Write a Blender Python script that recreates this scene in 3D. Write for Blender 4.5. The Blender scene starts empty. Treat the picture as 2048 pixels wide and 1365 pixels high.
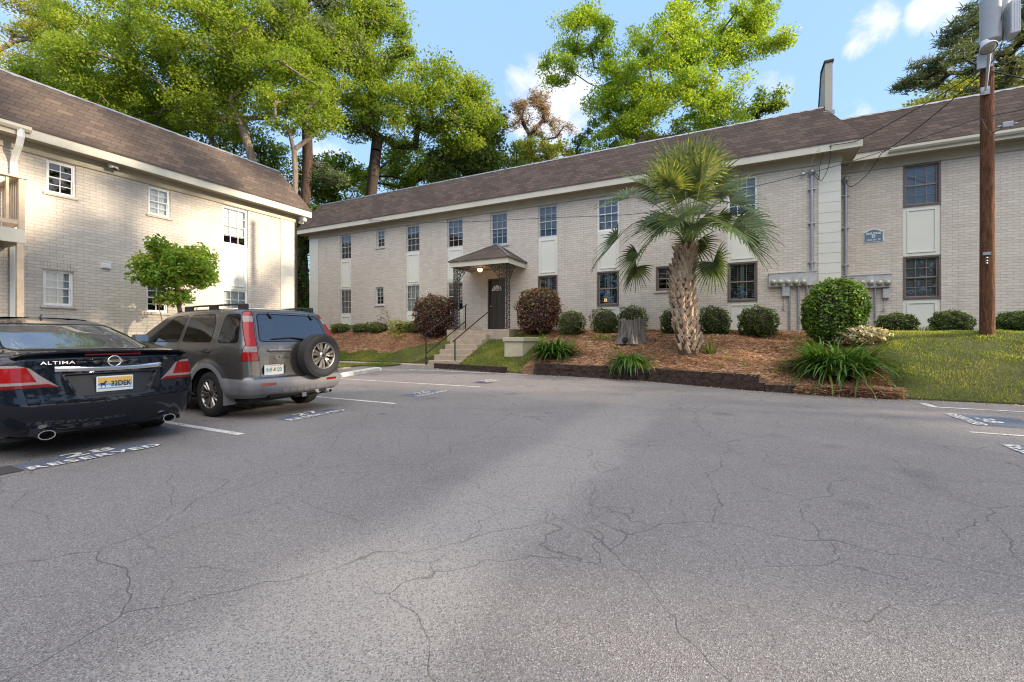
import bpy, bmesh, math, random
import numpy as np
from mathutils import Vector, Matrix, Quaternion
from mathutils.bvhtree import BVHTree

SC = bpy.context.scene
COL = SC.collection
R = math.radians
PI = math.pi
rng = np.random.default_rng(7)
random.seed(7)

# ------------------------------------------------------------------ camera, sky, sun, exposure
F = 876.0                       # focal length in pixels of the 2048 wide photograph
TH = R(26.7)                    # the camera is turned this far to the left of +Y
CT, ST = math.cos(TH), math.sin(TH)
CAMZ, HOR = 1.2, 675.0
cam_d = bpy.data.cameras.new('camera')
cam = bpy.data.objects.new('camera', cam_d); COL.objects.link(cam)
cam.location = (0, 0, CAMZ); cam.rotation_euler = (R(90), 0, TH)
cam_d.sensor_width = 36; cam_d.lens = F * 36 / 2048
cam_d.shift_y = (HOR - 682.5) / 2048
cam_d.clip_start = 0.05; cam_d.clip_end = 1500
SC.camera = cam

SUN_AZ, SUN_EL = R(12), R(15)   # azimuth counted from +X towards +Y
SV = Vector((math.cos(SUN_EL) * math.cos(SUN_AZ), math.cos(SUN_EL) * math.sin(SUN_AZ), math.sin(SUN_EL)))
sun_d = bpy.data.lights.new('sun', 'SUN'); sun_d.energy = 4.8; sun_d.angle = R(0.6); sun_d.color = (1.0, 0.83, 0.62)
sun = bpy.data.objects.new('sun', sun_d); COL.objects.link(sun)
sun.rotation_euler = SV.to_track_quat('Z', 'Y').to_euler()
sun.location = (30, 10, 30)

SC.view_settings.view_transform = 'Standard'; SC.view_settings.look = 'None'
SC.view_settings.gamma = 1.0; SC.view_settings.exposure = 0.92
SC.render.film_transparent = False
SC.cycles.max_bounces = 8; SC.cycles.transparent_max_bounces = 24
SC.cycles.diffuse_bounces = 4; SC.cycles.glossy_bounces = 4; SC.cycles.transmission_bounces = 6
SC.cycles.sample_clamp_indirect = 3.0
SC.cycles.use_denoising = True
SC.cycles.denoising_prefilter = 'NONE'; SC.cycles.denoising_input_passes = 'RGB_ALBEDO_NORMAL'
SC.cycles.adaptive_threshold = 0.005
SC.cycles.filter_width = 1.15

class G:
    """a small wrapper round a node tree"""
    def __init__(s, nt): s.nt = nt
    def n(s, typ, props=None, out=0, **inp):
        nd = s.nt.nodes.new(typ)
        for k, v in (props or {}).items(): setattr(nd, k, v)
        for k, v in inp.items():
            key = int(k[1:]) if k[0] == 'i' and k[1:].isdigit() else k.replace('_', ' ')
            sk = nd.inputs[key]
            if isinstance(v, bpy.types.NodeSocket): s.nt.links.new(v, sk)
            elif isinstance(v, bpy.types.Node): s.nt.links.new(v.outputs[0], sk)
            else:
                if isinstance(v, (tuple, list)) and len(v) == 3 and sk.type == 'RGBA': v = (*v, 1)
                sk.default_value = v
        return nd if out is None else nd.outputs[out]
    def math(s, op, a, b=0.0, c=0.0, clamp=False): return s.n('ShaderNodeMath', dict(operation=op, use_clamp=clamp), i0=a, i1=b, i2=c)
    def vmath(s, op, a, b=(0, 0, 0)):
        return s.n('ShaderNodeVectorMath', dict(operation=op), out='Value' if op in ('DOT_PRODUCT', 'LENGTH', 'DISTANCE') else 0, i0=a, i1=b)
    def mix(s, f, a, b, mode='MIX'):
        return s.n('ShaderNodeMix', dict(data_type='RGBA', blend_type=mode), out=2, i0=f, i6=a, i7=b)
    def ramp(s, f, stops, interp='LINEAR'):
        nd = s.nt.nodes.new('ShaderNodeValToRGB'); cr = nd.color_ramp; cr.interpolation = interp
        while len(cr.elements) < len(stops): cr.elements.new(0.5)
        for e, (p, c) in zip(cr.elements, stops):
            e.position = p
            if not isinstance(c, (tuple, list)): c = (c, c, c)
            e.color = (*c, 1) if len(c) == 3 else c
        s.nt.links.new(f, nd.inputs[0]); return nd.outputs[0]
    def noise(s, vec, scale, detail=3.0, rough=0.55, dist=0.0, out=0):
        return s.n('ShaderNodeTexNoise', out=out, Vector=vec, Scale=scale, Detail=detail, Roughness=rough, Distortion=dist)
    def mr(s, v, a, b, c=0.0, d=1.0, interp='LINEAR'):
        return s.n('ShaderNodeMapRange', dict(interpolation_type=interp, clamp=True), i0=v, i1=a, i2=b, i3=c, i4=d)
    def mapping(s, vec, scale=(1, 1, 1), loc=(0, 0, 0), rot=(0, 0, 0)):
        return s.n('ShaderNodeMapping', Vector=vec, Scale=scale, Location=loc, Rotation=rot)
    def pos(s): return s.n('ShaderNodeNewGeometry', out='Position')
    def xyz(s, v):
        nd = s.n('ShaderNodeSeparateXYZ', out=None, i0=v); return nd.outputs
    def comb(s, x, y, z): return s.n('ShaderNodeCombineXYZ', i0=x, i1=y, i2=z)
    def bump(s, h, strength=0.3, dist=0.01, normal=None):
        kw = dict(Strength=strength, Distance=dist, Height=h)
        if normal is not None: kw['Normal'] = normal
        return s.n('ShaderNodeBump', **kw)

def dir_of(px, py):
    """world direction of a pixel of the photograph"""
    x, y = (px - 1024) / F, (HOR - py) / F
    return Vector((x * CT - ST, x * ST + CT, y)).normalized()

world = bpy.data.worlds.new('World'); SC.world = world; world.use_nodes = True
wn = world.node_tree; wn.nodes.clear(); g = G(wn)
sky = g.n('ShaderNodeTexSky', dict(sky_type='NISHITA', sun_disc=False, sun_elevation=SUN_EL, sun_rotation=R(90) - SUN_AZ,
          altitude=50.0, air_density=1.0, dust_density=0.6, ozone_density=1.6))
dvec = g.n('ShaderNodeTexCoord', out='Generated')
dx, dy, dz = g.xyz(dvec)
# cloud layer: a plane of noise seen at a slant, thicker in a few banks
cz = g.math('ADD', g.math('ABSOLUTE', dz), 0.16)
cv = g.comb(g.math('DIVIDE', dx, cz), g.math('DIVIDE', dy, cz), g.math('MULTIPLY', dz, 0.5))
nz = g.noise(cv, 2.1, 8.0, 0.56, 0.25)
nz2 = g.noise(dvec, 9.0, 8.0, 0.62, 0.3)
banks = None
for px, py, r, amp in ((1110, 215, 9.0, 1.0), (1735, 62, 3.4, 1.0), (1870, 25, 3.2, .9), (1530, 185, 5.0, .9), (640, 60, 6.0, .8), (1700, 245, 3.5, .8),
                       (90, 60, 10.0, .75), (620, 330, 9.0, .8), (1560, 330, 7.0, .8), (1480, 30, 5, .55)):
    d = dir_of(px, py)
    dot = g.vmath('DOT_PRODUCT', dvec, tuple(d))
    b = g.mr(dot, math.cos(R(r)), 1.0, 0.0, amp, 'SMOOTHSTEP')
    banks = b if banks is None else g.math('MAXIMUM', banks, b)
m_bank = g.mr(g.math('ADD', g.math('MULTIPLY', banks, 0.42), nz2), 0.77, 1.02, 0.0, 1.0, 'SMOOTHSTEP')
# unseen bright cloud overhead, added as fill light for the lot
over = g.math('MULTIPLY', g.mr(g.vmath('DOT_PRODUCT', dvec, (0.22, -0.42, 0.88)), 0.55, 0.95, 0.0, 1.0, 'SMOOTHSTEP'), 1.0)
m_over = g.mr(g.math('ADD', g.math('MULTIPLY', over, 0.55), nz), 0.66, 1.02, 0.0, 1.0, 'SMOOTHSTEP')
skyc = g.mix(0.65, sky, (2.55, 4.1, 6.9))          # thin pale veil of high haze over the blue
SKY_CLOUD = (5.0, 5.0, 5.2)
c1 = g.mix(m_over, skyc, (15.0, 14.3, 14.0))
c2 = g.mix(g.math('MULTIPLY', m_bank, 0.92), c1, SKY_CLOUD)
bg = g.n('ShaderNodeBackground', Color=c2, Strength=0.12)
wo = wn.nodes.new('ShaderNodeOutputWorld'); wn.links.new(bg, wo.inputs[0])

# ------------------------------------------------------------------ pixel to place
def onY(px, py, Y):
    t = (px - 1024) / F; w = Y / (CT + ST * t)
    return Vector((w * (t * CT - ST), Y, CAMZ + (HOR - py) / F * w))
def onX(px, py, X):
    t = (px - 1024) / F; w = X / (t * CT - ST)
    return Vector((X, w * (t * ST + CT), CAMZ + (HOR - py) / F * w))
def atw(px, py, w):
    t = (px - 1024) / F
    return Vector((w * (t * CT - ST), w * (t * ST + CT), CAMZ + (HOR - py) / F * w))

# ------------------------------------------------------------------ objects
ORG = {}
def tag(o, label=None, cat=None, group=None, kind=None):
    if label: o['label'] = label
    if cat: o['category'] = cat
    if group: o['group'] = group
    if kind: o['kind'] = kind
    return o
def thing(name, loc, label, cat, group=None, rotz=0.0):
    o = bpy.data.objects.new(name, None); COL.objects.link(o)
    o.empty_display_size = 0.2
    o.location = loc; o.rotation_euler = (0, 0, rotz)
    ORG[o.name] = Vector(loc)
    return tag(o, label, cat, group)
def link_mesh(name, me, parent=None, loc=None):
    o = bpy.data.objects.new(name, me); COL.objects.link(o)
    if parent is not None:
        o.parent = parent; ORG[o.name] = ORG.get(parent.name, Vector((0, 0, 0)))
    elif loc is not None:
        o.location = loc; ORG[o.name] = Vector(loc)
    return o

class MB:
    """collects faces of several shapes and links them as one mesh object"""
    def __init__(s): s.v = []; s.f = []; s.m = []; s.sm = []
    def add(s, verts, faces, mi=0, smooth=False):
        k = len(s.v); s.v.extend(tuple(p) for p in verts)
        for f in faces: s.f.append(tuple(i + k for i in f)); s.m.append(mi); s.sm.append(smooth)
    def box(s, a, b, mi=0):
        x0, y0, z0 = (min(a[i], b[i]) for i in range(3)); x1, y1, z1 = (max(a[i], b[i]) for i in range(3))
        s.add([(x0, y0, z0), (x1, y0, z0), (x1, y1, z0), (x0, y1, z0), (x0, y0, z1), (x1, y0, z1), (x1, y1, z1), (x0, y1, z1)],
              [(0, 3, 2, 1), (4, 5, 6, 7), (0, 1, 5, 4), (1, 2, 6, 5), (2, 3, 7, 6), (3, 0, 4, 7)], mi)
    def bbox(s, a, b, r=0.01, mi=0):
        """box with bevelled edges"""
        bm = bmesh.new(); bmesh.ops.create_cube(bm, size=1.0)
        c = [(a[i] + b[i]) / 2 for i in range(3)]; d = [abs(b[i] - a[i]) for i in range(3)]
        for v in bm.verts: v.co = Vector((c[0] + v.co.x * d[0], c[1] + v.co.y * d[1], c[2] + v.co.z * d[2]))
        bmesh.ops.bevel(bm, geom=list(bm.edges), offset=min(r, min(d) * 0.45), segments=2, affect='EDGES', profile=0.6)
        s.bm(bm, mi)
    def bm(s, bm, mi=0, smooth=False):
        bm.verts.index_update()
        s.add([v.co[:] for v in bm.verts], [[v.index for v in f.verts] for f in bm.faces], mi, smooth); bm.free()
    def quad(s, a, b, c, d, mi=0): s.add([a, b, c, d], [(0, 1, 2, 3)], mi)
    def poly(s, pts, mi=0): s.add(pts, [tuple(range(len(pts)))], mi)
    def prism(s, pts, vec, mi=0):
        """a flat outline given thickness along vec"""
        n = len(pts); v = Vector(vec); p2 = [Vector(p) + v for p in pts]
        s.add([tuple(p) for p in pts] + [tuple(p) for p in p2],
              [tuple(range(n))[::-1], tuple(range(n, 2 * n))] + [(i, (i + 1) % n, n + (i + 1) % n, n + i) for i in range(n)], mi)
    def tube(s, path, r, n=8, mi=0, caps=True, smooth=True, flat=None):
        path = [Vector(p) for p in path]; k = len(path)
        rr = r if isinstance(r, (list, tuple)) else [r] * k
        verts = []; up = None
        for i, p in enumerate(path):
            t = (path[min(i + 1, k - 1)] - path[max(i - 1, 0)])
            if t.length < 1e-9: t = Vector((0, 0, 1))
            t.normalize()
            if up is None: up = Vector((0, 0, 1)) if abs(t.z) < 0.9 else Vector((1, 0, 0))
            a = t.cross(up)
            if a.length < 1e-6: a = t.orthogonal()
            a.normalize(); b = a.cross(t).normalized(); up = b
            for j in range(n):
                an = 2 * PI * j / n
                verts.append(p + a * (math.cos(an) * rr[i]) + b * (math.sin(an) * rr[i] * (flat or 1.0)))
        faces = [(i * n + j, i * n + (j + 1) % n, (i + 1) * n + (j + 1) % n, (i + 1) * n + j) for i in range(k - 1) for j in range(n)]
        s.add(verts, faces, mi, smooth)
        if caps:
            s.add(verts[:n], [tuple(range(n))[::-1]], mi); s.add(verts[-n:], [tuple(range(n))], mi)
    def lathe(s, prof, c, axis=(0, 0, 1), n=24, mi=0, smooth=True, close=False):
        """prof = (radius, height) pairs turned round axis through c"""
        ax = Vector(axis).normalized(); a = ax.orthogonal().normalized(); b = ax.cross(a); c = Vector(c)
        verts = [c + ax * h + (a * math.cos(2 * PI * j / n) + b * math.sin(2 * PI * j / n)) * r for r, h in prof for j in range(n)]
        k = len(prof)
        faces = [(i * n + j, i * n + (j + 1) % n, (i + 1) * n + (j + 1) % n, (i + 1) * n + j) for i in range(k - 1) for j in range(n)]
        if close: faces += [tuple(range(n))[::-1], tuple(range((k - 1) * n, k * n))]
        s.add(verts, faces, mi, smooth)
    def ring(s, c, r, rt, axis=(0, 0, 1), n=20, m=6, mi=0):
        ax = Vector(axis).normalized(); a = ax.orthogonal().normalized(); b = ax.cross(a); c = Vector(c)
        verts = []
        for i in range(n):
            d = a * math.cos(2 * PI * i / n) + b * math.sin(2 * PI * i / n)
            for j in range(m):
                an = 2 * PI * j / m
                verts.append(c + d * (r + rt * math.cos(an)) + ax * (rt * math.sin(an)))
        s.add(verts, [(i * m + j, ((i + 1) % n) * m + j, ((i + 1) % n) * m + (j + 1) % m, i * m + (j + 1) % m) for i in range(n) for j in range(m)], mi, True)
    def arr(s, verts, faces, mi=0, smooth=False):
        k = len(s.v); s.v.extend(map(tuple, np.asarray(verts).tolist()))
        fl = (np.asarray(faces) + k).tolist(); s.f.extend(map(tuple, fl)); s.m.extend([mi] * len(fl)); s.sm.extend([smooth] * len(fl))
    def build(s, name, mats, parent=None, loc=None, local=False, recalc=False, sharp=None):
        if not isinstance(mats, (list, tuple)): mats = [mats]
        org = Vector((0, 0, 0))
        if parent is not None and not local: org = ORG.get(parent.name, org)
        elif loc is not None and not local: org = Vector(loc)
        me = bpy.data.meshes.new(name)
        vs = np.array(s.v, dtype=float) - np.array(org)[None, :]
        me.from_pydata(vs.tolist(), [], s.f)
        for m in mats: me.materials.append(m)
        me.polygons.foreach_set('material_index', s.m); me.polygons.foreach_set('use_smooth', s.sm)
        me.update()
        if recalc:
            bm = bmesh.new(); bm.from_mesh(me); bmesh.ops.recalc_face_normals(bm, faces=list(bm.faces)); bm.to_mesh(me); bm.free()
        return link_mesh(name, me, parent, loc)

def np_mesh(name, verts, nper, mats, parent=None, loc=None, attr=None, smooth=False, mi=None):
    """many separate small polygons of nper corners each, from an array (count*nper, 3)"""
    org = np.zeros(3)
    if parent is not None: org = np.array(ORG.get(parent.name, Vector((0, 0, 0))))
    elif loc is not None: org = np.array(loc)
    verts = np.asarray(verts, dtype=np.float32) - org[None, :].astype(np.float32)
    n = len(verts); k = n // nper
    me = bpy.data.meshes.new(name)
    me.vertices.add(n); me.vertices.foreach_set('co', verts.ravel())
    me.loops.add(n); me.loops.foreach_set('vertex_index', np.arange(n, dtype=np.int32))
    me.polygons.add(k); me.polygons.foreach_set('loop_start', np.arange(0, n, nper, dtype=np.int32))
    me.polygons.foreach_set('loop_total', np.full(k, nper, dtype=np.int32))
    if not isinstance(mats, (list, tuple)): mats = [mats]
    for m in mats: me.materials.append(m)
    if mi is not None: me.polygons.foreach_set('material_index', np.asarray(mi, dtype=np.int32))
    if attr is not None:
        a = me.attributes.new('var', 'FLOAT', 'FACE'); a.data.foreach_set('value', np.asarray(attr, dtype=np.float32))
    me.update(calc_edges=True)
    return link_mesh(name, me, parent, loc)

def text_mesh(body, size, extrude=0.002, bold=0.0, align='CENTER', spacing=1.0):
    cu = bpy.data.curves.new('lettering', 'FONT'); cu.body = body; cu.size = size; cu.extrude = extrude; cu.offset = bold
    cu.align_x = align; cu.align_y = 'CENTER'; cu.space_character = spacing; cu.resolution_u = 4
    o = bpy.data.objects.new('lettering', cu); COL.objects.link(o)
    dg = bpy.context.evaluated_depsgraph_get()
    me = bpy.data.meshes.new_from_object(o.evaluated_get(dg))
    vs = [v.co.copy() for v in me.vertices]; fs = [tuple(p.vertices) for p in me.polygons]
    bpy.data.objects.remove(o); bpy.data.curves.remove(cu); bpy.data.meshes.remove(me)
    return vs, fs
def put_text(mb, body, size, origin, right, up, extrude=0.002, bold=0.0, mi=0, sx=1.0, spacing=1.0):
    vs, fs = text_mesh(body, size, extrude, bold, spacing=spacing)
    r, u = Vector(right).normalized(), Vector(up).normalized(); n = r.cross(u); o = Vector(origin)
    mb.add([o + r * (v.x * sx) + u * v.y + n * v.z for v in vs], fs, mi)
# ------------------------------------------------------------------ materials
MATS = {}
def newmat(name):
    m = bpy.data.materials.new(name); m.use_nodes = True; nt = m.node_tree
    MATS[name] = m
    return m, G(nt), nt.nodes['Principled BSDF']
def link(gr, a, b): gr.nt.links.new(a, b)
def simple(name, col, rough=0.6, metal=0.0, var=0.10, scale=6.0, bump=0.0, bscale=60.0, spec=0.5, coat=0.0):
    m, g, b = newmat(name); p = g.pos()
    n = g.noise(p, scale, 4.0, 0.6)
    k = g.mr(n, 0.25, 0.75, 1 - var, 1 + var)
    c = g.mix(1.0, col, g.comb(k, k, k), 'MULTIPLY'); link(g, c, b.inputs['Base Color'])
    b.inputs['Roughness'].default_value = rough; b.inputs['Metallic'].default_value = metal
    b.inputs['Specular IOR Level'].default_value = spec; b.inputs['Coat Weight'].default_value = coat
    if bump: link(g, g.bump(g.noise(p, bscale, 3.0), bump, 0.01), b.inputs['Normal'])
    return m

def asphalt():
    m, g, b = newmat('asphalt'); p = g.pos()
    big = g.noise(p, 0.45, 4.0, 0.55, 0.5); mid = g.noise(p, 2.6, 4.0, 0.6); fine = g.noise(p, 55.0, 3.0, 0.7)
    agg = g.n('ShaderNodeTexVoronoi', dict(feature='F1'), out=None, Vector=p, Scale=190.0)
    aggc = g.xyz(agg.outputs['Color'])[0]
    base = g.ramp(big, [(0.30, (0.158, 0.141, 0.133)), (0.5, (0.198, 0.177, 0.165)), (0.72, (0.240, 0.215, 0.198))])
    c = g.mix(g.mr(mid, 0.35, 0.7, 0.0, 0.35), base, (0.245, 0.224, 0.212))
    # worn paler lane along the drive
    ux = g.xyz(p)
    lane = g.math('ADD', ux[0], g.math('MULTIPLY', g.noise(p, 1.1, 4.0), 0.6))
    ln = g.math('MULTIPLY', g.mr(g.math('ABSOLUTE', g.math('ADD', lane, 1.20)), 0.22, 0.68, 1.0, 0.0, 'SMOOTHSTEP'), g.mr(ux[1], 4.0, 9.5, 0.80, 0.05))
    c = g.mix(ln, c, (0.34, 0.31, 0.28))
    st = g.mr(aggc, 0.70, 1.0, 0.0, 0.75)
    c = g.mix(st, c, (0.43, 0.41, 0.39))
    dk = g.mr(g.xyz(agg.outputs['Color'])[1], 0.60, 0.95, 0.0, 0.75)
    c = g.mix(dk, c, (0.060, 0.056, 0.058))
    c = g.mix(g.mr(fine, 0.3, 0.7, 0.25, 0.0), c, (0.10, 0.096, 0.096))
    # cracks
    wob = g.noise(p, 1.6, 3.0, 0.55, 0.0, out=1)
    cp = g.vmath('ADD', p, g.n('ShaderNodeVectorMath', dict(operation='SCALE'), i0=g.vmath('SUBTRACT', wob, (0.5, 0.5, 0.5)), Scale=0.42))
    vor = g.n('ShaderNodeTexVoronoi', dict(feature='DISTANCE_TO_EDGE'), Vector=cp, Scale=0.55)
    gate = g.mr(g.noise(p, 0.55, 2.0), 0.36, 0.48, 0.0, 1.0)
    cw = g.math('MULTIPLY', g.mr(vor, 0.0, 0.0034, 1.0, 0.0), gate)
    vor2 = g.n('ShaderNodeTexVoronoi', dict(feature='DISTANCE_TO_EDGE'), Vector=g.vmath('ADD', cp, (3.7, 9.1, 0)), Scale=1.15)
    gate2 = g.mr(g.noise(g.vmath('ADD', p, (20, 3, 0)), 0.7, 2.0), 0.42, 0.54, 0.0, 0.85)
    cw2 = g.math('MULTIPLY', g.mr(vor2, 0.0, 0.0065, 1.0, 0.0), gate2)
    cr = g.math('MAXIMUM', cw, cw2)
    c = g.mix(g.math('MULTIPLY', cr, 0.60), c, (0.035, 0.033, 0.033))
    # oil spots
    oil = g.mr(g.noise(g.vmath('ADD', p, (5, 40, 0)), 0.9, 2.0, 0.5), 0.66, 0.76, 0.0, 0.5)
    c = g.mix(oil, c, (0.07, 0.067, 0.07))
    link(g, c, b.inputs['Base Color'])
    b.inputs['Roughness'].default_value = 0.82; b.inputs['Specular IOR Level'].default_value = 0.35
    h = g.math('SUBTRACT', g.math('ADD', g.math('MULTIPLY', agg.outputs['Distance'], 0.9), g.math('MULTIPLY', fine, 0.6)), g.math('MULTIPLY', cr, 1.6))
    link(g, g.bump(h, 0.5, 0.008), b.inputs['Normal'])
    return m

def brick():
    m, g, b = newmat('painted_brick'); x, y, z = g.xyz(g.pos())
    v = g.comb(g.math('ADD', x, y), z, 0.0)
    wob = g.noise(v, 3.0, 2.0)
    v2 = g.comb(g.math('ADD', x, y), g.math('ADD', z, g.math('MULTIPLY', wob, 0.006)), 0.0)
    bt = g.n('ShaderNodeTexBrick', dict(offset=0.5), out=None, Vector=v2, Color1=(0.0, 0.0, 0.0), Color2=(1, 1, 1), Mortar=(0, 0, 0), Scale=1.0,
             Mortar_Size=0.0075, Mortar_Smooth=0.35, Bias=0.0, Brick_Width=0.254, Row_Height=0.0803)
    per = g.xyz(bt.outputs['Color'])[0]; mort = bt.outputs['Fac']
    c = g.ramp(per, [(0.0, (0.535, 0.480, 0.408)), (0.45, (0.580, 0.523, 0.447)), (1.0, (0.620, 0.565, 0.488))])
    blot = g.noise(v, 0.9, 5.0, 0.6, 0.3)
    c = g.mix(g.mr(blot, 0.5, 0.78, 0.0, 0.40), c, (0.47, 0.40, 0.345))
    wear = g.mr(g.noise(v, 5.0, 5.0, 0.7), 0.62, 0.72, 0.0, 0.45)
    c = g.mix(wear, c, (0.40, 0.30, 0.235))
    drip = g.noise(g.mapping(v, (1.6, 0.16, 1)), 1.5, 5.0, 0.65)
    c = g.mix(g.mr(drip, 0.52, 0.78, 0.0, 0.38), c, (0.36, 0.315, 0.265))
    c = g.mix(g.math('MULTIPLY', mort, 0.36), c, (0.25, 0.215, 0.19))
    link(g, c, b.inputs['Base Color']); b.inputs['Roughness'].default_value = 0.85
    b.inputs['Specular IOR Level'].default_value = 0.25
    h = g.math('SUBTRACT', g.math('MULTIPLY', g.noise(v, 40.0, 3.0), 0.25), mort)
    link(g, g.bump(h, 0.7, 0.008), b.inputs['Normal'])
    return m

def shingles(name='roof_shingle', slope=1.15):
    m, g, b = newmat(name); p = g.pos(); x, y, z = g.xyz(p)
    v = g.comb(g.math('ADD', x, y), g.math('MULTIPLY', z, slope), 0.0)
    bt = g.n('ShaderNodeTexBrick', dict(offset=0.5), out=None, Vector=v, Color1=(0, 0, 0), Color2=(1, 1, 1), Mortar=(0, 0, 0), Scale=1.0,
             Mortar_Size=0.006, Mortar_Smooth=0.2, Bias=0.0, Brick_Width=0.31, Row_Height=0.135)
    per = g.xyz(bt.outputs['Color'])[0]
    c = g.ramp(per, [(0.0, (0.072, 0.055, 0.045)), (0.5, (0.094, 0.071, 0.057)), (1.0, (0.130, 0.096, 0.074))])
    blot = g.noise(g.mapping(v, (1.0, 0.45, 1)), 1.4, 5.0, 0.6)
    c = g.mix(g.mr(blot, 0.45, 0.75, 0.0, 0.55), c, (0.045, 0.037, 0.035))
    gr = g.noise(p, 90.0, 2.0)
    c = g.mix(g.mr(gr, 0.3, 0.7, 0.0, 0.3), c, (0.15, 0.118, 0.10))
    c = g.mix(g.math('MULTIPLY', bt.outputs['Fac'], 0.8), c, (0.03, 0.024, 0.022))
    link(g, c, b.inputs['Base Color']); b.inputs['Roughness'].default_value = 0.95; b.inputs['Specular IOR Level'].default_value = 0.15
    # each course rises towards its lower edge
    saw = g.math('FRACT', g.math('DIVIDE', g.math('MULTIPLY', z, slope), 0.135))
    link(g, g.bump(g.math('SUBTRACT', g.math('MULTIPLY', gr, 0.3), saw), 0.8, 0.012), b.inputs['Normal'])
    return m

def foliage(name, lo, mid, hi, rough=0.5, trans=0.35, tmul=1.6):
    m, g, b = newmat(name); nt = g.nt
    a = g.n('ShaderNodeAttribute', dict(attribute_name='var'), out='Fac')
    c = g.ramp(a, [(0.0, lo), (0.5, mid), (1.0, hi)])
    link(g, c, b.inputs['Base Color']); b.inputs['Roughness'].default_value = rough; b.inputs['Specular IOR Level'].default_value = 0.4
    tr = g.n('ShaderNodeBsdfTranslucent', Color=g.mix(1.0, c, (tmul * 1.15, tmul * 1.1, tmul * 0.5), 'MULTIPLY'))
    mx = g.n('ShaderNodeMixShader', i0=trans, i1=b.outputs[0], i2=tr)
    link(g, mx, nt.nodes['Material Output'].inputs[0])
    return m

def bark(name, c1, c2, sc=6.0, stretch=0.18, bump=0.8):
    m, g, b = newmat(name); p = g.mapping(g.pos(), (1, 1, stretch))
    n = g.noise(p, sc, 6.0, 0.65, 0.6)
    link(g, g.ramp(n, [(0.3, c1), (0.7, c2)]), b.inputs['Base Color']); b.inputs['Roughness'].default_value = 0.9
    b.inputs['Specular IOR Level'].default_value = 0.2
    link(g, g.bump(n, bump, 0.03), b.inputs['Normal']); return m

def ground(name, stops, scale, detail=6.0, bump=0.5, dist=0.03, big=None):
    m, g, b = newmat(name); p = g.pos()
    n = g.noise(p, scale, detail, 0.7); c = g.ramp(n, stops)
    if big: c = g.mix(g.mr(g.noise(p, big[0], 3.0), 0.45, 0.65, 0.0, big[2]), c, big[1])
    link(g, c, b.inputs['Base Color']); b.inputs['Roughness'].default_value = 0.95; b.inputs['Specular IOR Level'].default_value = 0.15
    link(g, g.bump(n, bump, dist), b.inputs['Normal']); return m

def car_glass(name, tint, fmin=0.06, rough=0.015):
    m, g, b = newmat(name); nt = g.nt
    fr = g.n('ShaderNodeFresnel', IOR=1.5)
    gl = g.n('ShaderNodeBsdfGlossy', Color=(1, 1, 1), Roughness=rough)
    tr = g.n('ShaderNodeBsdfTransparent', Color=tint)
    nt.nodes.remove(b)
    mx = g.n('ShaderNodeMixShader', i0=g.math('ADD', g.math('MULTIPLY', fr, 1.0 - fmin), fmin), i1=tr, i2=gl)
    link(g, mx, nt.nodes['Material Output'].inputs[0]); return m

def paint(name, col, metal, rough, flake=0.0, dirt=0.0, spec=0.5):
    m, g, b = newmat(name); p = g.pos(); b.inputs['Specular IOR Level'].default_value = spec
    c = col
    if dirt:
        n = g.noise(p, 2.5, 5.0, 0.65)
        c = g.mix(g.mr(n, 0.45, 0.8, 0.0, dirt), col, (0.26, 0.235, 0.20))
        link(g, c, b.inputs['Base Color'])
    else: b.inputs['Base Color'].default_value = (*col, 1)
    b.inputs['Metallic'].default_value = metal; b.inputs['Roughness'].default_value = rough
    b.inputs['Coat Weight'].default_value = 1.0; b.inputs['Coat Roughness'].default_value = 0.035
    if dirt: link(g, g.mr(g.noise(p, 3.0, 5.0), 0.4, 0.8, 0.03, 0.20), b.inputs['Coat Roughness'])
    return m

def lamp_lens(name, col, rough=0.12):
    m, g, b = newmat(name); p = g.pos()
    st = g.n('ShaderNodeTexVoronoi', Vector=p, Scale=90.0)
    link(g, g.mix(g.mr(st, 0.1, 0.7, 0.0, 0.45), col, tuple(min(1, c * 0.35 + 0.01) for c in col)), b.inputs['Base Color'])
    b.inputs['Roughness'].default_value = rough; b.inputs['Coat Weight'].default_value = 0.35; b.inputs['Coat Roughness'].default_value = 0.02; b.inputs['Specular IOR Level'].default_value = 0.3
    b.inputs['Subsurface Weight'].default_value = 0.0
    return m

def painted_mark(name, col, worn=0.5):
    m, g, b = newmat(name); nt = g.nt; p = g.pos()
    n = g.noise(p, 45.0, 4.0, 0.75); n2 = g.noise(p, 3.0, 3.0)
    k = g.mr(g.math('ADD', g.math('MULTIPLY', n, 0.75), g.math('MULTIPLY', n2, 0.35)), worn - 0.04, worn + 0.05, 0.0, 0.95)
    b.inputs['Base Color'].default_value = (*col, 1); b.inputs['Roughness'].default_value = 0.8
    tr = g.n('ShaderNodeBsdfTransparent')
    link(g, g.n('ShaderNodeMixShader', i0=k, i1=tr, i2=b.outputs[0]), nt.nodes['Material Output'].inputs[0]); return m

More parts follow.
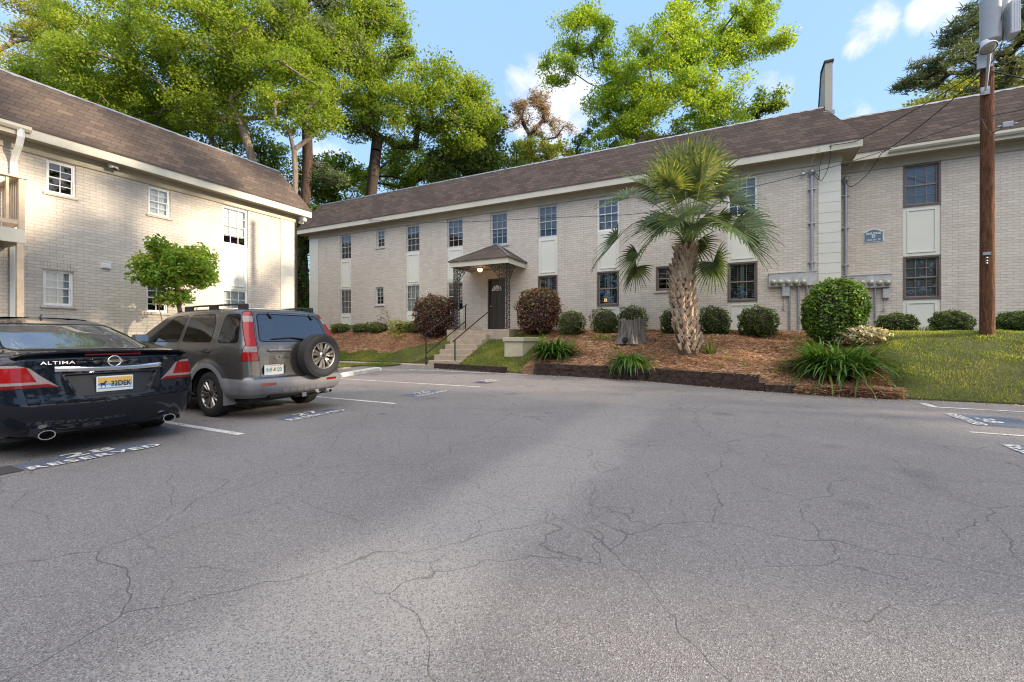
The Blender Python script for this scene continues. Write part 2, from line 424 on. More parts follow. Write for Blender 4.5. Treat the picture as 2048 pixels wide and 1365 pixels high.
M_ASPHALT = asphalt(); M_BRICK = brick(); M_SHINGLE = shingles(); M_PORCHSH = shingles('porch_shingle', 1.8)
M_TRIM = simple('cream_trim', (0.56, 0.53, 0.43), 0.55, var=0.08, scale=2.0)
M_FRIEZE = simple('tan_frieze_board', (0.40, 0.37, 0.29), 0.6, var=0.10, scale=1.5)
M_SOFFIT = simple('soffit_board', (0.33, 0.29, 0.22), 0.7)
M_PANEL = simple('pale_panel', (0.66, 0.655, 0.575), 0.5, var=0.05, scale=1.2)
M_SIDING = simple('pale_lap_siding', (0.60, 0.59, 0.515), 0.55, var=0.06, scale=1.6)
M_FLASH = simple('galvanized_flashing', (0.27, 0.28, 0.30), 0.45, 0.5, var=0.25, scale=3.0)
M_WHITE = simple('white_window_paint', (0.78, 0.78, 0.76), 0.45, var=0.05)
M_GREYWIN = simple('weathered_window_paint', (0.52, 0.52, 0.50), 0.5, var=0.12)
M_BROWNWIN = simple('brown_window_frame', (0.115, 0.088, 0.075), 0.45, var=0.1)
M_TANWIN = simple('bronze_sash', (0.26, 0.205, 0.175), 0.45, var=0.08)
M_PANE = car_glass('window_pane', (0.80, 0.85, 0.85), 0.035, 0.01)
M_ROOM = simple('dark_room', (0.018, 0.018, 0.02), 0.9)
M_BLIND = simple('white_blind', (0.30, 0.30, 0.30), 0.6, var=0.05)
M_CURTAIN = simple('light_curtain', (0.74, 0.74, 0.72), 0.7, var=0.06)
M_SHUTTER = simple('grey_green_shutter', (0.36, 0.42, 0.42), 0.5)
M_SHUTDARK = simple('dark_shutter_slats', (0.075, 0.08, 0.105), 0.45)
M_DOOR = simple('dark_brown_door', (0.040, 0.031, 0.027), 0.4, var=0.15)
M_IRON = simple('black_wrought_iron', (0.035, 0.030, 0.028), 0.5, 0.4, var=0.2, scale=20)
M_METAL = simple('grey_painted_metal', (0.43, 0.43, 0.42), 0.5, 0.3, var=0.18, scale=7.0)
M_CONDUIT = simple('galvanized_conduit', (0.34, 0.35, 0.38), 0.45, 0.6, var=0.15)
M_METER = simple('meter_glass', (0.36, 0.355, 0.26), 0.15, var=0.2, coat=1.0)
M_SIGNBLUE = simple('blue_sign_paint', (0.090, 0.165, 0.225), 0.5, var=0.08)
M_SIGNWHITE = simple('white_sign_letter', (0.80, 0.80, 0.76), 0.5, var=0.03)
M_CONC = simple('pale_concrete', (0.36, 0.295, 0.22), 0.9, var=0.20, scale=5.0, bump=0.4, bscale=50)
M_CREAMBLOCK = simple('cream_block_paint', (0.46, 0.42, 0.30), 0.75, var=0.16, scale=4.0, bump=0.3)
M_WHEELSTOP = simple('white_painted_concrete', (0.50, 0.48, 0.43), 0.85, var=0.25, scale=9.0, bump=0.5)
M_CABLE = simple('black_cable', (0.018, 0.018, 0.02), 0.55)
M_CABLEL = simple('pale_cable', (0.42, 0.38, 0.33), 0.6)
M_TRANS = simple('transformer_grey', (0.42, 0.44, 0.47), 0.4, 0.1, var=0.06)
M_BROWNROT = simple('weathered_deck_wood', (0.50, 0.40, 0.29), 0.75, var=0.2, scale=6.0)
M_POLE = bark('pole_wood', (0.032, 0.014, 0.009), (0.205, 0.092, 0.046), 30.0, 0.14, 1.0)
M_TIE = bark('creosoted_timber', (0.014, 0.011, 0.010), (0.080, 0.055, 0.042), 10.0, 1.0, 1.0)
M_STUMP = bark('grey_stump_wood', (0.040, 0.034, 0.030), (0.33, 0.29, 0.25), 15.0, 0.06, 1.0)
M_BARKD = bark('dark_bark', (0.022, 0.017, 0.014), (0.075, 0.056, 0.042), 7.0)
M_BARKL = bark('pale_bark', (0.09, 0.07, 0.054), (0.27, 0.22, 0.165), 7.0)
M_BARKP = bark('pine_bark', (0.028, 0.019, 0.014), (0.095, 0.062, 0.044), 8.0)
M_PALMBOOT = bark('palm_boot', (0.20, 0.135, 0.085), (0.62, 0.49, 0.355), 14.0, 0.35, 0.7)
M_PALMCORE = bark('palm_fibre', (0.045, 0.027, 0.016), (0.15, 0.085, 0.048), 16.0, 0.5, 1.0)
M_STRAW = ground('pine_straw', [(0.25, (0.18, 0.098, 0.060)), (0.5, (0.34, 0.195, 0.120)), (0.8, (0.50, 0.32, 0.20))], 26.0, 6.0, 1.0, 0.05, (1.3, (0.105, 0.055, 0.036), 0.5))
M_SOIL = ground('grass_soil', [(0.3, (0.045, 0.050, 0.018)), (0.7, (0.10, 0.105, 0.035))], 18.0, 5.0, 0.8, 0.04, (0.9, (0.14, 0.115, 0.06), 0.5))
M_EARTH = ground('earth', [(0.3, (0.06, 0.055, 0.03)), (0.7, (0.11, 0.095, 0.055))], 4.0)
M_NEEDLE = foliage('straw_needle', (0.18, 0.090, 0.050), (0.58, 0.345, 0.205), (0.80, 0.60, 0.41), 0.7, 0.15, 1.0)
M_GRASS = foliage('grass_blade', (0.062, 0.100, 0.015), (0.185, 0.245, 0.032), (0.44, 0.40, 0.11), 0.65, 0.38)
M_LEAF_A = foliage('bright_tree_leaf', (0.075, 0.145, 0.014), (0.205, 0.310, 0.024), (0.37, 0.43, 0.055), 0.6, 0.48)
M_LEAF_O = foliage('oak_leaf', (0.050, 0.092, 0.012), (0.178, 0.262, 0.022), (0.35, 0.39, 0.055), 0.6, 0.45)
M_LEAF_D = foliage('dark_leaf', (0.030, 0.065, 0.014), (0.070, 0.120, 0.022), (0.150, 0.19, 0.04), 0.55, 0.35)
M_LEAF_Y = foliage('yellow_green_leaf', (0.17, 0.20, 0.03), (0.30, 0.32, 0.06), (0.45, 0.42, 0.13), 0.55, 0.45)
M_PINE = foliage('pine_needle', (0.050, 0.085, 0.034), (0.115, 0.150, 0.060), (0.24, 0.23, 0.09), 0.5, 0.2)
M_BROWNPINE = foliage('dead_pine_needle', (0.18, 0.12, 0.075), (0.31, 0.215, 0.13), (0.38, 0.28, 0.16), 0.6, 0.2)
M_BOX = foliage('boxwood_leaf', (0.020, 0.050, 0.006), (0.070, 0.122, 0.014), (0.200, 0.245, 0.034), 0.55, 0.25)
M_HOLLY = foliage('glossy_shrub_leaf', (0.026, 0.070, 0.006), (0.085, 0.170, 0.014), (0.20, 0.29, 0.04), 0.4, 0.3)
M_LORO = foliage('purple_shrub_leaf', (0.028, 0.012, 0.011), (0.150, 0.058, 0.046), (0.210, 0.190, 0.050), 0.5, 0.25)
M_LILY = foliage('strap_leaf', (0.020, 0.062, 0.009), (0.060, 0.135, 0.018), (0.20, 0.27, 0.055), 0.35, 0.28)
M_FLOWER = foliage('cream_variegated_leaf', (0.10, 0.13, 0.03), (0.48, 0.42, 0.24), (0.70, 0.62, 0.42), 0.5, 0.25, 1.0)
M_PALM = foliage('palm_frond', (0.030, 0.050, 0.016), (0.085, 0.125, 0.032), (0.36, 0.36, 0.09), 0.42, 0.3)
M_MYRTLE = foliage('small_tree_leaf', (0.060, 0.125, 0.014), (0.165, 0.285, 0.030), (0.38, 0.36, 0.08), 0.5, 0.4)
M_PETIOLE = simple('palm_stalk', (0.20, 0.24, 0.07), 0.45, var=0.15)
M_LINEWHITE = painted_mark('white_road_paint', (0.62, 0.60, 0.57), 0.49)
M_STENCIL = painted_mark('white_stencil_paint', (0.66, 0.63, 0.58), 0.45)
M_BLUEBLOCK = painted_mark('slate_blue_paint', (0.105, 0.125, 0.165), 0.47)
M_DARKPATCH = painted_mark('dark_paint', (0.055, 0.050, 0.048), 0.42)
M_TYRE = simple('tyre_rubber', (0.018, 0.018, 0.019), 0.75, var=0.2, scale=12)
M_RIM = simple('alloy_rim', (0.33, 0.31, 0.28), 0.32, 0.85, var=0.15, scale=14)
M_DARKRIM = simple('dark_rim_back', (0.015, 0.014, 0.014), 0.7)
M_CHROME = simple('chrome', (0.78, 0.79, 0.80), 0.10, 1.0, var=0.03)
M_BLACKPL = simple('black_plastic', (0.020, 0.020, 0.022), 0.5, var=0.15, scale=10)
M_GREYPL = simple('grey_bumper_plastic', (0.165, 0.165, 0.175), 0.55, var=0.14, scale=5)
M_UNDER = simple('underbody', (0.010, 0.010, 0.010), 0.9)
M_SEAT = simple('car_seat_fabric', (0.16, 0.14, 0.115), 0.85, var=0.12)
M_SEAM = simple('seam_rubber', (0.006, 0.006, 0.006), 0.6)
M_NAVY = paint('dark_navy_paint', (0.0068, 0.0090, 0.0160), 0.0, 0.6, spec=0.0)
M_GREYCAR = paint('warm_grey_paint', (0.112, 0.105, 0.096), 0.6, 0.30, dirt=0.06)
M_GLASSCAR = car_glass('tinted_car_glass', (0.34, 0.36, 0.33), 0.06)
M_GLASSREAR = car_glass('rear_window_glass', (0.16, 0.20, 0.21), 0.10)
M_RED = lamp_lens('red_lens', (0.34, 0.004, 0.004)); M_CLEAR = lamp_lens('clear_lens', (0.33, 0.27, 0.26))
M_DKRED = lamp_lens('dark_red_lens', (0.22, 0.006, 0.008))
M_ORANGE = simple('orange_print', (0.75, 0.28, 0.08), 0.5); M_GREENINK = simple('green_print', (0.015, 0.20, 0.12), 0.5)
M_PLATEW = simple('plate_white', (0.75, 0.76, 0.72), 0.4, var=0.06, scale=30); M_PLATEY = simple('plate_gold', (0.72, 0.45, 0.12), 0.4)
M_PLATEB = simple('plate_blue', (0.16, 0.36, 0.62), 0.4); M_INK = simple('plate_ink', (0.02, 0.025, 0.06), 0.4)
def emitter(name, col, st):
    m, g, b = newmat(name); m.cycles.emission_sampling = 'NONE'; b.inputs['Emission Color'].default_value = (*col, 1); b.inputs['Emission Strength'].default_value = st; return m
M_GLOW = emitter('lit_porch_globe', (1.0, 0.52, 0.16), 6.0)
M_GLOWROOM = emitter('lit_table_lamp', (1.0, 0.55, 0.2), 2.0)
# ------------------------------------------------------------------ ground
def sst(x): x = np.clip(x, 0, 1); return x * x * (3 - 2 * x)
def Ye(X): return np.interp(X, [-30, -10.9, -9.6, -8.2, -5.3, -2, 0.6, 30], [13.2, 13.2, 12.5, 12.15, 11.62, 11.62, 11.0, 11.0])
def ztop(X): return np.interp(X, [-25, -9, 0, 3.2, 30], [1.68, 1.50, 1.38, 1.33, 1.30])
def zbase(X): return np.interp(X, [-30, -10, -8.2, -5.6, -5.25, -2, 0.4, 0.75, 2.4, 2.8, 30], [0.24, 0.24, 0.19, 0.17, 0.36, 0.41, 0.36, 0.21, 0.15, 0.03, 0.03])
def lotz(X, Y): return 0.06 * np.maximum(0, Y - 9.5) * sst((3.0 - X) / 8.0)
def Yc(X): return np.interp(X, [2.2, 3.4], [15.9, 14.3])
def H(X, Y):
    X, Y = np.asarray(X, float), np.asarray(Y, float)
    s = np.clip((Y - Ye(X)) / (Yc(X) - Ye(X)), 0, 1)
    gz = zbase(X) + (ztop(X) - zbase(X)) * (1 - (1 - s) ** 1.3)
    return np.where(Y < Ye(X), lotz(X, Y), gz)
def bumps(X, Y, a=0.02):
    return a * (np.sin(X * 2.3 + 1.1 * np.sin(Y * 1.7)) * np.sin(Y * 2.9 + 0.7) + 0.6 * np.sin(X * 6.1 + Y * 3.3) * np.sin(Y * 7.3 - X * 2.0))
ZONES = {}
def zone(name, mat, xl, xr, ya, yb, nu, nv, zoff=0.0, amp=0.0, kind='structure', hf=None):
    u, v = np.meshgrid(np.linspace(0, 1, nu), np.linspace(0, 1, nv))
    def XY(u, v):
        X = xl(v) + (xr(v) - xl(v)) * u
        Y = ya(X) + (yb(X) - ya(X)) * v
        return X, Y
    hh = hf or H
    def P(u, v):
        X, Y = XY(u, v); edge = np.clip(np.minimum(np.minimum(u, 1 - u), np.minimum(v, 1 - v)) * 8, 0, 1)
        Z = hh(X, Y) + zoff + bumps(X, Y, amp) * edge
        return np.stack([X, Y, Z], -1)
    V = P(u, v).reshape(-1, 3)
    idx = np.arange(nu * nv).reshape(nv, nu)
    Fc = np.stack([idx[:-1, :-1], idx[:-1, 1:], idx[1:, 1:], idx[1:, :-1]], -1).reshape(-1, 4)
    mb = MB(); mb.arr(V, Fc, 0, True)
    # earth sides below the edges, so that no gap shows where the ground steps
    per = np.concatenate([idx[0, :], idx[1:, -1], idx[-1, -2::-1], idx[-2:0:-1, 0]]); m = len(per)
    top = V[per]; low = top - np.array([0, 0, 0.40])
    k = np.arange(m); mb.arr(np.vstack([top, low]), np.stack([k, k + m, (k + 1) % m + m, (k + 1) % m], -1), 0, False)
    o = mb.build(name, mat); tag(o, kind=kind)
    ZONES[name] = P
    return o
K = lambda c: (lambda a: np.zeros_like(np.asarray(a, float)) + c)

mb = MB(); mb.quad((-400, -400, -0.25), (400, -400, -0.25), (400, 400, -0.25), (-400, 400, -0.25))
tag(mb.build('ground', M_EARTH), kind='structure')
zone('parking_lot', M_ASPHALT, K(-12.3), K(40.0), K(-60.0), lambda X: Ye(X) - 0.01 + np.interp(X, [-10.9, -10.8, -5.4, -5.2, 2.6, 2.9], [-1.25, .03, .03, .04, .04, .03]), 260, 120, hf=lotz)
zone('verge_lawn', M_SOIL, K(-15.2), K(-12.2), K(-30.0), K(12.55), 24, 60, 0.03, 0.01,
     hf=lambda X, Y: 0.10 + 0.35 * sst((-12.3 - X) / 2.5) * (1 - sst((Y - 9) / 3.0)) + 0.05 * sst((Y - 9) / 3))
mbk = MB(); mbk.box((-12.32, -30, -.1), (-12.17, 11.4, 0.14)); tag(mbk.build('kerb', M_CONC), kind='structure')
zone('grass_island', M_SOIL, K(-12.4), lambda v: -11.2 + 0.35 * v, K(11.85), K(12.58), 30, 10, 0.0, 0.012, hf=lambda X, Y: 0.035 + lotz(X, Y))
zone('concrete_path', M_CONC, K(-16.5), K(-9.55), K(12.52), K(13.22), 30, 4, 0.0, 0.0, hf=lambda X, Y: 0.205 + 0.0 * X)
SPLIT = lambda X: np.interp(X, [-16.5, -12.4, -11.0, -9.65], [13.75, 13.8, 14.4, 15.55]) + 0.10 * np.sin(X * 3.1) + 0.06 * np.sin(X * 8.3)
zone('bank_lawn', M_SOIL, K(-22.0), K(-9.58), K(13.2), SPLIT, 70, 16, 0.0, 0.015)
zone('mulch_bank', M_STRAW, K(-22.0), K(-9.58), SPLIT, K(16.15), 70, 14, 0.006, 0.02)
BED_L = lambda v: -5.55 - 0.5 * v + 0.10 * np.sin(v * 9)
zone('stair_lawn', M_SOIL, K(-8.22), BED_L, lambda X: Ye(X), lambda X: 15.05 + 0.12 * np.sin(X * 4), 40, 24, 0.0, 0.015)
zone('porch_mulch', M_STRAW, K(-8.22), K(-5.9), lambda X: 15.0 + 0.12 * np.sin(X * 4), K(16.15), 24, 12, 0.006, 0.015)
BED_R = lambda v: 2.78 + 0.85 * v + 0.05 * np.sin(v * 14)
zone('pine_straw_bed', M_STRAW, lambda v: BED_L(v) - 0.04, BED_R, lambda X: Ye(X), K(16.15), 110, 50, 0.008, 0.025)
zone('side_lawn', M_SOIL, lambda v: BED_R(v) - 0.03, K(22.0), lambda X: Ye(X), lambda X: np.interp(X, [3.2, 3.3], [16.2, 17.4]), 150, 50, 0.0, 0.03)
zone('gap_lawn', M_SOIL, K(-24.0), K(-15.1), K(11.28), K(13.25), 12, 8, 0.0, 0.0, hf=lambda X, Y: 0.21 + 0 * X)
zone('back_yard', M_SOIL, K(-60.0), K(-21.9), K(11.3), K(60.0), 10, 10, 0.0, 0.0, hf=lambda X, Y: 0.18 + np.clip((Y - 11.6) * 0.35, 0, 1.4))

def scatter(zn, n, urange=(0, 1), vrange=(0, 1)):
    u = rng.uniform(*urange, n); v = rng.uniform(*vrange, n)
    return ZONES[zn](u, v)
def blades(name, P, hlo, hhi, w, mat, label, cat, lean=0.5, patchy=None):
    n = len(P)
    a = rng.uniform(0, 2 * PI, n); h = rng.uniform(hlo, hhi, n)
    pt = np.sin(P[:, 0] * 1.9 + np.sin(P[:, 1] * 2.7)) * np.sin(P[:, 1] * 2.2 + 1) + 0.5 * np.sin(P[:, 0] * 5.3) * np.sin(P[:, 1] * 6.1)
    h = h * (1 + 0.35 * pt)
    d = np.stack([np.cos(a), np.sin(a), np.zeros(n)], -1); b = rng.uniform(0, 2 * PI, n)
    ln = np.stack([np.cos(b), np.sin(b), np.zeros(n)], -1) * (rng.uniform(0.1, lean, n) * h)[:, None]
    up = np.stack([np.zeros(n), np.zeros(n), h], -1)
    ww = (w * rng.uniform(0.6, 1.3, n))[:, None]
    base = P - np.array([0, 0, 0.01])
    V = np.stack([base - d * ww / 2, base + d * ww / 2, base + up + ln], 1).reshape(-1, 3)
    var = np.clip(0.45 + 0.28 * pt + rng.normal(0, 0.24, n), 0, 1)
    o = np_mesh(name, V, 3, mat, attr=var)
    return tag(o, kind='stuff')
def needles(name, P, lo, hi, w, label):
    n = len(P); a = rng.uniform(0, 2 * PI, n); L = rng.uniform(lo, hi, n) / 2
    tilt = rng.normal(0, 0.22, n)
    d = np.stack([np.cos(a), np.sin(a), tilt], -1) * L[:, None]
    s = np.stack([-np.sin(a), np.cos(a), rng.normal(0, 0.5, n)], -1) * w
    c = P + np.array([0, 0, 1.0]) * rng.uniform(0.0, 0.035, n)[:, None]
    V = np.stack([c - d - s / 2, c - d + s / 2, c + d + s / 2, c + d - s / 2], 1).reshape(-1, 3)
    pt = np.sin(P[:, 0] * 1.3 + P[:, 1] * 2.1) * np.sin(P[:, 1] * 1.6 - P[:, 0] * 0.6)
    o = np_mesh(name, V, 4, M_NEEDLE, attr=np.clip(0.42 + 0.2 * pt + rng.normal(0, 0.24, n), 0, 1))
    return tag(o, kind='stuff')

blades('grass', np.vstack([scatter('side_lawn', 90000, (0, 0.36)), scatter('side_lawn', 9000, (0.36, 1)),
                           scatter('stair_lawn', 30000), scatter('bank_lawn', 26000, (0.35, 1)),
                           scatter('grass_island', 6000), scatter('verge_lawn', 12000, vrange=(0.8, 1))]), 0.02, 0.06, 0.016, M_GRASS, '', '')
needles('pine_straw', np.vstack([scatter('pine_straw_bed', 95000), scatter('mulch_bank', 22000, (0.3, 1)), scatter('porch_mulch', 7000)]), 0.06, 0.20, 0.008, '')
# straw spilling over the low end of the bed and the kerb
Ps = np.stack([rng.uniform(1.2, 2.95, 3200), 10.97 - np.abs(rng.normal(0, 0.06, 3200)), np.zeros(3200)], -1); Ps[:, 2] = rng.uniform(0.0, 0.2, 3200)
needles('straw_spill', Ps, 0.08, 0.2, 0.006, '')

# ------------------------------------------------------------------ paint on the lot
def lz(x, y): return float(lotz(np.array(x), np.array(y)))
def strip(name, x0, x1, y0, y1, label, cat, mat, group=None, z=0.006, skew=0.0):
    mb = MB(); nx = max(2, int(abs(x1 - x0) / 0.5)); ny = max(2, int(abs(y1 - y0) / 0.5))
    X = np.linspace(x0, x1, nx); Y = np.linspace(y0, y1, ny)
    V = [(x, y + skew * (x - x0), lz(x, y) + z) for y in Y for x in X]
    mb.add(V, [(j * nx + i, j * nx + i + 1, (j + 1) * nx + i + 1, (j + 1) * nx + i) for j in range(ny - 1) for i in range(nx - 1)])
    o = mb.build(name, mat, loc=(x0, y0, lz(x0, y0) + z)); return tag(o, label, cat, group)
GL = 'white stall lines on the lot'
strip('stall_line', -10.9, -5.4, 3.27, 3.37, 'white stall line between the dark sedan and the grey suv', 'parking line', M_LINEWHITE, GL)
strip('stall_line', -10.9, -5.42, 6.06, 6.15, 'white stall line just beyond the grey suv', 'parking line', M_LINEWHITE, GL)
strip('stall_line', -10.9, -5.4, 9.02, 9.10, 'white stall line leading up to the concrete wheel stop', 'parking line', M_LINEWHITE, GL)
strip('stall_line', -9.6, -5.3, 11.46, 11.53, 'faint white line running along the single timber by the stairs', 'parking line', M_LINEWHITE, GL)
strip('stall_line', 3.05, 9.0, 9.92, 9.99, 'white stall line near the grass edge on the right', 'parking line', M_LINEWHITE, GL)
strip('stall_line', 2.68, 9.0, 7.50, 7.57, 'white stall line between the two stencilled bays on the right', 'parking line', M_LINEWHITE, GL)
strip('painted_tick', 3.03, 3.15, 10.0, 10.46, 'short thick white tick at the grass edge ending the stall line', 'parking mark', M_LINEWHITE)
def stencil(x_in, yc, num, label, sgn, wid=1.02, dep=0.36, dark=False):
    """painted number block; sgn=+1: read from the lane looking to -X"""
    z0 = lz(x_in, yc) + 0.005
    t = thing('bay_stencil', (x_in, yc, z0), label, 'parking mark', 'painted reserved bay numbers')
    right = Vector((0, sgn, 0)); up = Vector((-sgn, 0, 0)); o = Vector((x_in, yc, z0))
    mb = MB(); a = o - right * wid / 2 + up * 0.02; n = 6
    pts = []
    for i in range(n + 1): pts.append(a + right * (wid * i / n) + up * (0.018 * math.sin(i * 2.1)))
    for i in range(n, -1, -1): pts.append(a + right * (wid * i / n + 0.02 * math.sin(i)) + up * (dep + 0.02 * math.sin(i * 1.3 + 1)))
    mb.poly(pts); mb.build('paint_block', M_BLUEBLOCK, t)
    mb = MB(); put_text(mb, 'RESERVED', 0.205, o + up * 0.075 + Vector((0, 0, 0.005)), right, up, 0.0, 0.004, sx=1.02, spacing=1.12)
    put_text(mb, num, 0.27, o + up * 0.33 + Vector((0, 0, 0.005)), right, up, 0.0, 0.005, sx=1.45, spacing=1.1)
    mb.build('lettering', M_STENCIL, t)
stencil(-5.62, 2.08, '28', 'stencilled reserved bay number 28 behind the dark sedan', 1)
stencil(-5.62, 4.68, '27', 'stencilled reserved bay number 27 behind the grey suv', 1)
stencil(-5.62, 7.55, '26', 'stencilled reserved bay number in the empty bay beyond the suv', 1, 1.1, 0.45)
stencil(-5.55, 10.2, '25', 'stencilled reserved bay number nearest the timbers and stairs, half in sun', 1, 1.0, 0.4)
stencil(2.95, 8.68, '38', 'stencilled reserved bay number on the right nearest the grass', -1, 1.05, 0.75)
stencil(2.66, 6.32, '37', 'stencilled reserved bay number at the right edge of the photo', -1, 1.1, 0.75)
strip('paint_patch', -6.02, -5.68, 0.9, 1.55, 'dark tar patch beside the number 28 stencil', 'patch', M_DARKPATCH)

# ------------------------------------------------------------------ timbers, wheel stop, stairs, rails, block box
def timber(a, b, h, w, label, grp='landscape timbers edging the bank'):
    a, b = Vector(a), Vector(b); d = (b - a); L = d.length; d.normalize(); n = Vector((-d.y, d.x, 0)).normalized()
    bm = bmesh.new(); k = int(L / 0.12)
    rows = []
    for i in range(k + 1):
        c = a + d * (L * i / k); ring = []
        for (s, z) in ((0, 0), (0, h * .5), (0.0, h), (w * .5, h * 1.02), (w, h), (w, h * .5), (w, 0)):
            j = 0.007
            ring.append(bm.verts.new(c + n * (s + random.uniform(-j, j)) + Vector((0, 0, z + random.uniform(-j, j)))))
        rows.append(ring)
    for r0, r1 in zip(rows, rows[1:]):
        for i in range(6): bm.faces.new((r0[i], r1[i], r1[i + 1], r0[i + 1]))
        bm.faces.new((r0[6], r1[6], r1[0], r0[0]))
    bm.faces.new(rows[0]); bm.faces.new(rows[-1][::-1])
    bmesh.ops.recalc_face_normals(bm, faces=list(bm.faces))
    mb = MB(); mb.bm(bm); o = mb.build('landscape_timber', M_TIE, loc=a)
    return tag(o, label, 'timber', grp)
timber((-9.0, 12.02, 0.12), (-6.1, 11.58, 0.10), 0.20, 0.18, 'single short timber lying in front of the grass beside the stairs')
timber((-5.1, 11.52, 0.09), (-1.95, 11.50, 0.03), 0.20, 0.18, 'lower dark timber of the wall below the left strappy plant')
timber((-5.08, 11.54, 0.293), (-1.6, 11.52, 0.240), 0.16, 0.17, 'upper dark timber of the wall below the left strappy plant')
timber((-1.93, 11.49, 0.028), (0.62, 10.94, 0.0), 0.20, 0.18, 'lower dark timber of the wall in front of the palm')
timber((-1.58, 11.45, 0.236), (0.52, 11.0, 0.204), 0.16, 0.17, 'upper dark timber of the wall in front of the palm, with its cut end showing')
timber((0.64, 10.93, 0.0), (2.7, 10.93, 0.0), 0.17, 0.18, 'half buried timber under the big strappy plant by the lawn')

mb = MB(); c0 = Vector((-10.55, 9.45, lz(-10.5, 9.45))); L = 1.65
prof = [(-.09, 0), (-.085, .09), (-.05, .125), (.05, .125), (.085, .09), (.09, 0)]
V = []; ny = 12
for j in range(ny):
    tt = j / (ny - 1); y = c0.y + L * tt; e = 0.75 if j in (0, ny - 1) else 1.0
    for x, z in prof: V.append((c0.x + x, y, lz(c0.x, y) + z * e + 0.004 * math.sin(j * 3 + x * 50)))
mb.add(V, [(j * 6 + i, j * 6 + i + 1, (j + 1) * 6 + i + 1, (j + 1) * 6 + i) for j in range(ny - 1) for i in range(5)] + [tuple(range(6))[::-1], tuple(range((ny - 1) * 6, ny * 6))])
tag(mb.build('wheel_stop', M_WHEELSTOP, loc=c0), 'chipped white concrete wheel stop lying in the empty bay', 'wheel stop')

SX0, SX1, SY0, SY1, SZ0, SZ1 = -9.6, -8.2, 12.5, 14.5, 0.20, 1.50
st = thing('concrete_stairs', (-8.9, 12.5, 0.2), 'pale concrete stairs climbing the grass bank to the dark front door', 'stairs')
NR = 7; rh = (SZ1 - SZ0) / NR; td = (SY1 - SY0) / (NR - 1)
for i in range(NR):
    mb = MB(); y0 = SY0 + td * i; y1 = SY1 if i < NR - 1 else 16.09
    x0, x1 = (SX0, SX1) if i < NR - 1 else (-10.2, -7.4)
    yy1 = y0 + td + 0.02 if i < NR - 1 else 16.09
    if i == NR - 1: y0 = SY1 - 0.03
    mb.bbox((x0, y0, -0.1 + (0.8 if i == NR - 1 else 0)), (x1, yy1, SZ0 + rh * (i + 1)), 0.012)
    mb.build('step' if i < NR - 1 else 'landing', M_CONC, st)
def rail(x, ys, rails, label, dx=0.0):
    y0, z0b, z0t, y1, z1b, z1t = ys
    t = thing('handrail', (x, y0, z0b), label, 'handrail', 'black pipe handrails of the stairs')
    def P(y, z): return Vector((x + dx * (y - y0), y, z))
    for (y, zb, zt) in ((y0, z0b, z0t), (y1, z1b, z1t)):
        mb = MB(); mb.tube([P(y, zb), P(y, zt)], 0.024, 8); mb.build('post', M_IRON, t)
    for k in rails:
        mb = MB(); mb.tube([P(y0 - (0.12 if k == 1 else 0), z0b + (z0t - z0b) * k - (0.07 if k == 1 else 0)), P(y1 + (0.10 if k == 1 else 0), z1b + (z1t - z1b) * k + (0.05 if k == 1 else 0))], 0.022, 8); mb.build('rail', M_IRON, t)
rail(-9.78, (12.6, 0.2, 1.36, 15.2, 1.5, 2.50), (1.0, 0.35), 'black pipe handrail with two rails on the left of the stairs')
rail(-8.62, (12.72, 0.26, 1.12, 15.1, 1.5, 2.28), (1.0,), 'black pipe handrail with a single rail on the right of the stairs', 0.03)

bx = thing('block_planter', (-6.35, 13.2, 0.4), 'cream painted concrete block box with a cap beside the left strappy plant', 'planter')
mb = MB(); mb.bbox((-6.72, 12.8, 0.2), (-6.05, 14.0, 1.06), 0.012); mb.build('wall', M_CREAMBLOCK, bx)
mb = MB(); mb.bbox((-6.76, 12.75, 1.062), (-6.0, 14.05, 1.20), 0.015); mb.build('cap', M_CREAMBLOCK, bx)
# ------------------------------------------------------------------ buildings
def lbox(mb, P, a0, a1, z0, z1, d0, d1, mi=0):
    v = [P(a, z, d) for d in (d0, d1) for z in (z0, z1) for a in (a0, a1)]
    mb.add(v, [(0, 1, 3, 2), (4, 6, 7, 5), (0, 4, 5, 1), (2, 3, 7, 6), (0, 2, 6, 4), (1, 5, 7, 3)], mi)
def brick_wall(bld, P, a0, a1, z0, z1, openings, extra=None, reveal=0.13, room=0.9):
    mb = MB()
    As = sorted(set([a0, a1] + [v for o in openings for v in o[:2]])); Zs = sorted(set([z0, z1] + [v for o in openings for v in o[2:4]]))
    for i in range(len(As) - 1):
        for j in range(len(Zs) - 1):
            ca, cz = (As[i] + As[i + 1]) / 2, (Zs[j] + Zs[j + 1]) / 2
            if any(o[0] < ca < o[1] and o[2] < cz < o[3] for o in openings): continue
            mb.quad(P(As[i], Zs[j], 0), P(As[i + 1], Zs[j], 0), P(As[i + 1], Zs[j + 1], 0), P(As[i], Zs[j + 1], 0), 0)
    for (p, q, r, s) in (o[:4] for o in openings):
        for (u, v, w, x) in (((p, r), (p, s), 0, 0), ((q, s), (q, r), 0, 0), ((p, s), (q, s), 0, 0), ((q, r), (p, r), 0, 0)):
            mb.quad(P(*u, 0), P(*v, 0), P(*v, -reveal), P(*u, -reveal), 0)
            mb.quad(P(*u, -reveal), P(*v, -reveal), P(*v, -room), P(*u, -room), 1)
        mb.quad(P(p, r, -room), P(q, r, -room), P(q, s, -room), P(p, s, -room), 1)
    for q in (extra or []): mb.quad(*q)
    return mb.build('wall', [M_BRICK, M_ROOM], bld)

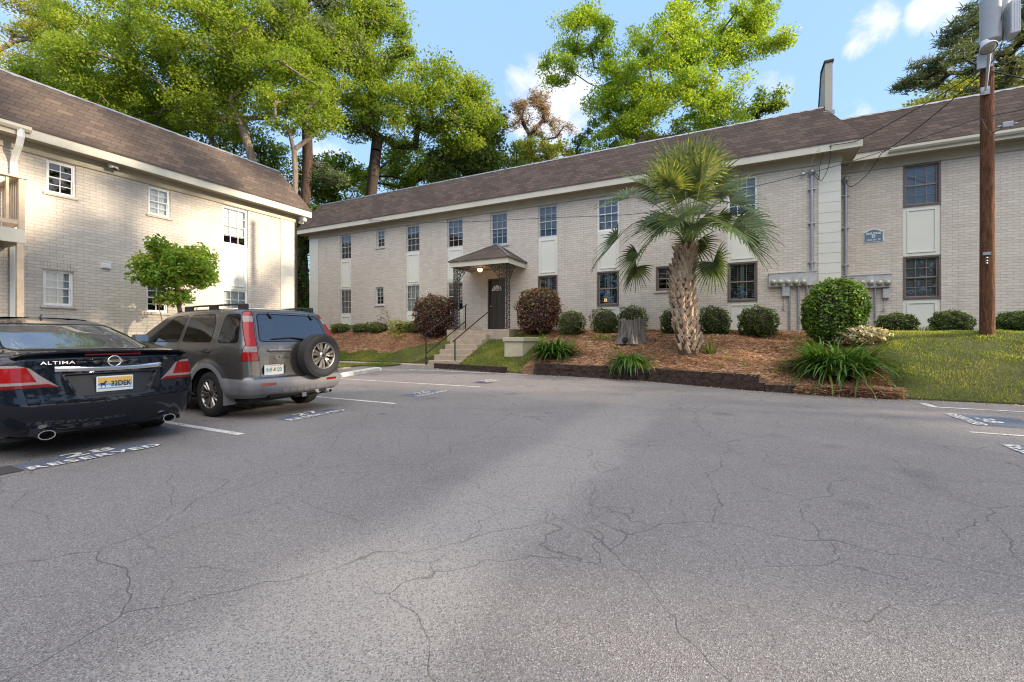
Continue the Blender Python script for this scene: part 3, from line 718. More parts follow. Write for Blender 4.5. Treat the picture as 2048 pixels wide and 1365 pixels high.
def window(bld, P, a0, a1, z0, z1, style='white', inside='blind', cols=3, rows=2, low=0.0, sill=False, label=None):
    """a hung window as part 'window' with its pane and what hangs behind it as sub-parts"""
    mb = MB(); fm, sm = (M_BROWNWIN, M_TANWIN) if style == 'brown' else ((M_GREYWIN, M_GREYWIN) if style == 'grey' else (M_WHITE, M_WHITE))
    fw = 0.055 if style == 'brown' else 0.04
    dF = 0.012 if style == 'brown' else -0.045
    lbox(mb, P, a0, a0 + fw, z0, z1, dF, -0.12); lbox(mb, P, a1 - fw, a1, z0, z1, dF, -0.12)
    lbox(mb, P, a0 + fw, a1 - fw, z1 - fw, z1, dF, -0.12); lbox(mb, P, a0 + fw, a1 - fw, z0, z0 + fw, dF, -0.12)
    zm = (z0 + z1) / 2
    i0, i1 = a0 + fw, a1 - fw
    for k, (s0, s1, dd) in enumerate(((z0 + fw, zm + 0.012, -0.075), (zm - 0.012, z1 - fw, -0.06))):
        w = 0.034 if style == 'brown' else 0.026
        lbox(mb, P, i0, i0 + w, s0, s1, dd, dd - 0.03, 1); lbox(mb, P, i1 - w, i1, s0, s1, dd, dd - 0.03, 1)
        lbox(mb, P, i0 + w, i1 - w, s0, s0 + w, dd, dd - 0.03, 1); lbox(mb, P, i0 + w, i1 - w, s1 - w, s1, dd, dd - 0.03, 1)
        mw = 0.010 if style == 'brown' else 0.016
        for c in range(1, cols):
            a = i0 + (i1 - i0) * c / cols; lbox(mb, P, a - mw / 2, a + mw / 2, s0 + w, s1 - w, dd - 0.004, dd - 0.026, 1)
        for r in range(1, rows):
            z = s0 + (s1 - s0) * r / rows; lbox(mb, P, i0 + w, i1 - w, z - mw / 2, z + mw / 2, dd - 0.006, dd - 0.024, 1)
    if sill: lbox(mb, P, a0 - 0.06, a1 + 0.06, z0 - 0.065, z0 - 0.002, 0.045, -0.02, 2)
    wo = mb.build('window', [fm, sm, M_BRICK], bld, recalc=True)
    if label: tag(wo, label)
    mb = MB()
    mb.quad(P(i0, z0 + fw, -0.091), P(i1, z0 + fw, -0.091), P(i1, zm, -0.091), P(i0, zm, -0.091))
    mb.quad(P(i0, zm, -0.076), P(i1, zm, -0.076), P(i1, z1 - fw, -0.076), P(i0, z1 - fw, -0.076))
    mb.build('pane', M_PANE, wo)
    if inside == 'blind':
        mb = MB(); zb = z0 + fw + (z1 - z0) * low; n = max(6, int((z1 - zb) / 0.05))
        for k in range(n):
            zz = zb + (z1 - fw - zb) * k / n; h = (z1 - fw - zb) / n
            mb.quad(P(i0, zz, -0.150), P(i1, zz, -0.150), P(i1, zz + h * 1.05, -0.170), P(i0, zz + h * 1.05, -0.170))
        mb.build('blind', M_BLIND, wo)
    elif inside == 'curtain_or_blind':
        mb = MB(); n = 26
        V = []
        for k in range(n + 1):
            a = i0 + (i1 - i0) * k / n; d = -0.16 + 0.014 * math.sin(k * 1.55) + 0.006 * math.sin(k * 3.3)
            V += [P(a, z0 + fw * .6 + (z1 - z0) * low, d), P(a, z1 - fw, d)]
        mb.add(V, [(2 * k, 2 * k + 2, 2 * k + 3, 2 * k + 1) for k in range(n)], 0, True)
        mb.build('curtain_or_blind', M_CURTAIN, wo)
    elif inside == 'shutter':
        mb = MB(); am = (i0 + i1) / 2
        lbox(mb, P, am - 0.055, am + 0.055, z0 + fw, z1 - fw, -0.125, -0.155, 0)
        for s0, s1 in ((i0, am - 0.055), (am + 0.055, i1)):
            n = int((z1 - z0) / 0.075)
            for k in range(n):
                zz = z0 + fw + (z1 - z0 - 2 * fw) * k / n
                lbox(mb, P, s0, s1, zz + 0.01, zz + 0.055, -0.14, -0.152, 1)
        mb.build('shutter', [M_SHUTTER, M_SHUTDARK], wo, recalc=True)
    return wo
def panel(bld, P, a0, a1, z0, z1):
    mb = MB()
    lbox(mb, P, a0, a1, z0, z1, -0.03, -0.10)
    m = 0.10; t = 0.035
    b0, b1, c0, c1 = a0 + m, a1 - m, z0 + m, z1 - m
    if c1 - c0 > 0.2:
        lbox(mb, P, b0, b1, c1 - t, c1, -0.008, -0.031); lbox(mb, P, b0, b1, c0, c0 + t, -0.008, -0.031)
        lbox(mb, P, b0, b0 + t, c0 + t, c1 - t, -0.008, -0.031); lbox(mb, P, b1 - t, b1, c0 + t, c1 - t, -0.008, -0.031)
    return mb.build('spandrel_panel', M_PANEL, bld, recalc=True)
def lap_siding(bld, P, a0, a1, z0, z1, h=0.305):
    mb = MB(); z = z0
    while z < z1 - 0.01:
        t = min(z + h, z1)
        v = [P(a0, z, 0.026), P(a1, z, 0.026), P(a1, t, 0.019), P(a0, t, 0.019), P(a0, z, 0.0), P(a1, z, 0.0), P(a0, t, 0.0), P(a1, t, 0.0)]
        mb.add(v, [(0, 1, 2, 3), (0, 4, 5, 1), (0, 3, 6, 4), (1, 5, 7, 2)]); z = t
    return mb.build('corner_siding', M_SIDING, bld, recalc=True)
def mansard(bld, x0, x1, y0, y1, ze, zt, inset, over, hip=(1, 1, 1, 1)):
    """roof over the rectangle; ze = eave (top of fascia), zt = top edge; hip flags: -X, +X, -Y, +Y sides"""
    X0, X1, Y0, Y1 = x0 - over, x1 + over, y0 - over, y1 + over
    i = inset; e = 0.03
    A = [(X0 - e, Y0 - e, ze), (X1 + e, Y0 - e, ze), (X1 + e, Y1 + e, ze), (X0 - e, Y1 + e, ze)]
    B = [(X0 + i * hip[0], Y0 + i, zt), (X1 - i * hip[1], Y0 + i, zt), (X1 - i * hip[1], Y1 - i, zt), (X0 + i * hip[0], Y1 - i, zt)]
    mb = MB()
    for k in range(4):
        a, b, c, d = (Vector(q) for q in (A[k], A[(k + 1) % 4], B[(k + 1) % 4], B[k]))
        mb.quad(a, b, c, d)
    low = [(p[0], p[1], ze - 0.022) for p in A]
    for k in range(4): mb.quad(low[k], low[(k + 1) % 4], A[(k + 1) % 4], A[k])
    mb.poly([(p[0], p[1], p[2] - 0.02) for p in B], 1)
    ro = mb.build('roof', [M_SHINGLE, M_FLASH], bld)
    # metal edge along the top with a ragged lower lip
    mb = MB()
    for k in range(4):
        a, b = Vector(B[k]), Vector(B[(k + 1) % 4]); L = (b - a).length; n = max(4, int(L / 0.16)); d = (b - a).normalized()
        c0 = Vector(A[k]); out = Vector((d.y, -d.x, 0))
        slope = Vector((out.x * i, out.y * i, ze - zt)).normalized()
        nrm = d.cross(slope); nrm = nrm if nrm.z > 0 else -nrm
        rag = random.Random(k)
        V = []
        for j in range(n + 1):
            p = a + d * (L * j / n); w = 0.030 + 0.022 * (j % 2) + rag.uniform(-0.010, 0.010)
            V += [p - out * 0.06 + Vector((0, 0, 0.020)), p + nrm * 0.015 + Vector((0, 0, 0.012)), p + slope * w + nrm * 0.012]
        mb.add(V, [(3 * j + q, 3 * j + 3 + q, 3 * j + 4 + q, 3 * j + 1 + q) for j in range(n) for q in (0, 1)])
    mb.build('flashing', M_FLASH, ro, recalc=False)
    return ro
def eaves(bld, x0, x1, y0, y1, zf0, zf1, zfr, over):
    """fascia boards, soffit and frieze round the rectangle"""
    X0, X1, Y0, Y1 = x0 - over, x1 + over, y0 - over, y1 + over; t = 0.03
    mb = MB()
    mb.box((X0, Y0, zf0), (X1, Y0 + t, zf1)); mb.box((X0, Y1 - t, zf0), (X1, Y1, zf1))
    mb.box((X0, Y0 + t, zf0), (X0 + t, Y1 - t, zf1)); mb.box((X1 - t, Y0 + t, zf0), (X1, Y1 - t, zf1))
    mb.build('fascia', M_TRIM, bld)
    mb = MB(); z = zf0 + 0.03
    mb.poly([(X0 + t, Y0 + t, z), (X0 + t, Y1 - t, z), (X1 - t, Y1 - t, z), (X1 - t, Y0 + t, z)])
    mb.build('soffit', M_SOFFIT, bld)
    mb = MB(); f = 0.05
    mb.box((x0 - f, y0 - f, zfr), (x1 + f, y0, z - .001)); mb.box((x0 - f, y1, zfr), (x1 + f, y1 + f, z - .001))
    mb.box((x0 - f, y0, zfr), (x0, y1, z - .001)); mb.box((x1, y0, zfr), (x1 + f, y1, z - .001))
    mb.build('frieze_board', M_FRIEZE, bld)

# ---- the long building across the lot: main block and set-back wing
YM, YR = 16.1, 17.33
PM = lambda a, z, d: (a, YM - d, z)
PR = lambda a, z, d: (a, YR - d, z)
fm = lambda px: onY(px, 0, YM).x
fr = lambda px: onY(px, 0, YR).x
XL, XR = fm(620), fm(1680)
Z0, ZT = 1.0, 6.44
bd = thing('apartment_building', (-8.8, YM, 1.4), 'long two storey tan brick apartment block across the lot with mansard roof and entrance porch', 'building')
cols = [(680, 702, 'grey', 'grey'), (812, 839, 'grey', 'grey'), (894, 926, 'grey', 'grey'), (1076, 1115, 'grey', 'brown'), (1194, 1238, 'white', 'brown'), (1455, 1515, 'white', 'brown')]
zl0, zl1, zu0, zu1 = 2.37, 3.65, 5.16, 6.42
ops = []
for p0, p1, su, sl in cols: ops.append((fm(p0), fm(p1), 1.32, zu1))
w4 = (fm(981), fm(1015), 5.06, zu1); ops.append(w4)
s1u = (fm(753), fm(769), 5.56, 6.40); s1l = (fm(751), fm(767), 2.77, 3.63); ops += [s1u, s1l]
s2l = (fm(1312), fm(1372), 2.83, 3.69); ops.append(s2l)
door = (fm(976), fm(1010), 1.52, 3.66); ops.append(door)
yb = 26.0
ex = [((XL, yb, Z0), (XL, YM, Z0), (XL, YM, ZT + .3), (XL, yb, ZT + .3)), ((XR, YM, Z0), (XR, yb, Z0), (XR, yb, ZT + .3), (XR, YM, ZT + .3)),
      ((XR, yb, Z0), (XL, yb, Z0), (XL, yb, ZT + .3), (XR, yb, ZT + .3))]
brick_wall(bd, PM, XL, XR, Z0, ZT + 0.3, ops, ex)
ins_u = ['blind', 'blind', 'blind', 'blind', 'blind', 'blind']; low_u = [0.0, 0.05, 0.35, 0.30, 0.0, 0.34]
ins_l = ['curtain_or_blind', 'curtain_or_blind', 'none', 'shutter', 'shutter', 'shutter']
for (p0, p1, su, sl), iu, lu, il in zip(cols, ins_u, low_u, ins_l):
    a0, a1 = fm(p0), fm(p1)
    window(bd, PM, a0, a1, zu0, zu1, su, iu, 3, 2, lu)
    window(bd, PM, a0, a1, zl0, zl1, sl, il, 3 if sl != 'brown' else 3, 2 if sl != 'brown' else 1)
    panel(bd, PM, a0, a1, zl1 + 0.002, zu0 - 0.002); panel(bd, PM, a0, a1, 1.32, zl0 - 0.002)
window(bd, PM, *w4, 'grey', 'blind', 3, 2, 0.35, True)
window(bd, PM, *s1u, 'grey', 'blind', 2, 2, 0.0, True); window(bd, PM, *s1l, 'grey', 'curtain_or_blind', 2, 2, 0.55, True)
window(bd, PM, *s2l, 'brown', 'blind', 3, 2, 0.5, True)
lap_siding(bd, PM, XL - 0.02, fm(636.5), Z0, ZT); lap_siding(bd, PM, fm(1636.5), XR + 0.02, Z0, ZT)
# a warm lamp standing in one lower window
mb = MB(); p = PM(fm(1207), 2.55, -0.30); mb.lathe([(0.0, 0.0), (0.06, .0), (0.045, .12), (0.0, .12)], p, n=12); mb.build('lit_lamp', M_GLOWROOM, bd)

XW = 15.5
wops = [(fr(1806), fr(1881.8), 1.25, zu1 + 0.02)]
exw = [((XW, YR, Z0), (XW, 27.2, Z0), (XW, 27.2, ZT + .3), (XW, YR, ZT + .3)), ((XW, 27.2, Z0), (XR, 27.2, Z0), (XR, 27.2, ZT + .3), (XW, 27.2, ZT + .3))]
more = [(7.6, 8.6, 1.25, zu1 + .02), (11.2, 12.2, 1.25, zu1 + .02)]
wops += more
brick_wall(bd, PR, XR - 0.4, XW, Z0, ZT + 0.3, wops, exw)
for k, (a0, a1, q, r) in enumerate(wops):
    window(bd, PR, a0, a1, 5.17, zu1 + 0.02, 'brown', 'blind', 3, 2, 0.0); window(bd, PR, a0, a1, 2.36, 3.66, 'brown', 'blind', 3, 2, 0.0)
    panel(bd, PR, a0, a1, 3.662, 5.168); panel(bd, PR, a0, a1, 1.25, 2.358)
eaves(bd, XL, XR, YM, yb, 6.66, 6.90, ZT, 0.45)
eaves(bd, XR + 0.5, XW, YR, 27.2, 6.655, 6.895, ZT, 0.45)
mb = MB(); mb.box((XR - .1, YR - 0.05, ZT), (XR + .45, YR, 6.68)); mb.build('frieze_board', M_FRIEZE, bd)
mb = MB(); mb.box((XR - .1, YR - 0.45, 6.655), (XR + .05, YR - 0.42, 6.895)); mb.build('fascia', M_TRIM, bd)
mansard(bd, XL, XR, YM, yb, 6.905, 8.32, 0.80, 0.45)
mansard(bd, XR - 0.6, XW, YR, 27.2, 6.90, 8.34, 0.80, 0.45, (0, 1, 1, 1))
# gutter on the wing
gx0 = onY(1777, 0, YR - 0.5).x
mb = MB(); pr = [(0, .0), (-.075, .0), (-.115, .05), (-.115, .12), (-.10, .12), (-.09, .055), (-.07, .015), (0, .015)]
V = [(x, YR - 0.452 + d, 6.75 + z) for x in (gx0, XW + .4) for d, z in pr]
mb.add(V, [(i, (i + 1) % 8, 8 + (i + 1) % 8, 8 + i) for i in range(8)] + [tuple(range(8))[::-1], tuple(range(8, 16))])
mb.build('gutter', M_TRIM, bd, recalc=True)
# fire wall rising through the roof between the two blocks
px0 = onY(1650, 0, 16.38).x; px1 = onY(1665, 0, 16.38).x
mb = MB()
prof = [(16.38, 8.0), (16.36, 9.62), (16.95, 9.62), (17.35, 8.75), (17.8, 8.32), (17.8, 8.0)]
mb.prism([(px0, y, z) for y, z in prof], (px1 - px0, 0, 0)); fw = mb.build('fire_wall', M_FRIEZE, bd, recalc=True)
mb = MB()
cap = [(16.33, 9.63), (16.33, 9.70), (16.99, 9.70), (17.40, 8.82), (17.85, 8.38), (17.85, 8.33), (17.37, 8.77), (16.96, 9.63)]
mb.prism([(px0 - 0.03, y, z) for y, z in cap], (px1 - px0 + 0.06, 0, 0)); mb.build('coping', M_SHINGLE, fw, recalc=True)
mb = MB(); mb.box((px0 - 0.05, 16.33, 8.02), (px1 + 0.05, 16.36, 8.14)); mb.build('flashing', M_FLASH, fw)

# porch
QX0, QX1, QY0 = -10.08, -7.46, 14.5
po_z0, po_z1, ap = 3.98, 4.20, (-8.8, YM - 0.01, 5.08)
mb = MB(); A, B, C, D = (QX0 - .05, QY0 - .05, po_z1 + .01), (QX1 + .05, QY0 - .05, po_z1 + .01), (QX1 + .05, YM, po_z1 + .01), (QX0 - .05, YM, po_z1 + .01)
AP = Vector(ap) - Vector((0, 0.05, 0))
mb.add([A, B, C, D, AP], [(0, 1, 4), (1, 2, 4), (3, 0, 4)]); mb.add([Vector(q) - Vector((0, 0, .03)) for q in (A, B, C, D)] + [A, B, C, D], [(0, 1, 5, 4), (1, 2, 6, 5), (3, 0, 4, 7)])
pr_ = mb.build('porch_roof', M_PORCHSH, bd)
mb = MB(); mb.box((QX0, QY0, po_z0), (QX1, QY0 + .03, po_z1)); mb.box((QX0, QY0 + .03, po_z0), (QX0 + .03, YM - .002, po_z1)); mb.box((QX1 - .03, QY0 + .03, po_z0), (QX1, YM - .002, po_z1))
mb.build('fascia', M_TRIM, pr_)
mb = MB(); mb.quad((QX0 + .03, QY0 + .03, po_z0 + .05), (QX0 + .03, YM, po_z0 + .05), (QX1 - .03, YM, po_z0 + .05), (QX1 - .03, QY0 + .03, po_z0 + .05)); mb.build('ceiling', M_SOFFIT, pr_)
mb = MB()
for e0, e1 in ((B, AP), (A, AP)): mb.tube([Vector(e0) + Vector((0, 0, .02)), Vector(e1) + Vector((0, 0, .02))], 0.035, 6)
mb.tube([Vector(C) + Vector((0, -.02, .03)), AP + Vector((0.03, 0.03, .03))], 0.05, 5, flat=0.5); mb.build('flashing', M_FLASH, pr_)
def scroll_panel(mb, o, right, w, z0, z1):
    o = Vector(o); r = Vector(right)
    P = lambda u, z: o + r * u + Vector((0, 0, z))
    for u in (0, w): mb.tube([P(u, z0), P(u, z1)], 0.014, 4)
    n = int((z1 - z0) / 0.135); ax = r.cross(Vector((0, 0, 1)))
    for k in range(n):
        zz = z0 + (z1 - z0) * (k + .5) / n; f = 1 if k % 2 else -1
        mb.ring(P(w / 2 + f * 0.025, zz), 0.062, 0.0105, ax, 10, 4); mb.ring(P(w / 2 - f * 0.07, zz + .03), 0.034, 0.009, ax, 8, 4)
        mb.ring(P(w / 2 + f * 0.085, zz + .06), 0.026, 0.009, ax, 8, 4)
        mb.tube([P(0, zz - .05), P(w * .35, zz - .02), P(w * .65, zz + .03), P(w, zz + .06)], 0.0095, 4, caps=False)
def bracket(mb, o, right, L):
    o = Vector(o); r = Vector(right); ax = r.cross(Vector((0, 0, 1)))
    P = lambda u, z: o + r * u + Vector((0, 0, z))
    mb.tube([P(0, -.55), P(L * .25, -.40), P(L * .6, -.14), P(L, -.02)], 0.013, 4); mb.tube([P(0, 0), P(L, 0)], 0.013, 4)
    for u, z, q in ((.10, -.12, .075), (.10, -.28, .06), (.25, -.10, .065), (.37, -.08, .045), (.06, -.42, .04), (.22, -.24, .04)):
        mb.ring(P(u * L / .5, z), q, 0.011, ax, 10, 4)
for cx, s in ((QX0 + 0.12, 1), (QX1 - 0.12, -1)):
    mb = MB(); y = QY0 + 0.1
    scroll_panel(mb, (cx, y, 0), (s, 0, 0), 0.29, 1.50, po_z0 + .04); scroll_panel(mb, (cx, y, 0), (0, 1, 0), 0.29, 1.50, po_z0 + .04)
    bracket(mb, (cx + s * 0.29, y, po_z0), (s, 0, 0), 0.48); bracket(mb, (cx, y + .29, po_z0), (0, 1, 0), 0.48)
    mb.build('iron_column', M_IRON, pr_)
lamp_c = Vector((-9.12, 15.25, po_z0 + .04))
lt = MB(); lt.lathe([(0.0, 0), (0.10, 0), (0.11, -.03), (0.09, -.05)], lamp_c, n=20); fx_ = lt.build('ceiling_light', M_METAL, bd)
lt = MB(); lt.lathe([(0.09, -.05), (0.105, -.09), (0.085, -.14), (0.04, -.17), (0.0, -.175)], lamp_c, n=20); gl = lt.build('globe', M_GLOW, fx_)
# front door with a sunburst light
d0, d1, dz0, dz1 = door
mb = MB()
lbox(mb, PM, d0, d0 + .07, dz0, dz1, 0.02, -.12); lbox(mb, PM, d1 - .07, d1, dz0, dz1, 0.02, -.12); lbox(mb, PM, d0 + .07, d1 - .07, dz1 - .08, dz1, 0.02, -.12)
lbox(mb, PM, d0 + .07, d1 - .07, dz0, dz1 - .08, -.06, -.11)
for a_, b_ in ((d0 + .15, (d0 + d1) / 2 - .03), ((d0 + d1) / 2 + .03, d1 - .15)):
    for za, zb_ in ((1.66, 2.25), (2.35, 3.02)): lbox(mb, PM, a_, b_, za, zb_, -.045, -.061)
do = mb.build('front_door', M_DOOR, bd, recalc=True)
mb = MB(); cx, cz = (d0 + d1) / 2, 3.14
pts = [PM(cx + .26 * math.cos(t), cz + .26 * math.sin(t), -.052) for t in np.linspace(0, PI, 13)]
mb.poly(pts); mb.build('fan_light', M_CURTAIN, do)
mb = MB()
for t in np.linspace(0, PI, 6): mb.tube([PM(cx + .07 * math.cos(t), cz + .07 * math.sin(t), -.045), PM(cx + .26 * math.cos(t), cz + .26 * math.sin(t), -.045)], .009, 4)
mb.tube([PM(cx + .075 * math.cos(t), cz + .075 * math.sin(t), -.045) for t in np.linspace(0, PI, 9)], .01, 4); mb.tube([PM(cx + .265 * math.cos(t), cz + .265 * math.sin(t), -.045) for t in np.linspace(0, PI, 13)], .013, 4)
mb.tube([PM(cx - .27, cz, -.045), PM(cx + .27, cz, -.045)], .012, 4)
mb.build('fan_light_bars', M_DOOR, do)
mb = MB(); mb.lathe([(0, 0), (.02, 0), (.02, .03), (.035, .045), (.03, .07), (0, .075)], PM(d0 + .14, 2.5, -.06), (0, -1, 0), 12); mb.build('door_knob', M_CHROME, do)
mb = MB(); a_, z_ = fm(966), onY(966, 588, YM).z
lbox(mb, PM, a_ - .10, a_ + .10, z_ - .16, z_ + .16, 0.002, 0.02); mb.build('wall_plaque', M_CREAMBLOCK, bd, recalc=True)

# sign on the wing
sx, szc = fr(1746.5), onY(1746.5, 472, YR).z
sg = thing('building_sign', (sx, YR, szc), 'blue sign with white border and arched top reading building D', 'sign')
W_, H_ = 0.245, 0.20
def sign_pts(k, d):
    top = [(-1, .62), (-.78, .64), (-.62, .80), (-.45, .92), (-.2, 1.0), (0, 1.06), (.2, 1.0), (.45, .92), (.62, .80), (.78, .64), (1, .62)]
    pts = [(-1, -1), (1, -1)] + top[::-1]
    return [(sx + x * (W_ - k), YR - d, szc + z * (H_ - k)) for x, z in pts]
mb = MB(); mb.prism(sign_pts(0, 0.004), (0, -0.022, 0)); mb.build('border', M_SIGNWHITE, sg, recalc=True)
mb = MB(); mb.prism(sign_pts(0.018, 0.027), (0, -0.006, 0)); mb.build('board', M_SIGNBLUE, sg, recalc=True)
mb = MB(); Rr, Uu = (1, 0, 0), (0, 0, 1)
put_text(mb, 'BUILDING', 0.088, (sx, YR - .035, szc + .065), Rr, Uu, .002, .0012, sx=0.9, spacing=1.05)
put_text(mb, 'D', 0.125, (sx, YR - .035, szc - .025), Rr, Uu, .002, .003)
put_text(mb, 'Units 25 - 32', 0.068, (sx, YR - .035, szc - .13), Rr, Uu, .002, .001, sx=.95)
mb.build('lettering', M_SIGNWHITE, sg)

# electric meters
def meter_bank(P, f, Yw, p0, p1, ytop, ybot, meters, boxes, pipes, label, my):
    a0, a1 = f(p0), f(p1); z1 = onY((p0 + p1) / 2, ytop, Yw).z; z0 = onY((p0 + p1) / 2, ybot, Yw).z
    t = thing('meter_bank', (a0, Yw, z0), label, 'electric meters', 'electric meter banks on the wall')
    mb = MB(); lbox(mb, P, a0, a1, z0, z1, 0.004, 0.14); n = 6
    lbox(mb, P, a0 - .01, a1 + .01, z1 + .001, z1 + .018, 0.004, 0.16)
    for k in range(1, n): a = a0 + (a1 - a0) * k / n; lbox(mb, P, a - .004, a + .004, z0 + .13, z1 - .02, 0.1405, 0.146)
    mb.build('cabinet', M_METAL, t, recalc=True)
    for m in meters:
        c = onY(m, my, Yw); o = P(c.x, c.z, 0.14)
        mb = MB(); mb.lathe([(.085, 0), (.085, .03), (.078, .035)], o, (0, -1, 0), 20); me_ = mb.build('meter', M_METAL, t)
        mb = MB(); mb.lathe([(.075, .03), (.073, .09), (.06, .115), (0, .125)], o, (0, -1, 0), 20); mb.build('dome', M_METER, me_)
    for (b0, b1, yt, yb_) in boxes:
        q0, q1 = onY(b0, yt, Yw), onY(b1, yb_, Yw)
        mb = MB(); lbox(mb, P, q0.x, q1.x, q1.z, q0.z, 0.004, 0.12); lbox(mb, P, q0.x + .03, q1.x - .03, q1.z + .03, q0.z - .05, .121, .126); mb.build('switch_box', M_METAL, t, recalc=True)
        mb = MB(); xc = q0.x + .05; mb.tube([P(xc, q1.z, .05), P(xc, q1.z - .32, .05)], .012, 6); mb.tube([P(xc, q1.z - .32, .06), P(xc, q1.z - .40, .06)], .035, 8); mb.build('ground_lead', M_METAL, t)
    for (p, yt, yb_, r) in pipes:
        q0, q1 = onY(p, yt, Yw), onY(p, yb_, Yw)
        mb = MB(); mb.tube([P(q0.x, q0.z, .06), P(q0.x, q1.z, .06)], r, 8); mb.build('conduit', M_CONDUIT, t)
    return t
meter_bank(PM, fm, YM, 1537, 1632, 547, 573, (1546, 1560, 1575, 1590, 1606), ((1564, 1578, 574, 593),), ((1579, 574, 664, .03), (1596.5, 573, 664, .03), (1613, 573, 664, .025)),
           'row of five electric meters on the main wall left of the round green bush', 566)
meter_bank(PR, fr, YR, 1683, 1780, 552, 577, (1722, 1739, 1756, 1772), ((1763.5, 1778, 578.5, 597),), ((1749, 577, 668, .028),),
           'row of electric meters on the wing below the blue sign', 567)
def mast(P, Yw, px, yt, yb_, label):
    q0, q1 = onY(px, yt, Yw), onY(px, yb_, Yw); xx = q0.x
    t = thing('service_mast', (xx, Yw, q1.z), label, 'conduit', 'service conduits on the wall')
    mb = MB(); mb.tube([P(xx, q1.z, .07), P(xx, q0.z, .07)], .044, 10); mb.build('pipe', M_CONDUIT, t)
    mb = MB(); mb.lathe([(.05, -.02), (.075, .02), (.085, .10), (.06, .16), (0, .18)], P(xx, q0.z, .07), (0, -.3, 1), 14); mb.build('weatherhead', M_CONDUIT, t)
    for z in (q0.z - .45, (q0.z + q1.z) / 2, q1.z + .3):
        mb = MB(); lbox(mb, P, xx - .09, xx + .09, z, z + .025, 0.0, .118); mb.build('strap', M_METAL, t, recalc=True)
    return Vector(P(xx, q0.z + .12, .14))
HEAD1 = mast(PM, YM, 1623, 352, 546, 'grey conduit riser left of the pale corner siding')
HEAD2 = mast(PR, YR, 1690.5, 366, 551, 'grey conduit riser right of the pale corner siding')
q = onY(1605.5, 346, YM)
t = thing('security_light', (q.x, YM, q.z), 'small white security light high on the main wall near the corner', 'light')
mb = MB(); mb.lathe([(.05, 0), (.05, .03), (.02, .04)], (q.x, YM - .001, q.z), (0, -1, 0), 12); mb.build('base', M_METAL, t)
mb = MB(); mb.lathe([(.0, -.02), (.03, -.01), (.05, .08), (.045, .11), (0, .115)], (q.x, YM - .05, q.z - .02), (0, -.7, -.6), 12); mb.build('lamp', M_WHITE, t)

# ---- the building on the left with the balcony
XB = -15.07
PB = lambda a, z, d: (XB + d, a, z)
fb = lambda px: onX(px, 0, XB).y
bl = thing('apartment_building', (XB, 5.0, 0.4), 'sunlit tan brick apartment building on the left with balcony and mansard roof', 'building')
yB0, yB1 = -9.0, fb(587)
zT = 5.62
U1 = (fb(92.7), fb(151.5), 4.78, 5.60); U2 = (fb(297), fb(341), 4.77, 5.60); U3 = (fb(445.5), fb(496), 0.4, 5.60)
L1 = (fb(86.5), fb(147), 1.99, 2.87); L2 = (fb(293), fb(336), 1.93, 2.80)
ops = [U1, U2, U3, L1, L2, (-3.4, -1.6, 3.45, 5.5)]
exb = [((XB, yB1, 0), (XB - 10, yB1, 0), (XB - 10, yB1, zT + .3), (XB, yB1, zT + .3)), ((XB - 10, yB0, 0), (XB, yB0, 0), (XB, yB0, zT + .3), (XB - 10, yB0, zT + .3)),
       ((XB - 10, yB1, 0), (XB - 10, yB0, 0), (XB - 10, yB0, zT + .3), (XB - 10, yB1, zT + .3))]
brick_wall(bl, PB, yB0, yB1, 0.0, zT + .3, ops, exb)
window(bl, PB, *U1, 'white', 'none', 2, 2, 0.0, True); window(bl, PB, *U2, 'white', 'curtain_or_blind', 2, 2, 0.0, True)
window(bl, PB, U3[0], U3[1], 4.32, 5.60, 'white', 'curtain_or_blind', 3, 2, 0.22); window(bl, PB, U3[0], U3[1], 1.54, 2.82, 'white', 'curtain_or_blind', 3, 2, 0.0)  # upper one stands for a sunlit blind, its brightness put into the paler colour
panel(bl, PB, U3[0], U3[1], 2.822, 4.318); panel(bl, PB, U3[0], U3[1], 0.4, 1.538)
window(bl, PB, *L1, 'white', 'curtain_or_blind', 2, 2, 0.0, True); window(bl, PB, *L2, 'white', 'blind', 2, 2, 0.35, True)
mb = MB(); lbox(mb, PB, -3.4, -1.6, 3.45, 5.5, -.05, -.1); mb.build('balcony_door', M_DOOR, bl, recalc=True)
lap_siding(bl, PB, fb(561), yB1 + .02, 0.2, zT)
mb = MB()   # soldier course over the lower window
for k in range(11):
    a = L1[0] - .06 + (L1[1] - L1[0] + .12) * k / 11; w = (L1[1] - L1[0] + .12) / 11
    lbox(mb, PB, a + .006, a + w - .006, L1[3] + .01, L1[3] + .24, 0.001, 0.012)
mb.build('lintel', M_BRICK, bl, recalc=True)
q = onX(211, 532, XB); mb = MB(); lbox(mb, PB, q.y - .10, q.y + .10, q.z - .07, q.z + .07, .001, .05)
for k in range(3): lbox(mb, PB, q.y - .08, q.y + .08, q.z - .05 + .04 * k, q.z - .03 + .04 * k, .0505, .06)
mb.build('vent_cover', M_WHITE, bl, recalc=True)
eaves(bl, XB - 10, XB, yB0, yB1, 5.84, 6.08, zT, 0.45)
mansard(bl, XB - 10, XB, yB0, yB1, 6.085, 7.52, 0.80, 0.45)
q = onX(226, 325, XB + .2); mb = MB(); mb.box((XB + .12, q.y - .10, 5.80), (XB + .26, q.y + .10, 5.866)); mb.lathe([(.06, 0), (.075, .06), (.05, .09)], (XB + .2, q.y - .05, 5.80), (.4, .3, -1), 10); mb.lathe([(.06, 0), (.075, .06), (.05, .09)], (XB + .2, q.y + .06, 5.80), (.4, -.3, -1), 10)
tag(mb.build('flood_light', M_METAL, loc=(XB + .2, q.y, 5.84)), 'twin flood light under the eave of the left building', 'light')
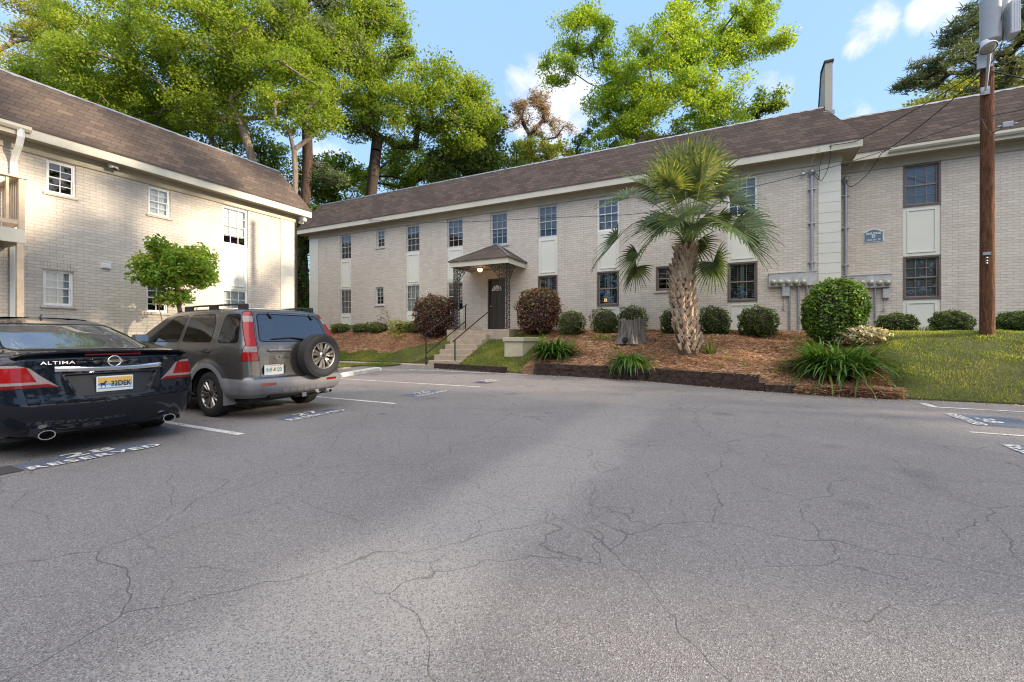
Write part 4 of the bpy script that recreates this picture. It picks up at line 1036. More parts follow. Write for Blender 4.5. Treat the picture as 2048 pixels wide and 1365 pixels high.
mb = MB(); q2 = Vector((XB + .1, yB1 + .25, 5.80)); mb.lathe([(.05, 0), (.05, -.05), (.08, -.08), (.10, -.16), (.06, -.20), (0, -.2)], q2, n=14); mb.lathe([(.05, 0), (.085, -.1), (.08, -.14), (0, -.14)], q2 + Vector((.18, -.02, 0)), (-.6, 0, 1), n=14)
mb.box(q2 + Vector((-.06, -.06, 0)), q2 + Vector((.24, .06, .066))); tag(mb.build('flood_light', M_WHITE, loc=q2), 'white flood light at the far corner of the left building', 'light')
# gutter and downspout
gy1 = onX(62, 0, XB + .5).y
mb = MB(); pr = [(0, .0), (.075, .0), (.115, .05), (.115, .12), (.10, .12), (.09, .055), (.07, .015), (0, .015)]
V = [(XB + .452 + d, y, 5.94 + z) for y in (yB0, gy1) for d, z in pr]
mb.add(V, [(i, (i + 1) % 8, 8 + (i + 1) % 8, 8 + i) for i in range(8)] + [tuple(range(8))[::-1], tuple(range(8, 16))]); gu = mb.build('gutter', M_TRIM, bl, recalc=True)
dy = onX(25, 0, XB).y
mb = MB(); yy = dy
path = [(XB + .51, yy, 5.96), (XB + .51, yy, 5.80), (XB + .40, yy, 5.62), (XB + .20, yy, 5.45), (XB + .08, yy, 5.30), (XB + .07, yy, 5.1), (XB + .07, yy, .35)]
mb.tube(path, [.062] * 7, 4, smooth=False); mb.build('downspout', M_WHITE, bl)
# balcony
by1 = 3.79; bx1 = XB + 1.2
bk = thing('balcony', (bx1, by1, 3.3), 'weathered wooden balcony on posts at the left edge of the photo', 'balcony')
mb = MB(); mb.box((XB + .01, by1 - 4.5, 3.50), (bx1 - .04, by1 - .04, 3.54)); mb.build('deck', M_BROWNROT, bk)
mb = MB(); mb.box((bx1 - .04, by1 - 4.5, 3.26), (bx1, by1, 3.56)); mb.box((XB + .01, by1 - .04, 3.26), (bx1 - .041, by1, 3.56)); mb.build('rim_joist', M_TRIM, bk)
mb = MB(); mb.bbox((bx1 - .10, by1 - .10, 3.561), (bx1, by1, 4.66), .01); mb.build('corner_post', M_BROWNROT, bk)
mb = MB(); mb.bbox((bx1 - .16, by1 - 4.5, 4.661), (bx1 + .03, by1 + .03, 4.70), .008); mb.bbox((XB + .02, by1 - .16, 4.662), (bx1 - .161, by1 + .03, 4.699), .008); mb.build('top_rail', M_BROWNROT, bk)
mb = MB(); mb.box((bx1 - .07, by1 - 4.4, 3.66), (bx1 - .03, by1 - .10, 3.75)); mb.box((XB + .02, by1 - .07, 3.66), (bx1 - .10, by1 - .03, 3.75)); mb.build('bottom_rail', M_BROWNROT, bk)
for k in range(8):
    x = XB + .10 + k * .135
    mb = MB(); mb.box((x, by1 - .07, 3.751), (x + .045, by1 - .03, 4.66)); mb.build('baluster', M_BROWNROT, bk)
for k in range(14):
    y = by1 - .28 - k * .15
    mb = MB(); mb.box((bx1 - .07, y, 3.751), (bx1 - .03, y + .045, 4.66)); mb.build('baluster', M_BROWNROT, bk)
mb = MB(); mb.bbox((bx1 - .12, by1 - .12, 0.3), (bx1 - .01, by1 - .01, 3.26), .008); mb.build('support_post', M_BROWNROT, bk)
# ------------------------------------------------------------------ trees and plants
def rnd_unit(n, r):
    v = r.normal(size=(n, 3)); return v / np.linalg.norm(v, axis=1, keepdims=True)
def leaf_quads(C, size, r, up=0.35, aspect=0.55, outdir=None, ow=0.0):
    """kite shaped leaves of one quad each at the points C"""
    n = len(C); nrm = rnd_unit(n, r); nrm[:, 2] = np.abs(nrm[:, 2]) * (1 - up) + up
    if outdir is not None: nrm = nrm * (1 - ow) + outdir * ow
    nrm /= np.linalg.norm(nrm, axis=1, keepdims=True) + 1e-9
    t = rnd_unit(n, r); t -= nrm * np.sum(t * nrm, 1, keepdims=True); t /= np.linalg.norm(t, axis=1, keepdims=True) + 1e-9
    b = np.cross(nrm, t); s = (size * r.uniform(0.6, 1.35, n))[:, None]
    return np.stack([C - t * s * .5, C + b * s * aspect * .5 + t * s * .05, C + t * s * .5, C - b * s * aspect * .5 + t * s * .05], 1).reshape(-1, 3)

def make_tree(name, label, base, fork, blobs, mat, barkm, nclump=90, leaves=130, lsize=0.22, clump_r=0.9, trunk_r=0.28, seed=1, group=None, flat=0.65, cat='tree', trunk_path=None, varmid=0.5, needle=False, shell=0.5, inner_shape=()):
    """base: foot of the trunk, fork: where limbs start, blobs: ellipsoids (centre, radii, weight) the clumps of leaves fill"""
    r = np.random.default_rng(seed)
    base = Vector(base); t = thing(name, base, label, cat, group)
    tot = sum(b[2] for b in blobs); cl = []
    for c, rad, w in blobs:
        k = max(1, int(round(nclump * w / tot))); d = rnd_unit(k, r); rr = r.uniform(shell, 1.0, k) ** 0.7
        cl.append(np.array(c)[None] + d * rr[:, None] * np.array(rad)[None])
    cl = np.vstack(cl)
    path = [Vector(p) for p in (trunk_path or [base, Vector(base).lerp(Vector(fork), .35) + Vector((r.normal(0, .12), r.normal(0, .12), 0)), Vector(base).lerp(Vector(fork), .7) + Vector((r.normal(0, .12), r.normal(0, .12), 0)), fork])]
    nodes = [np.array(p) for p in path]; par = [-1] + list(range(len(path) - 1)); nb = len(nodes)
    for sp_ in inner_shape:
        pv = 0
        for p in sp_: nodes.append(np.array(p, float)); par.append(pv); pv = len(nodes) - 1
    order = np.argsort(np.linalg.norm(cl - np.array(path[-1])[None], axis=1)); ends = []
    for ci in order:
        c = cl[ci]; N = np.array(nodes); lo = min(nb - 1, max(1, nb // 2)) if nb > 2 else 0
        dv = c[None] - N[lo:]; dist = np.linalg.norm(dv, axis=1)
        cost = dist + 1.2 * np.maximum(0, -dv[:, 2]) + 0.35 * np.maximum(0, 2.0 - 0)  # limbs prefer to rise
        j = int(np.argmin(cost)) + lo; L = dist[j - lo]; k = max(1, int(L / 0.9)); prev = j; p0 = N[j]
        bow = np.array([0, 0, 0.12 * L]) * r.uniform(-0.3, 1.0)
        for q in range(1, k + 1):
            f = q / k; p = p0 + (c - p0) * f + bow * math.sin(PI * f) + (r.normal(0, 0.06 * L / k + 0.03, 3) if q < k else 0)
            nodes.append(p); par.append(prev); prev = len(nodes) - 1
        ends.append(prev)
    wgt = np.zeros(len(nodes))
    for e in ends: wgt[e] += 1
    for i in range(len(nodes) - 1, 0, -1):
        if par[i] >= 0: wgt[par[i]] += wgt[i]
    rad = trunk_r * (np.maximum(wgt, 0.5) / len(cl)) ** 0.5
    rad[:nb] = np.maximum(rad[:nb], trunk_r * np.linspace(1.0, .85, nb)); rad[0] = trunk_r * 1.25
    mb = MB()
    for i in range(1, len(nodes)):
        a, b = nodes[par[i]], nodes[i]
        ra = min(rad[par[i]], rad[i] * 1.25) if i >= nb else rad[par[i]]
        mb.tube([a, b], [max(.012, ra), max(.010, rad[i])], 8 if rad[i] > .1 else 5, caps=False)
    mb.build('trunk', barkm, t)
    # leaves
    P = []; var = []
    for c in cl:
        n = int(leaves * r.uniform(.6, 1.4)); cr = clump_r * r.uniform(.6, 1.25)
        d = rnd_unit(n, r) * (r.uniform(0, 1, n) ** 0.5)[:, None] * cr; d[:, 2] *= flat
        P.append(c[None] + d); var.append(np.clip(varmid + r.normal(0, .10) + r.normal(0, .16, n), 0, 1))
    P = np.vstack(P); var = np.concatenate(var)
    if needle:
        n = len(P); d = rnd_unit(n, r); d[:, 2] = d[:, 2] * .6 + .25; s = np.cross(d, rnd_unit(n, r)); s /= np.linalg.norm(s, axis=1, keepdims=True) + 1e-9
        L = (lsize * r.uniform(.7, 1.3, n))[:, None]; w = lsize * 0.085
        V = np.stack([P - s * w, P + s * w, P + d * L + s * w * .4, P + d * L - s * w * .4], 1).reshape(-1, 3)
    else: V = leaf_quads(P, lsize, r)
    np_mesh('crown', V, 4, mat, t, attr=var)
    return t

TG = 'trees behind the buildings'
def W3(px, py, w): return atw(px, py, w)
def blob(px, py, w, rx, rz, wt=1.0, ry=None):
    """ellipsoid about a pixel at depth w; radii given in photo pixels"""
    c = atw(px, py, w); k = w / F
    return (tuple(c), (rx * k, (ry or rx) * k, rz * k), wt)
def foot(px, w, z=1.0): p = atw(px, HOR, w); return Vector((p.x, p.y, z))

# big spreading oak behind the gap, trunk rising over the far end of the long roof
w = 30.0
make_tree('oak_tree', 'spreading oak whose dark forked trunk rises over the far end of the long roof', foot(742, w), W3(752, 300, w),
          [blob(690, 140, w, 110, 75, 1.4), blob(750, 95, w, 75, 80, 1.3), blob(880, 200, w, 85, 68, 1.4), blob(800, 240, w, 110, 50, 1.2), blob(940, 255, w, 62, 55, .8), blob(690, 225, w, 70, 42, .7), blob(725, 10, w, 85, 60, 1.0), blob(620, 60, w, 80, 80, .9), blob(950, 195, w, 32, 36, .3)],
          M_LEAF_O, M_BARKD, 340, 300, 0.17, 1.05, .36, 11, TG, varmid=.52, trunk_path=[foot(742, w), W3(742, 390, w), W3(748, 340, w), W3(752, 305, w)])
w = 26.0
make_tree('oak_tree', 'leaning pale limbed oak arching over the left roof', foot(520, w, .6), W3(500, 300, w),
          [blob(420, 110, w, 130, 80, 1.7), blob(280, 150, w, 130, 70, 1.5), blob(520, 60, w, 120, 90, 1.6), blob(360, 20, w, 140, 70, 1.4), blob(560, 180, w, 90, 60, 1.0), blob(180, 100, w, 90, 70, .9), blob(420, 225, w, 80, 35, .7), blob(640, 150, w, 60, 70, .6)],
          M_LEAF_O, M_BARKL, 380, 300, 0.155, .95, .23, 12, TG, varmid=.58, trunk_path=[foot(525, w, .6), W3(522, 400, w), W3(508, 330, w), W3(490, 270, w)])
make_tree('oak_tree', 'second pale oak stem with long limbs left of the leaning oak', foot(440, w + 1, .6), W3(405, 240, w + 1),
          [blob(250, 230, w + 1, 110, 40, 1.0), blob(330, 190, w + 1, 90, 50, 1.0), blob(130, 180, w + 1, 80, 40, .8), blob(420, 160, w + 1, 80, 50, .8)],
          M_LEAF_O, M_BARKL, 130, 280, 0.16, .95, .17, 13, TG, varmid=.42, trunk_path=[foot(470, w + 1, .6), W3(440, 310, w + 1), W3(405, 245, w + 1), W3(360, 215, w + 1)])
make_tree('forked_tree', 'slim pale forked tree standing at the gable end of the left roof', foot(588, 24, .6), W3(590, 345, 24),
          [blob(560, 230, 24, 45, 45, .8), blob(640, 220, 24, 45, 50, .8), blob(600, 150, 24, 60, 40, .8)],
          M_LEAF_O, M_BARKL, 44, 170, 0.15, .75, .14, 14, TG, varmid=.55, trunk_path=[foot(588, 24, .6), W3(590, 400, 24), W3(591, 345, 24), W3(588, 300, 24)])
make_tree('pine_tree', 'tall dark straight trunked pine just right of the left roof end', foot(614, 27, .6), W3(612, 160, 27),
          [blob(560, 60, 27, 70, 40, 1), blob(660, 90, 27, 70, 40, 1), blob(600, 0, 27, 80, 40, 1), blob(655, 345, 27, 40, 24, .5)],
          M_PINE, M_BARKP, 40, 260, 0.30, .9, .30, 15, TG, needle=True, varmid=.4)
make_tree('broadleaf_tree', 'pale yellow green tree far back at the top left corner', foot(60, 40, .6), W3(60, 160, 40),
          [blob(40, 40, 40, 90, 70, 1.2), blob(30, 150, 40, 80, 60, 1.0), blob(140, 60, 40, 60, 60, .8), blob(100, 190, 40, 70, 40, .8)],
          M_LEAF_Y, M_BARKL, 140, 210, 0.22, 1.2, .26, 16, TG, varmid=.5)
make_tree('broadleaf_tree', 'dark green understory tree filling the gap between the roofs', foot(670, 34, .8), W3(665, 390, 34),
          [blob(660, 355, 34, 55, 45, 1.2), blob(620, 410, 34, 40, 60, 1.0), blob(700, 345, 34, 40, 35, .7), blob(840, 335, 36, 70, 38, .9)],
          M_LEAF_O, M_BARKD, 62, 170, 0.26, 1.1, .25, 17, TG, varmid=.30)
make_tree('broadleaf_tree', 'low dark green tree seen between the two buildings', foot(600, 25, .5), W3(602, 560, 25),
          [blob(602, 480, 25, 26, 60, 1.0), blob(600, 580, 25, 26, 50, 1.0), blob(625, 440, 26, 26, 36, .5)],
          M_LEAF_D, M_BARKP, 34, 190, 0.20, .75, .20, 18, TG, varmid=.45)
make_tree('broadleaf_tree', 'dense dark green round tree at the right edge of the left grove', foot(965, 33, 1), W3(960, 340, 33),
          [blob(950, 300, 33, 62, 55, 1.2), blob(1000, 335, 33, 55, 40, .9), blob(900, 330, 33, 50, 45, .8), blob(965, 245, 33, 40, 40, .6)],
          M_LEAF_D, M_BARKD, 75, 190, 0.26, 1.1, .28, 19, TG, varmid=.62)
make_tree('pine_tree', 'sparse rust brown dying pine behind the middle of the roof', foot(1058, 40, 1), W3(1060, 270, 40),
          [blob(1045, 215, 40, 30, 24, 1), blob(1075, 200, 40, 26, 22, .9), blob(1095, 230, 40, 22, 24, .8), blob(1030, 240, 40, 24, 20, .5), blob(1120, 262, 40, 26, 12, .45), blob(1085, 268, 40, 24, 10, .4)],
          M_BROWNPINE, M_BARKP, 60, 75, 0.34, .62, .26, 20, TG, needle=True, varmid=.45, shell=.2)
make_tree('broadleaf_tree', 'small yellow green tree peeking over the roof below the rust brown pine', foot(1075, 37, 1), W3(1070, 340, 37),
          [blob(1060, 300, 37, 40, 22, 1), blob(1110, 308, 37, 32, 18, .7), blob(1020, 320, 37, 40, 25, .7)],
          M_LEAF_Y, M_BARKL, 36, 150, 0.24, .9, .18, 21, TG, varmid=.35)
w = 31.0
make_tree('sweetgum_tree', 'large bright yellow green tree standing alone behind the middle of the roof', foot(1290, w), W3(1290, 320, w),
          [blob(1300, 140, w, 115, 85, 2.4), blob(1330, 230, w, 130, 60, 2.0), blob(1230, 210, w, 55, 75, .9), blob(1160, 70, w, 55, 45, .9), blob(1115, 135, w, 32, 30, .35), blob(1440, 30, w, 110, 55, 1.5), blob(1410, 150, w, 75, 70, 1.2), blob(1545, 70, w, 35, 40, .4), blob(1470, 90, w, 50, 40, .6), blob(1240, 280, w, 70, 36, .7), blob(1420, 245, w, 75, 40, .9), blob(1330, 75, w, 60, 50, .9)],
          M_LEAF_A, M_BARKL, 460, 270, 0.165, .85, .24, 22, TG, varmid=.60)
make_tree('broadleaf_tree', 'small dark green tree peeking over the roof right of the bright tree', foot(1530, 36, 1), W3(1530, 260, 36),
          [blob(1530, 205, 36, 24, 28, 1), blob(1555, 200, 36, 18, 20, .5), blob(1500, 225, 36, 24, 18, .5)], M_LEAF_O, M_BARKD, 26, 110, 0.22, .8, .16, 23, TG, varmid=.35)
make_tree('broadleaf_tree', 'tiny sapling crown over the roof left of the bright tree', foot(1165, 36, 1), W3(1165, 330, 36),
          [blob(1160, 295, 36, 16, 24, 1), blob(1180, 275, 36, 10, 12, .4)], M_LEAF_D, M_BARKD, 12, 90, 0.20, .6, .10, 24, TG, varmid=.5)
w = 27.0
make_tree('pine_tree', 'dark green pine reaching in from the right behind the utility pole', foot(2090, w, 1), W3(2080, 60, w),
          [blob(1960, 95, w, 60, 34, 1.1), blob(1880, 140, w, 60, 24, .9), blob(1990, 150, w, 55, 26, .9), blob(2000, 30, w, 70, 40, 1.1), blob(1930, 60, w, 42, 24, .6), blob(2080, 110, w, 60, 50, 1.0), blob(2100, 0, w, 80, 60, 1.0), blob(1825, 165, w, 22, 14, .35)],
          M_PINE, M_BARKP, 135, 120, 0.34, .62, .30, 25, TG, needle=True, varmid=.5, flat=.45)
make_tree('broadleaf_tree', 'yellow green tree just showing over the wing roof under the pine', foot(1930, 35, 1), W3(1930, 230, 35),
          [blob(1880, 195, 35, 60, 18, 1), blob(1960, 175, 35, 60, 22, 1), blob(2040, 160, 35, 50, 26, .8)], M_LEAF_Y, M_BARKL, 55, 150, 0.24, .9, .22, 26, TG, varmid=.4)

w = 32.0
make_tree('broadleaf_tree', 'shadowy green tree filling in low behind the ridge of the left roof', foot(330, w, .6), W3(330, 330, w),
          [blob(180, 190, w, 90, 40, 1), blob(300, 225, w, 90, 45, 1), blob(400, 275, w, 80, 45, 1), blob(500, 310, w, 70, 50, .9), blob(560, 340, w, 40, 50, .5)],
          M_LEAF_O, M_BARKD, 130, 230, 0.19, 1.1, .22, 28, TG, varmid=.32)
make_tree('broadleaf_tree', 'mid green tree between the oak and the left roof, seen low over the long roof', foot(830, 38, .8), W3(830, 390, 38),
          [blob(800, 345, 38, 60, 30, 1), blob(870, 330, 38, 60, 34, 1), blob(930, 345, 38, 60, 26, .8), blob(700, 385, 38, 40, 30, .6)],
          M_LEAF_O, M_BARKD, 70, 230, 0.20, 1.1, .2, 29, TG, varmid=.40)

# trees standing outside the frame to the right: their crowns throw the dappled shade on the lot
SG = 'trees right of the lot'
def side_tree(x, y, h, rad, seed, dens=60, lab=''):
    make_tree('broadleaf_tree', lab, (x, y, 0), (x, y, h * .4), [((x, y, h * .45), (rad, rad, h * .33), 1.9), ((x + .5, y, h * .88), (rad * .9, rad * .9, h * .13), .45)],
              M_LEAF_D, M_BARKD, dens, 150, 0.34, 1.35, .3, seed, SG)
SHADE = [(44, -3.0, 21.5, 4.6, 31, 110), (45, 4.5, 21.0, 4.4, 32, 110), (43, 11.5, 21.0, 4.4, 33, 120), (46, 16.4, 21.0, 3.9, 34, 100), (44, 28.6, 18.5, 3.7, 35, 56), (40, 33.0, 17.0, 4.4, 36, 50), (52, 12.0, 23.5, 4.8, 37, 120), (53, 4.0, 23.5, 4.8, 38, 110)]
for k, (x, y, h, rr, sd, dn) in enumerate(SHADE):
    side_tree(x, y, h, rr, sd, dn, ['first', 'second', 'third', 'fourth', 'fifth', 'sixth', 'northern set back tree', 'southern set back tree'][k] + ' from the south in the dense shade row far right')

for k, (x, y, h, sd) in enumerate(((60, 5, 31.0, 131), (62, 13, 30.0, 132), (61, 21, 32.0, 133), (60, 29, 30.5, 134), (62, 37, 31, 135))):
    make_tree('broadleaf_tree', ['southern', 'second', 'third', 'fourth', 'northern'][k] + ' one of the very tall thin crowned trees behind the shading row', (x, y, 0), (x, y, 12), [((x, y, h * .80), (4.2, 4.2, h * .20), 1.0)], M_LEAF_D, M_BARKD, 30, 150, 0.36, 1.35, .3, sd, SG, shell=.15)

# the woods across the road behind the camera, which the cars and panes mirror
n = 40000; Pw = np.stack([rng.uniform(-75, 75, n), rng.uniform(-46, -38, n), rng.uniform(0, 1, n)], -1)
hw_ = 16 + 3.0 * np.sin(Pw[:, 0] * .23) + 1.8 * np.sin(Pw[:, 0] * .61 + 1) + 1.2 * np.sin(Pw[:, 0] * 1.7)
Pw[:, 2] = Pw[:, 2] ** .8 * hw_
tag(np_mesh('woods', leaf_quads(Pw, .95, rng), 4, M_LEAF_D, attr=np.clip(.4 + rng.normal(0, .2, n), 0, 1)), kind='stuff')

# ---- shrubs
def shrub(name, label, c, size, mat, n=2600, leaf=0.05, group=None, seed=1, power=2.6, core=0.82, varmid=.40, wild=0.05, cat='shrub', tips=0.0):
    """clipped bush: leaves through a rounded block, thicker towards its surface, over a solid dark core for the shaded inside; c = middle of its foot"""
    r = np.random.default_rng(seed); c = np.array(c, float); sx, sy, sz = (s / 2 for s in size)
    t = thing(name, Vector(c), label, cat, group)
    d = rnd_unit(n, r); k = (np.abs(d[:, 0]) ** power + np.abs(d[:, 1]) ** power + np.abs(d[:, 2]) ** power) ** (-1 / power)
    lump = 1 + wild * (np.sin(d[:, 0] * 7 + seed) * np.sin(d[:, 1] * 6 + 2 * seed) + 0.7 * np.sin(d[:, 2] * 9 + d[:, 0] * 8) )
    depth = 1 - np.abs(r.normal(0, .085, n)) + r.uniform(-.02, .06, n) * (r.uniform(0, 1, n) < .5) + tips * (r.uniform(0, 1, n) < .06)
    P = d * (k * lump * depth)[:, None] * np.array([sx, sy, sz])[None] + c[None] + np.array([0, 0, sz])[None]
    P[:, 2] *= 1.0; lop = r.normal(0, .055, 2); hz = (P[:, 2] - c[2]) / (2 * sz); P[:, 0] += lop[0] * sx * 2 * hz; P[:, 2] += lop[1] * sz * (P[:, 0] - c[0]) / sx
    P[:, 2] = np.maximum(P[:, 2], c[2] + .01)
    V = leaf_quads(P, leaf, r, up=.1, aspect=.6, outdir=d, ow=.35)
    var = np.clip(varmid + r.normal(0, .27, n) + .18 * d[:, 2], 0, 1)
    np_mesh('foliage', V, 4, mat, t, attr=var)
    mb = MB(); m = 10; vs = []  # added solid core; dark colour stands in for the bush's shaded inside
    for i in range(m + 1):
        ph = -PI / 2 + PI * i / m
        for j in range(16):
            th = 2 * PI * j / 16; dd = np.array([math.cos(ph) * math.cos(th), math.cos(ph) * math.sin(th), math.sin(ph)])
            kk = (np.sum(np.abs(dd) ** power)) ** (-1 / power)
            vs.append(dd * kk * core * np.array([sx, sy, sz]) + c + np.array([0, 0, sz]))
    mb.add(vs, [(i * 16 + j, i * 16 + (j + 1) % 16, (i + 1) * 16 + (j + 1) % 16, (i + 1) * 16 + j) for i in range(m) for j in range(16)], 0, True)
    mb.build('inner_shape', M_BARKD, t)
    return t
BG = 'clipped boxwood balls along the wall'
def wshrub(p0, p1, ytop, Y, mat, label, name='boxwood', n=2600, leaf=.05, group=BG, seed=1, dy=None, gz=None, **kw):
    kw.setdefault('tips', .08); kw.setdefault('wild', .10)
    a, b = onY(p0, ytop, Y), onY(p1, ytop, Y); cx = (a.x + b.x) / 2; w = b.x - a.x
    z0 = float(H(cx, Y)) if gz is None else gz
    return shrub(name, label, (cx, Y, z0 - .02), (w, dy or w * .9, a.z - z0), mat, n, leaf, group, seed, **kw)
wshrub(1118, 1168, 622, 14.9, M_BOX, 'clipped boxwood just right of the right purple shrub', seed=1)
wshrub(1186, 1238, 617, 15.2, M_BOX, 'clipped boxwood under the window left of the stump', seed=2)
wshrub(1235, 1292, 612, 15.4, M_BOX, 'clipped boxwood showing behind the stump', seed=3)
wshrub(1321, 1372, 617, 15.2, M_BOX, 'clipped boxwood half hidden by the palm trunk', seed=4)
wshrub(1399, 1462, 613, 15.1, M_BOX, 'clipped boxwood just right of the palm', seed=5, n=3400)
wshrub(1475, 1555, 614, 14.9, M_BOX, 'wide clipped boxwood below the right end window of the main block', seed=6, n=4200)
wshrub(1753, 1834, 627, 16.0, M_BOX, 'low flat boxwood under the left meters of the wing', seed=7, n=3800, gz=1.27)
wshrub(1857, 1940, 622, 16.0, M_BOX, 'boxwood between the wing window and the pole', seed=8, n=3800, gz=1.27, wild=.09)
wshrub(1985, 2110, 623, 16.0, M_BOX, 'wide dark boxwood right of the pole', seed=9, n=5000, gz=1.27, wild=.07, varmid=.33)
wshrub(1605, 1736, 561, 13.8, M_HOLLY, 'big round bright green bush between the meter banks', 'round_bush', 9000, .075, None, 10, gz=1.12, power=2.4, varmid=.5, wild=.03)
LG = 'reddish purple shrubs either side of the porch'
wshrub(1040, 1112, 580, 15.0, M_LORO, 'large reddish purple shrub right of the porch', 'purple_shrub', 5200, .085, LG, 11, dy=1.4, power=3.2, wild=.05, tips=.10, gz=1.42, varmid=.5)
wshrub(838, 899, 593, 14.9, M_LORO, 'large reddish purple shrub left of the porch', 'purple_shrub', 5200, .085, LG, 12, dy=1.4, power=3.0, wild=.06, tips=.10, gz=1.34, varmid=.42)
FG = 'small bushes along the left wall'
for k, (p0, p1, yt, lab) in enumerate(((669, 698, 647, 'small round bush at the far left end of the wall'), (711, 738, 647, 'small round bush under the lower small window, left one'), (740, 772, 644, 'small round bush under the lower small window, right one'), (817, 849, 643, 'small dark bush touching the left purple shrub'))):
    wshrub(p0, p1, yt, 15.5, M_BOX, lab, 'small_bush', 1500, .06, FG, 20 + k, wild=.10, varmid=.55)
wshrub(784, 815, 640, 15.4, M_LEAF_Y, 'loose pale green bush with wispy grass at its foot', 'loose_bush', 900, .085, None, 26, wild=.2, core=.45, tips=.25)
wshrub(758, 776, 612, 15.7, M_LORO, 'thin half bare reddish twig shrub against the wall', 'twiggy_shrub', 260, .06, None, 27, wild=.2, core=.06, power=2.0, varmid=.8)
wshrub(1662, 1770, 650, 13.6, M_FLOWER, 'low cream and white variegated shrub at the corner of the lawn', 'variegated_shrub', 3600, .065, None, 28, dy=.9, wild=.16, core=.6, varmid=.62, gz=1.06, power=2.1, tips=.15)

# ---- strappy clumps
def strap_clump(name, label, c, n, L, w, seed, mat=M_LILY, group='strap leaved lily clumps', spread=.42, upm=.55, cat='plant', droop=1.0):
    r = np.random.default_rng(seed); t = thing(name, Vector(c), label, cat, group)
    S = 7; V = []; var = []
    for k in range(n):
        a = r.uniform(0, 2 * PI); el = np.clip(r.normal(upm * 1.55, .33), .15, 1.5); l = L * r.uniform(.6, 1.15); ro = spread * math.sqrt(r.uniform(0, 1))
        ao = r.uniform(0, 2 * PI) if r.uniform() < .35 else a + r.normal(0, .5)
        p = np.array([c[0] + ro * math.cos(ao), c[1] + ro * math.sin(ao), c[2] + 0.02]); q = 1 / S * l
        d = np.array([math.cos(a), math.sin(a), 0.0]); side = np.array([-math.sin(a), math.cos(a), 0]); pts = [p.copy()]
        for i in range(S):
            p = p + (d * math.cos(el) + np.array([0, 0, math.sin(el)])) * q; el -= droop * r.uniform(.16, .46); pts.append(p.copy())
        vv = np.clip(r.normal(.42, .2), 0, 1)
        for i in range(S):
            w0 = w * (1 - (i / S) ** 2.2) * .5 + .002; w1 = w * (1 - ((i + 1) / S) ** 2.2) * .5 + .001
            V += [pts[i] - side * w0, pts[i] + side * w0, pts[i + 1] + side * w1, pts[i + 1] - side * w1]; var.append(vv)
    np_mesh('leaves', np.array(V), 4, mat, t, attr=var); return t
def clump_at(px, py, Y):
    q = onY(px, py, Y); return (q.x, Y, float(H(q.x, Y)))
strap_clump('lily_clump', 'strappy green clump beside the cream block box', clump_at(1108, 705, 12.4), 640, .86, .040, 41, spread=.42, upm=.68, droop=.8)
strap_clump('lily_clump', 'strappy clump spilling over the timber wall in front of the stump', clump_at(1258, 733, 11.72), 330, .74, .036, 42, spread=.24, upm=.62, droop=1.0)
strap_clump('lily_clump', 'largest strappy clump at the low end of the bed by the lawn', clump_at(1675, 748, 11.7), 820, 1.12, .042, 43, spread=.56, upm=.70, droop=.8)
strap_clump('palm_seedling', 'small spiky palm seedling beside the palm trunk', clump_at(1420, 700, 12.55), 46, .55, .022, 44, M_PALM, None, .10, .75, droop=.5)
strap_clump('grass_tuft', 'brownish grass tuft just left of the stump', clump_at(1210, 668, 14.3), 90, .38, .018, 45, M_GRASS, None, .35, .6)
strap_clump('grass_tuft', 'wispy pale grass tuft below the loose bush by the left wall', clump_at(797, 668, 14.9), 80, .42, .016, 46, M_LEAF_Y, None, .25, .7)
strap_clump('grass_tuft', 'thin grass tuft between the wing boxwoods', (onY(1846, 0, 15.7).x, 15.7, 1.3), 50, .45, .014, 47, M_GRASS, None, .16, .8)
for k, (px, py, Y) in enumerate(((1455, 722, 12.2), (1490, 745, 11.7), (1350, 690, 13.4), (1550, 742, 11.6), (1440, 746, 11.7), (1232, 690, 13.2))):
    o = strap_clump('weed', ['small weed in the straw right of the palm', 'small weed above the timber end', 'small weed behind the palm trunk', 'small weed near the big strappy clump', 'small weed just above the timbers in front of the palm', 'small yellow weed below the stump'][k], clump_at(px, py, Y), 26, .16, .014, 60 + k, M_GRASS, 'weeds in the pine straw', .08, .6)

# ---- small tree in front of the left building
b0 = onX(350, 650, -13.3); zb = 0.28
make_tree('crape_myrtle', 'small round crowned multi stemmed tree in front of the left building', (b0.x, b0.y, zb), (b0.x, b0.y, zb + .35),
          [(tuple(onX(352, 540, -13.3)), (.80, .88, .50), 2.0), (tuple(onX(308, 545, -13.3)), (.4, .4, .35), .6), (tuple(onX(398, 548, -13.3)), (.4, .38, .36), .6), (tuple(onX(345, 592, -13.3)), (.5, .5, .16), .35), (tuple(onX(330, 505, -13.3)), (.4, .4, .25), .4), (tuple(onX(385, 510, -13.3)), (.4, .4, .25), .4)],
          M_MYRTLE, M_BARKL, 160, 95, 0.10, .27, .055, 71, None, flat=.8, varmid=.5, shell=.15, inner_shape=[[(b0.x, b0.y - .12, zb + .5), (b0.x, b0.y - .25, zb + 1.1), (b0.x + .1, b0.y - .42, zb + 1.75)], [(b0.x, b0.y + .12, zb + .5), (b0.x - .1, b0.y + .30, zb + 1.1), (b0.x, b0.y + .55, zb + 1.75)], [(b0.x + .08, b0.y + .03, zb + .7), (b0.x + .15, b0.y + .05, zb + 1.6)]])

# ---- dead leaves blown against the edges of the lot
nl = 700; xs = rng.uniform(-10, 8, nl); ys = Ye(xs) - .06 - np.abs(rng.normal(0, .22, nl)) - (xs < -5) * .1
Pl_ = np.stack([xs, ys, lotz(xs, ys) + .012], -1); Vl = leaf_quads(Pl_, .035, rng, up=.9)
tag(np_mesh('leaf_litter', Vl, 4, M_NEEDLE, attr=np.clip(rng.normal(.35, .25, nl), 0, 1)), kind='stuff')

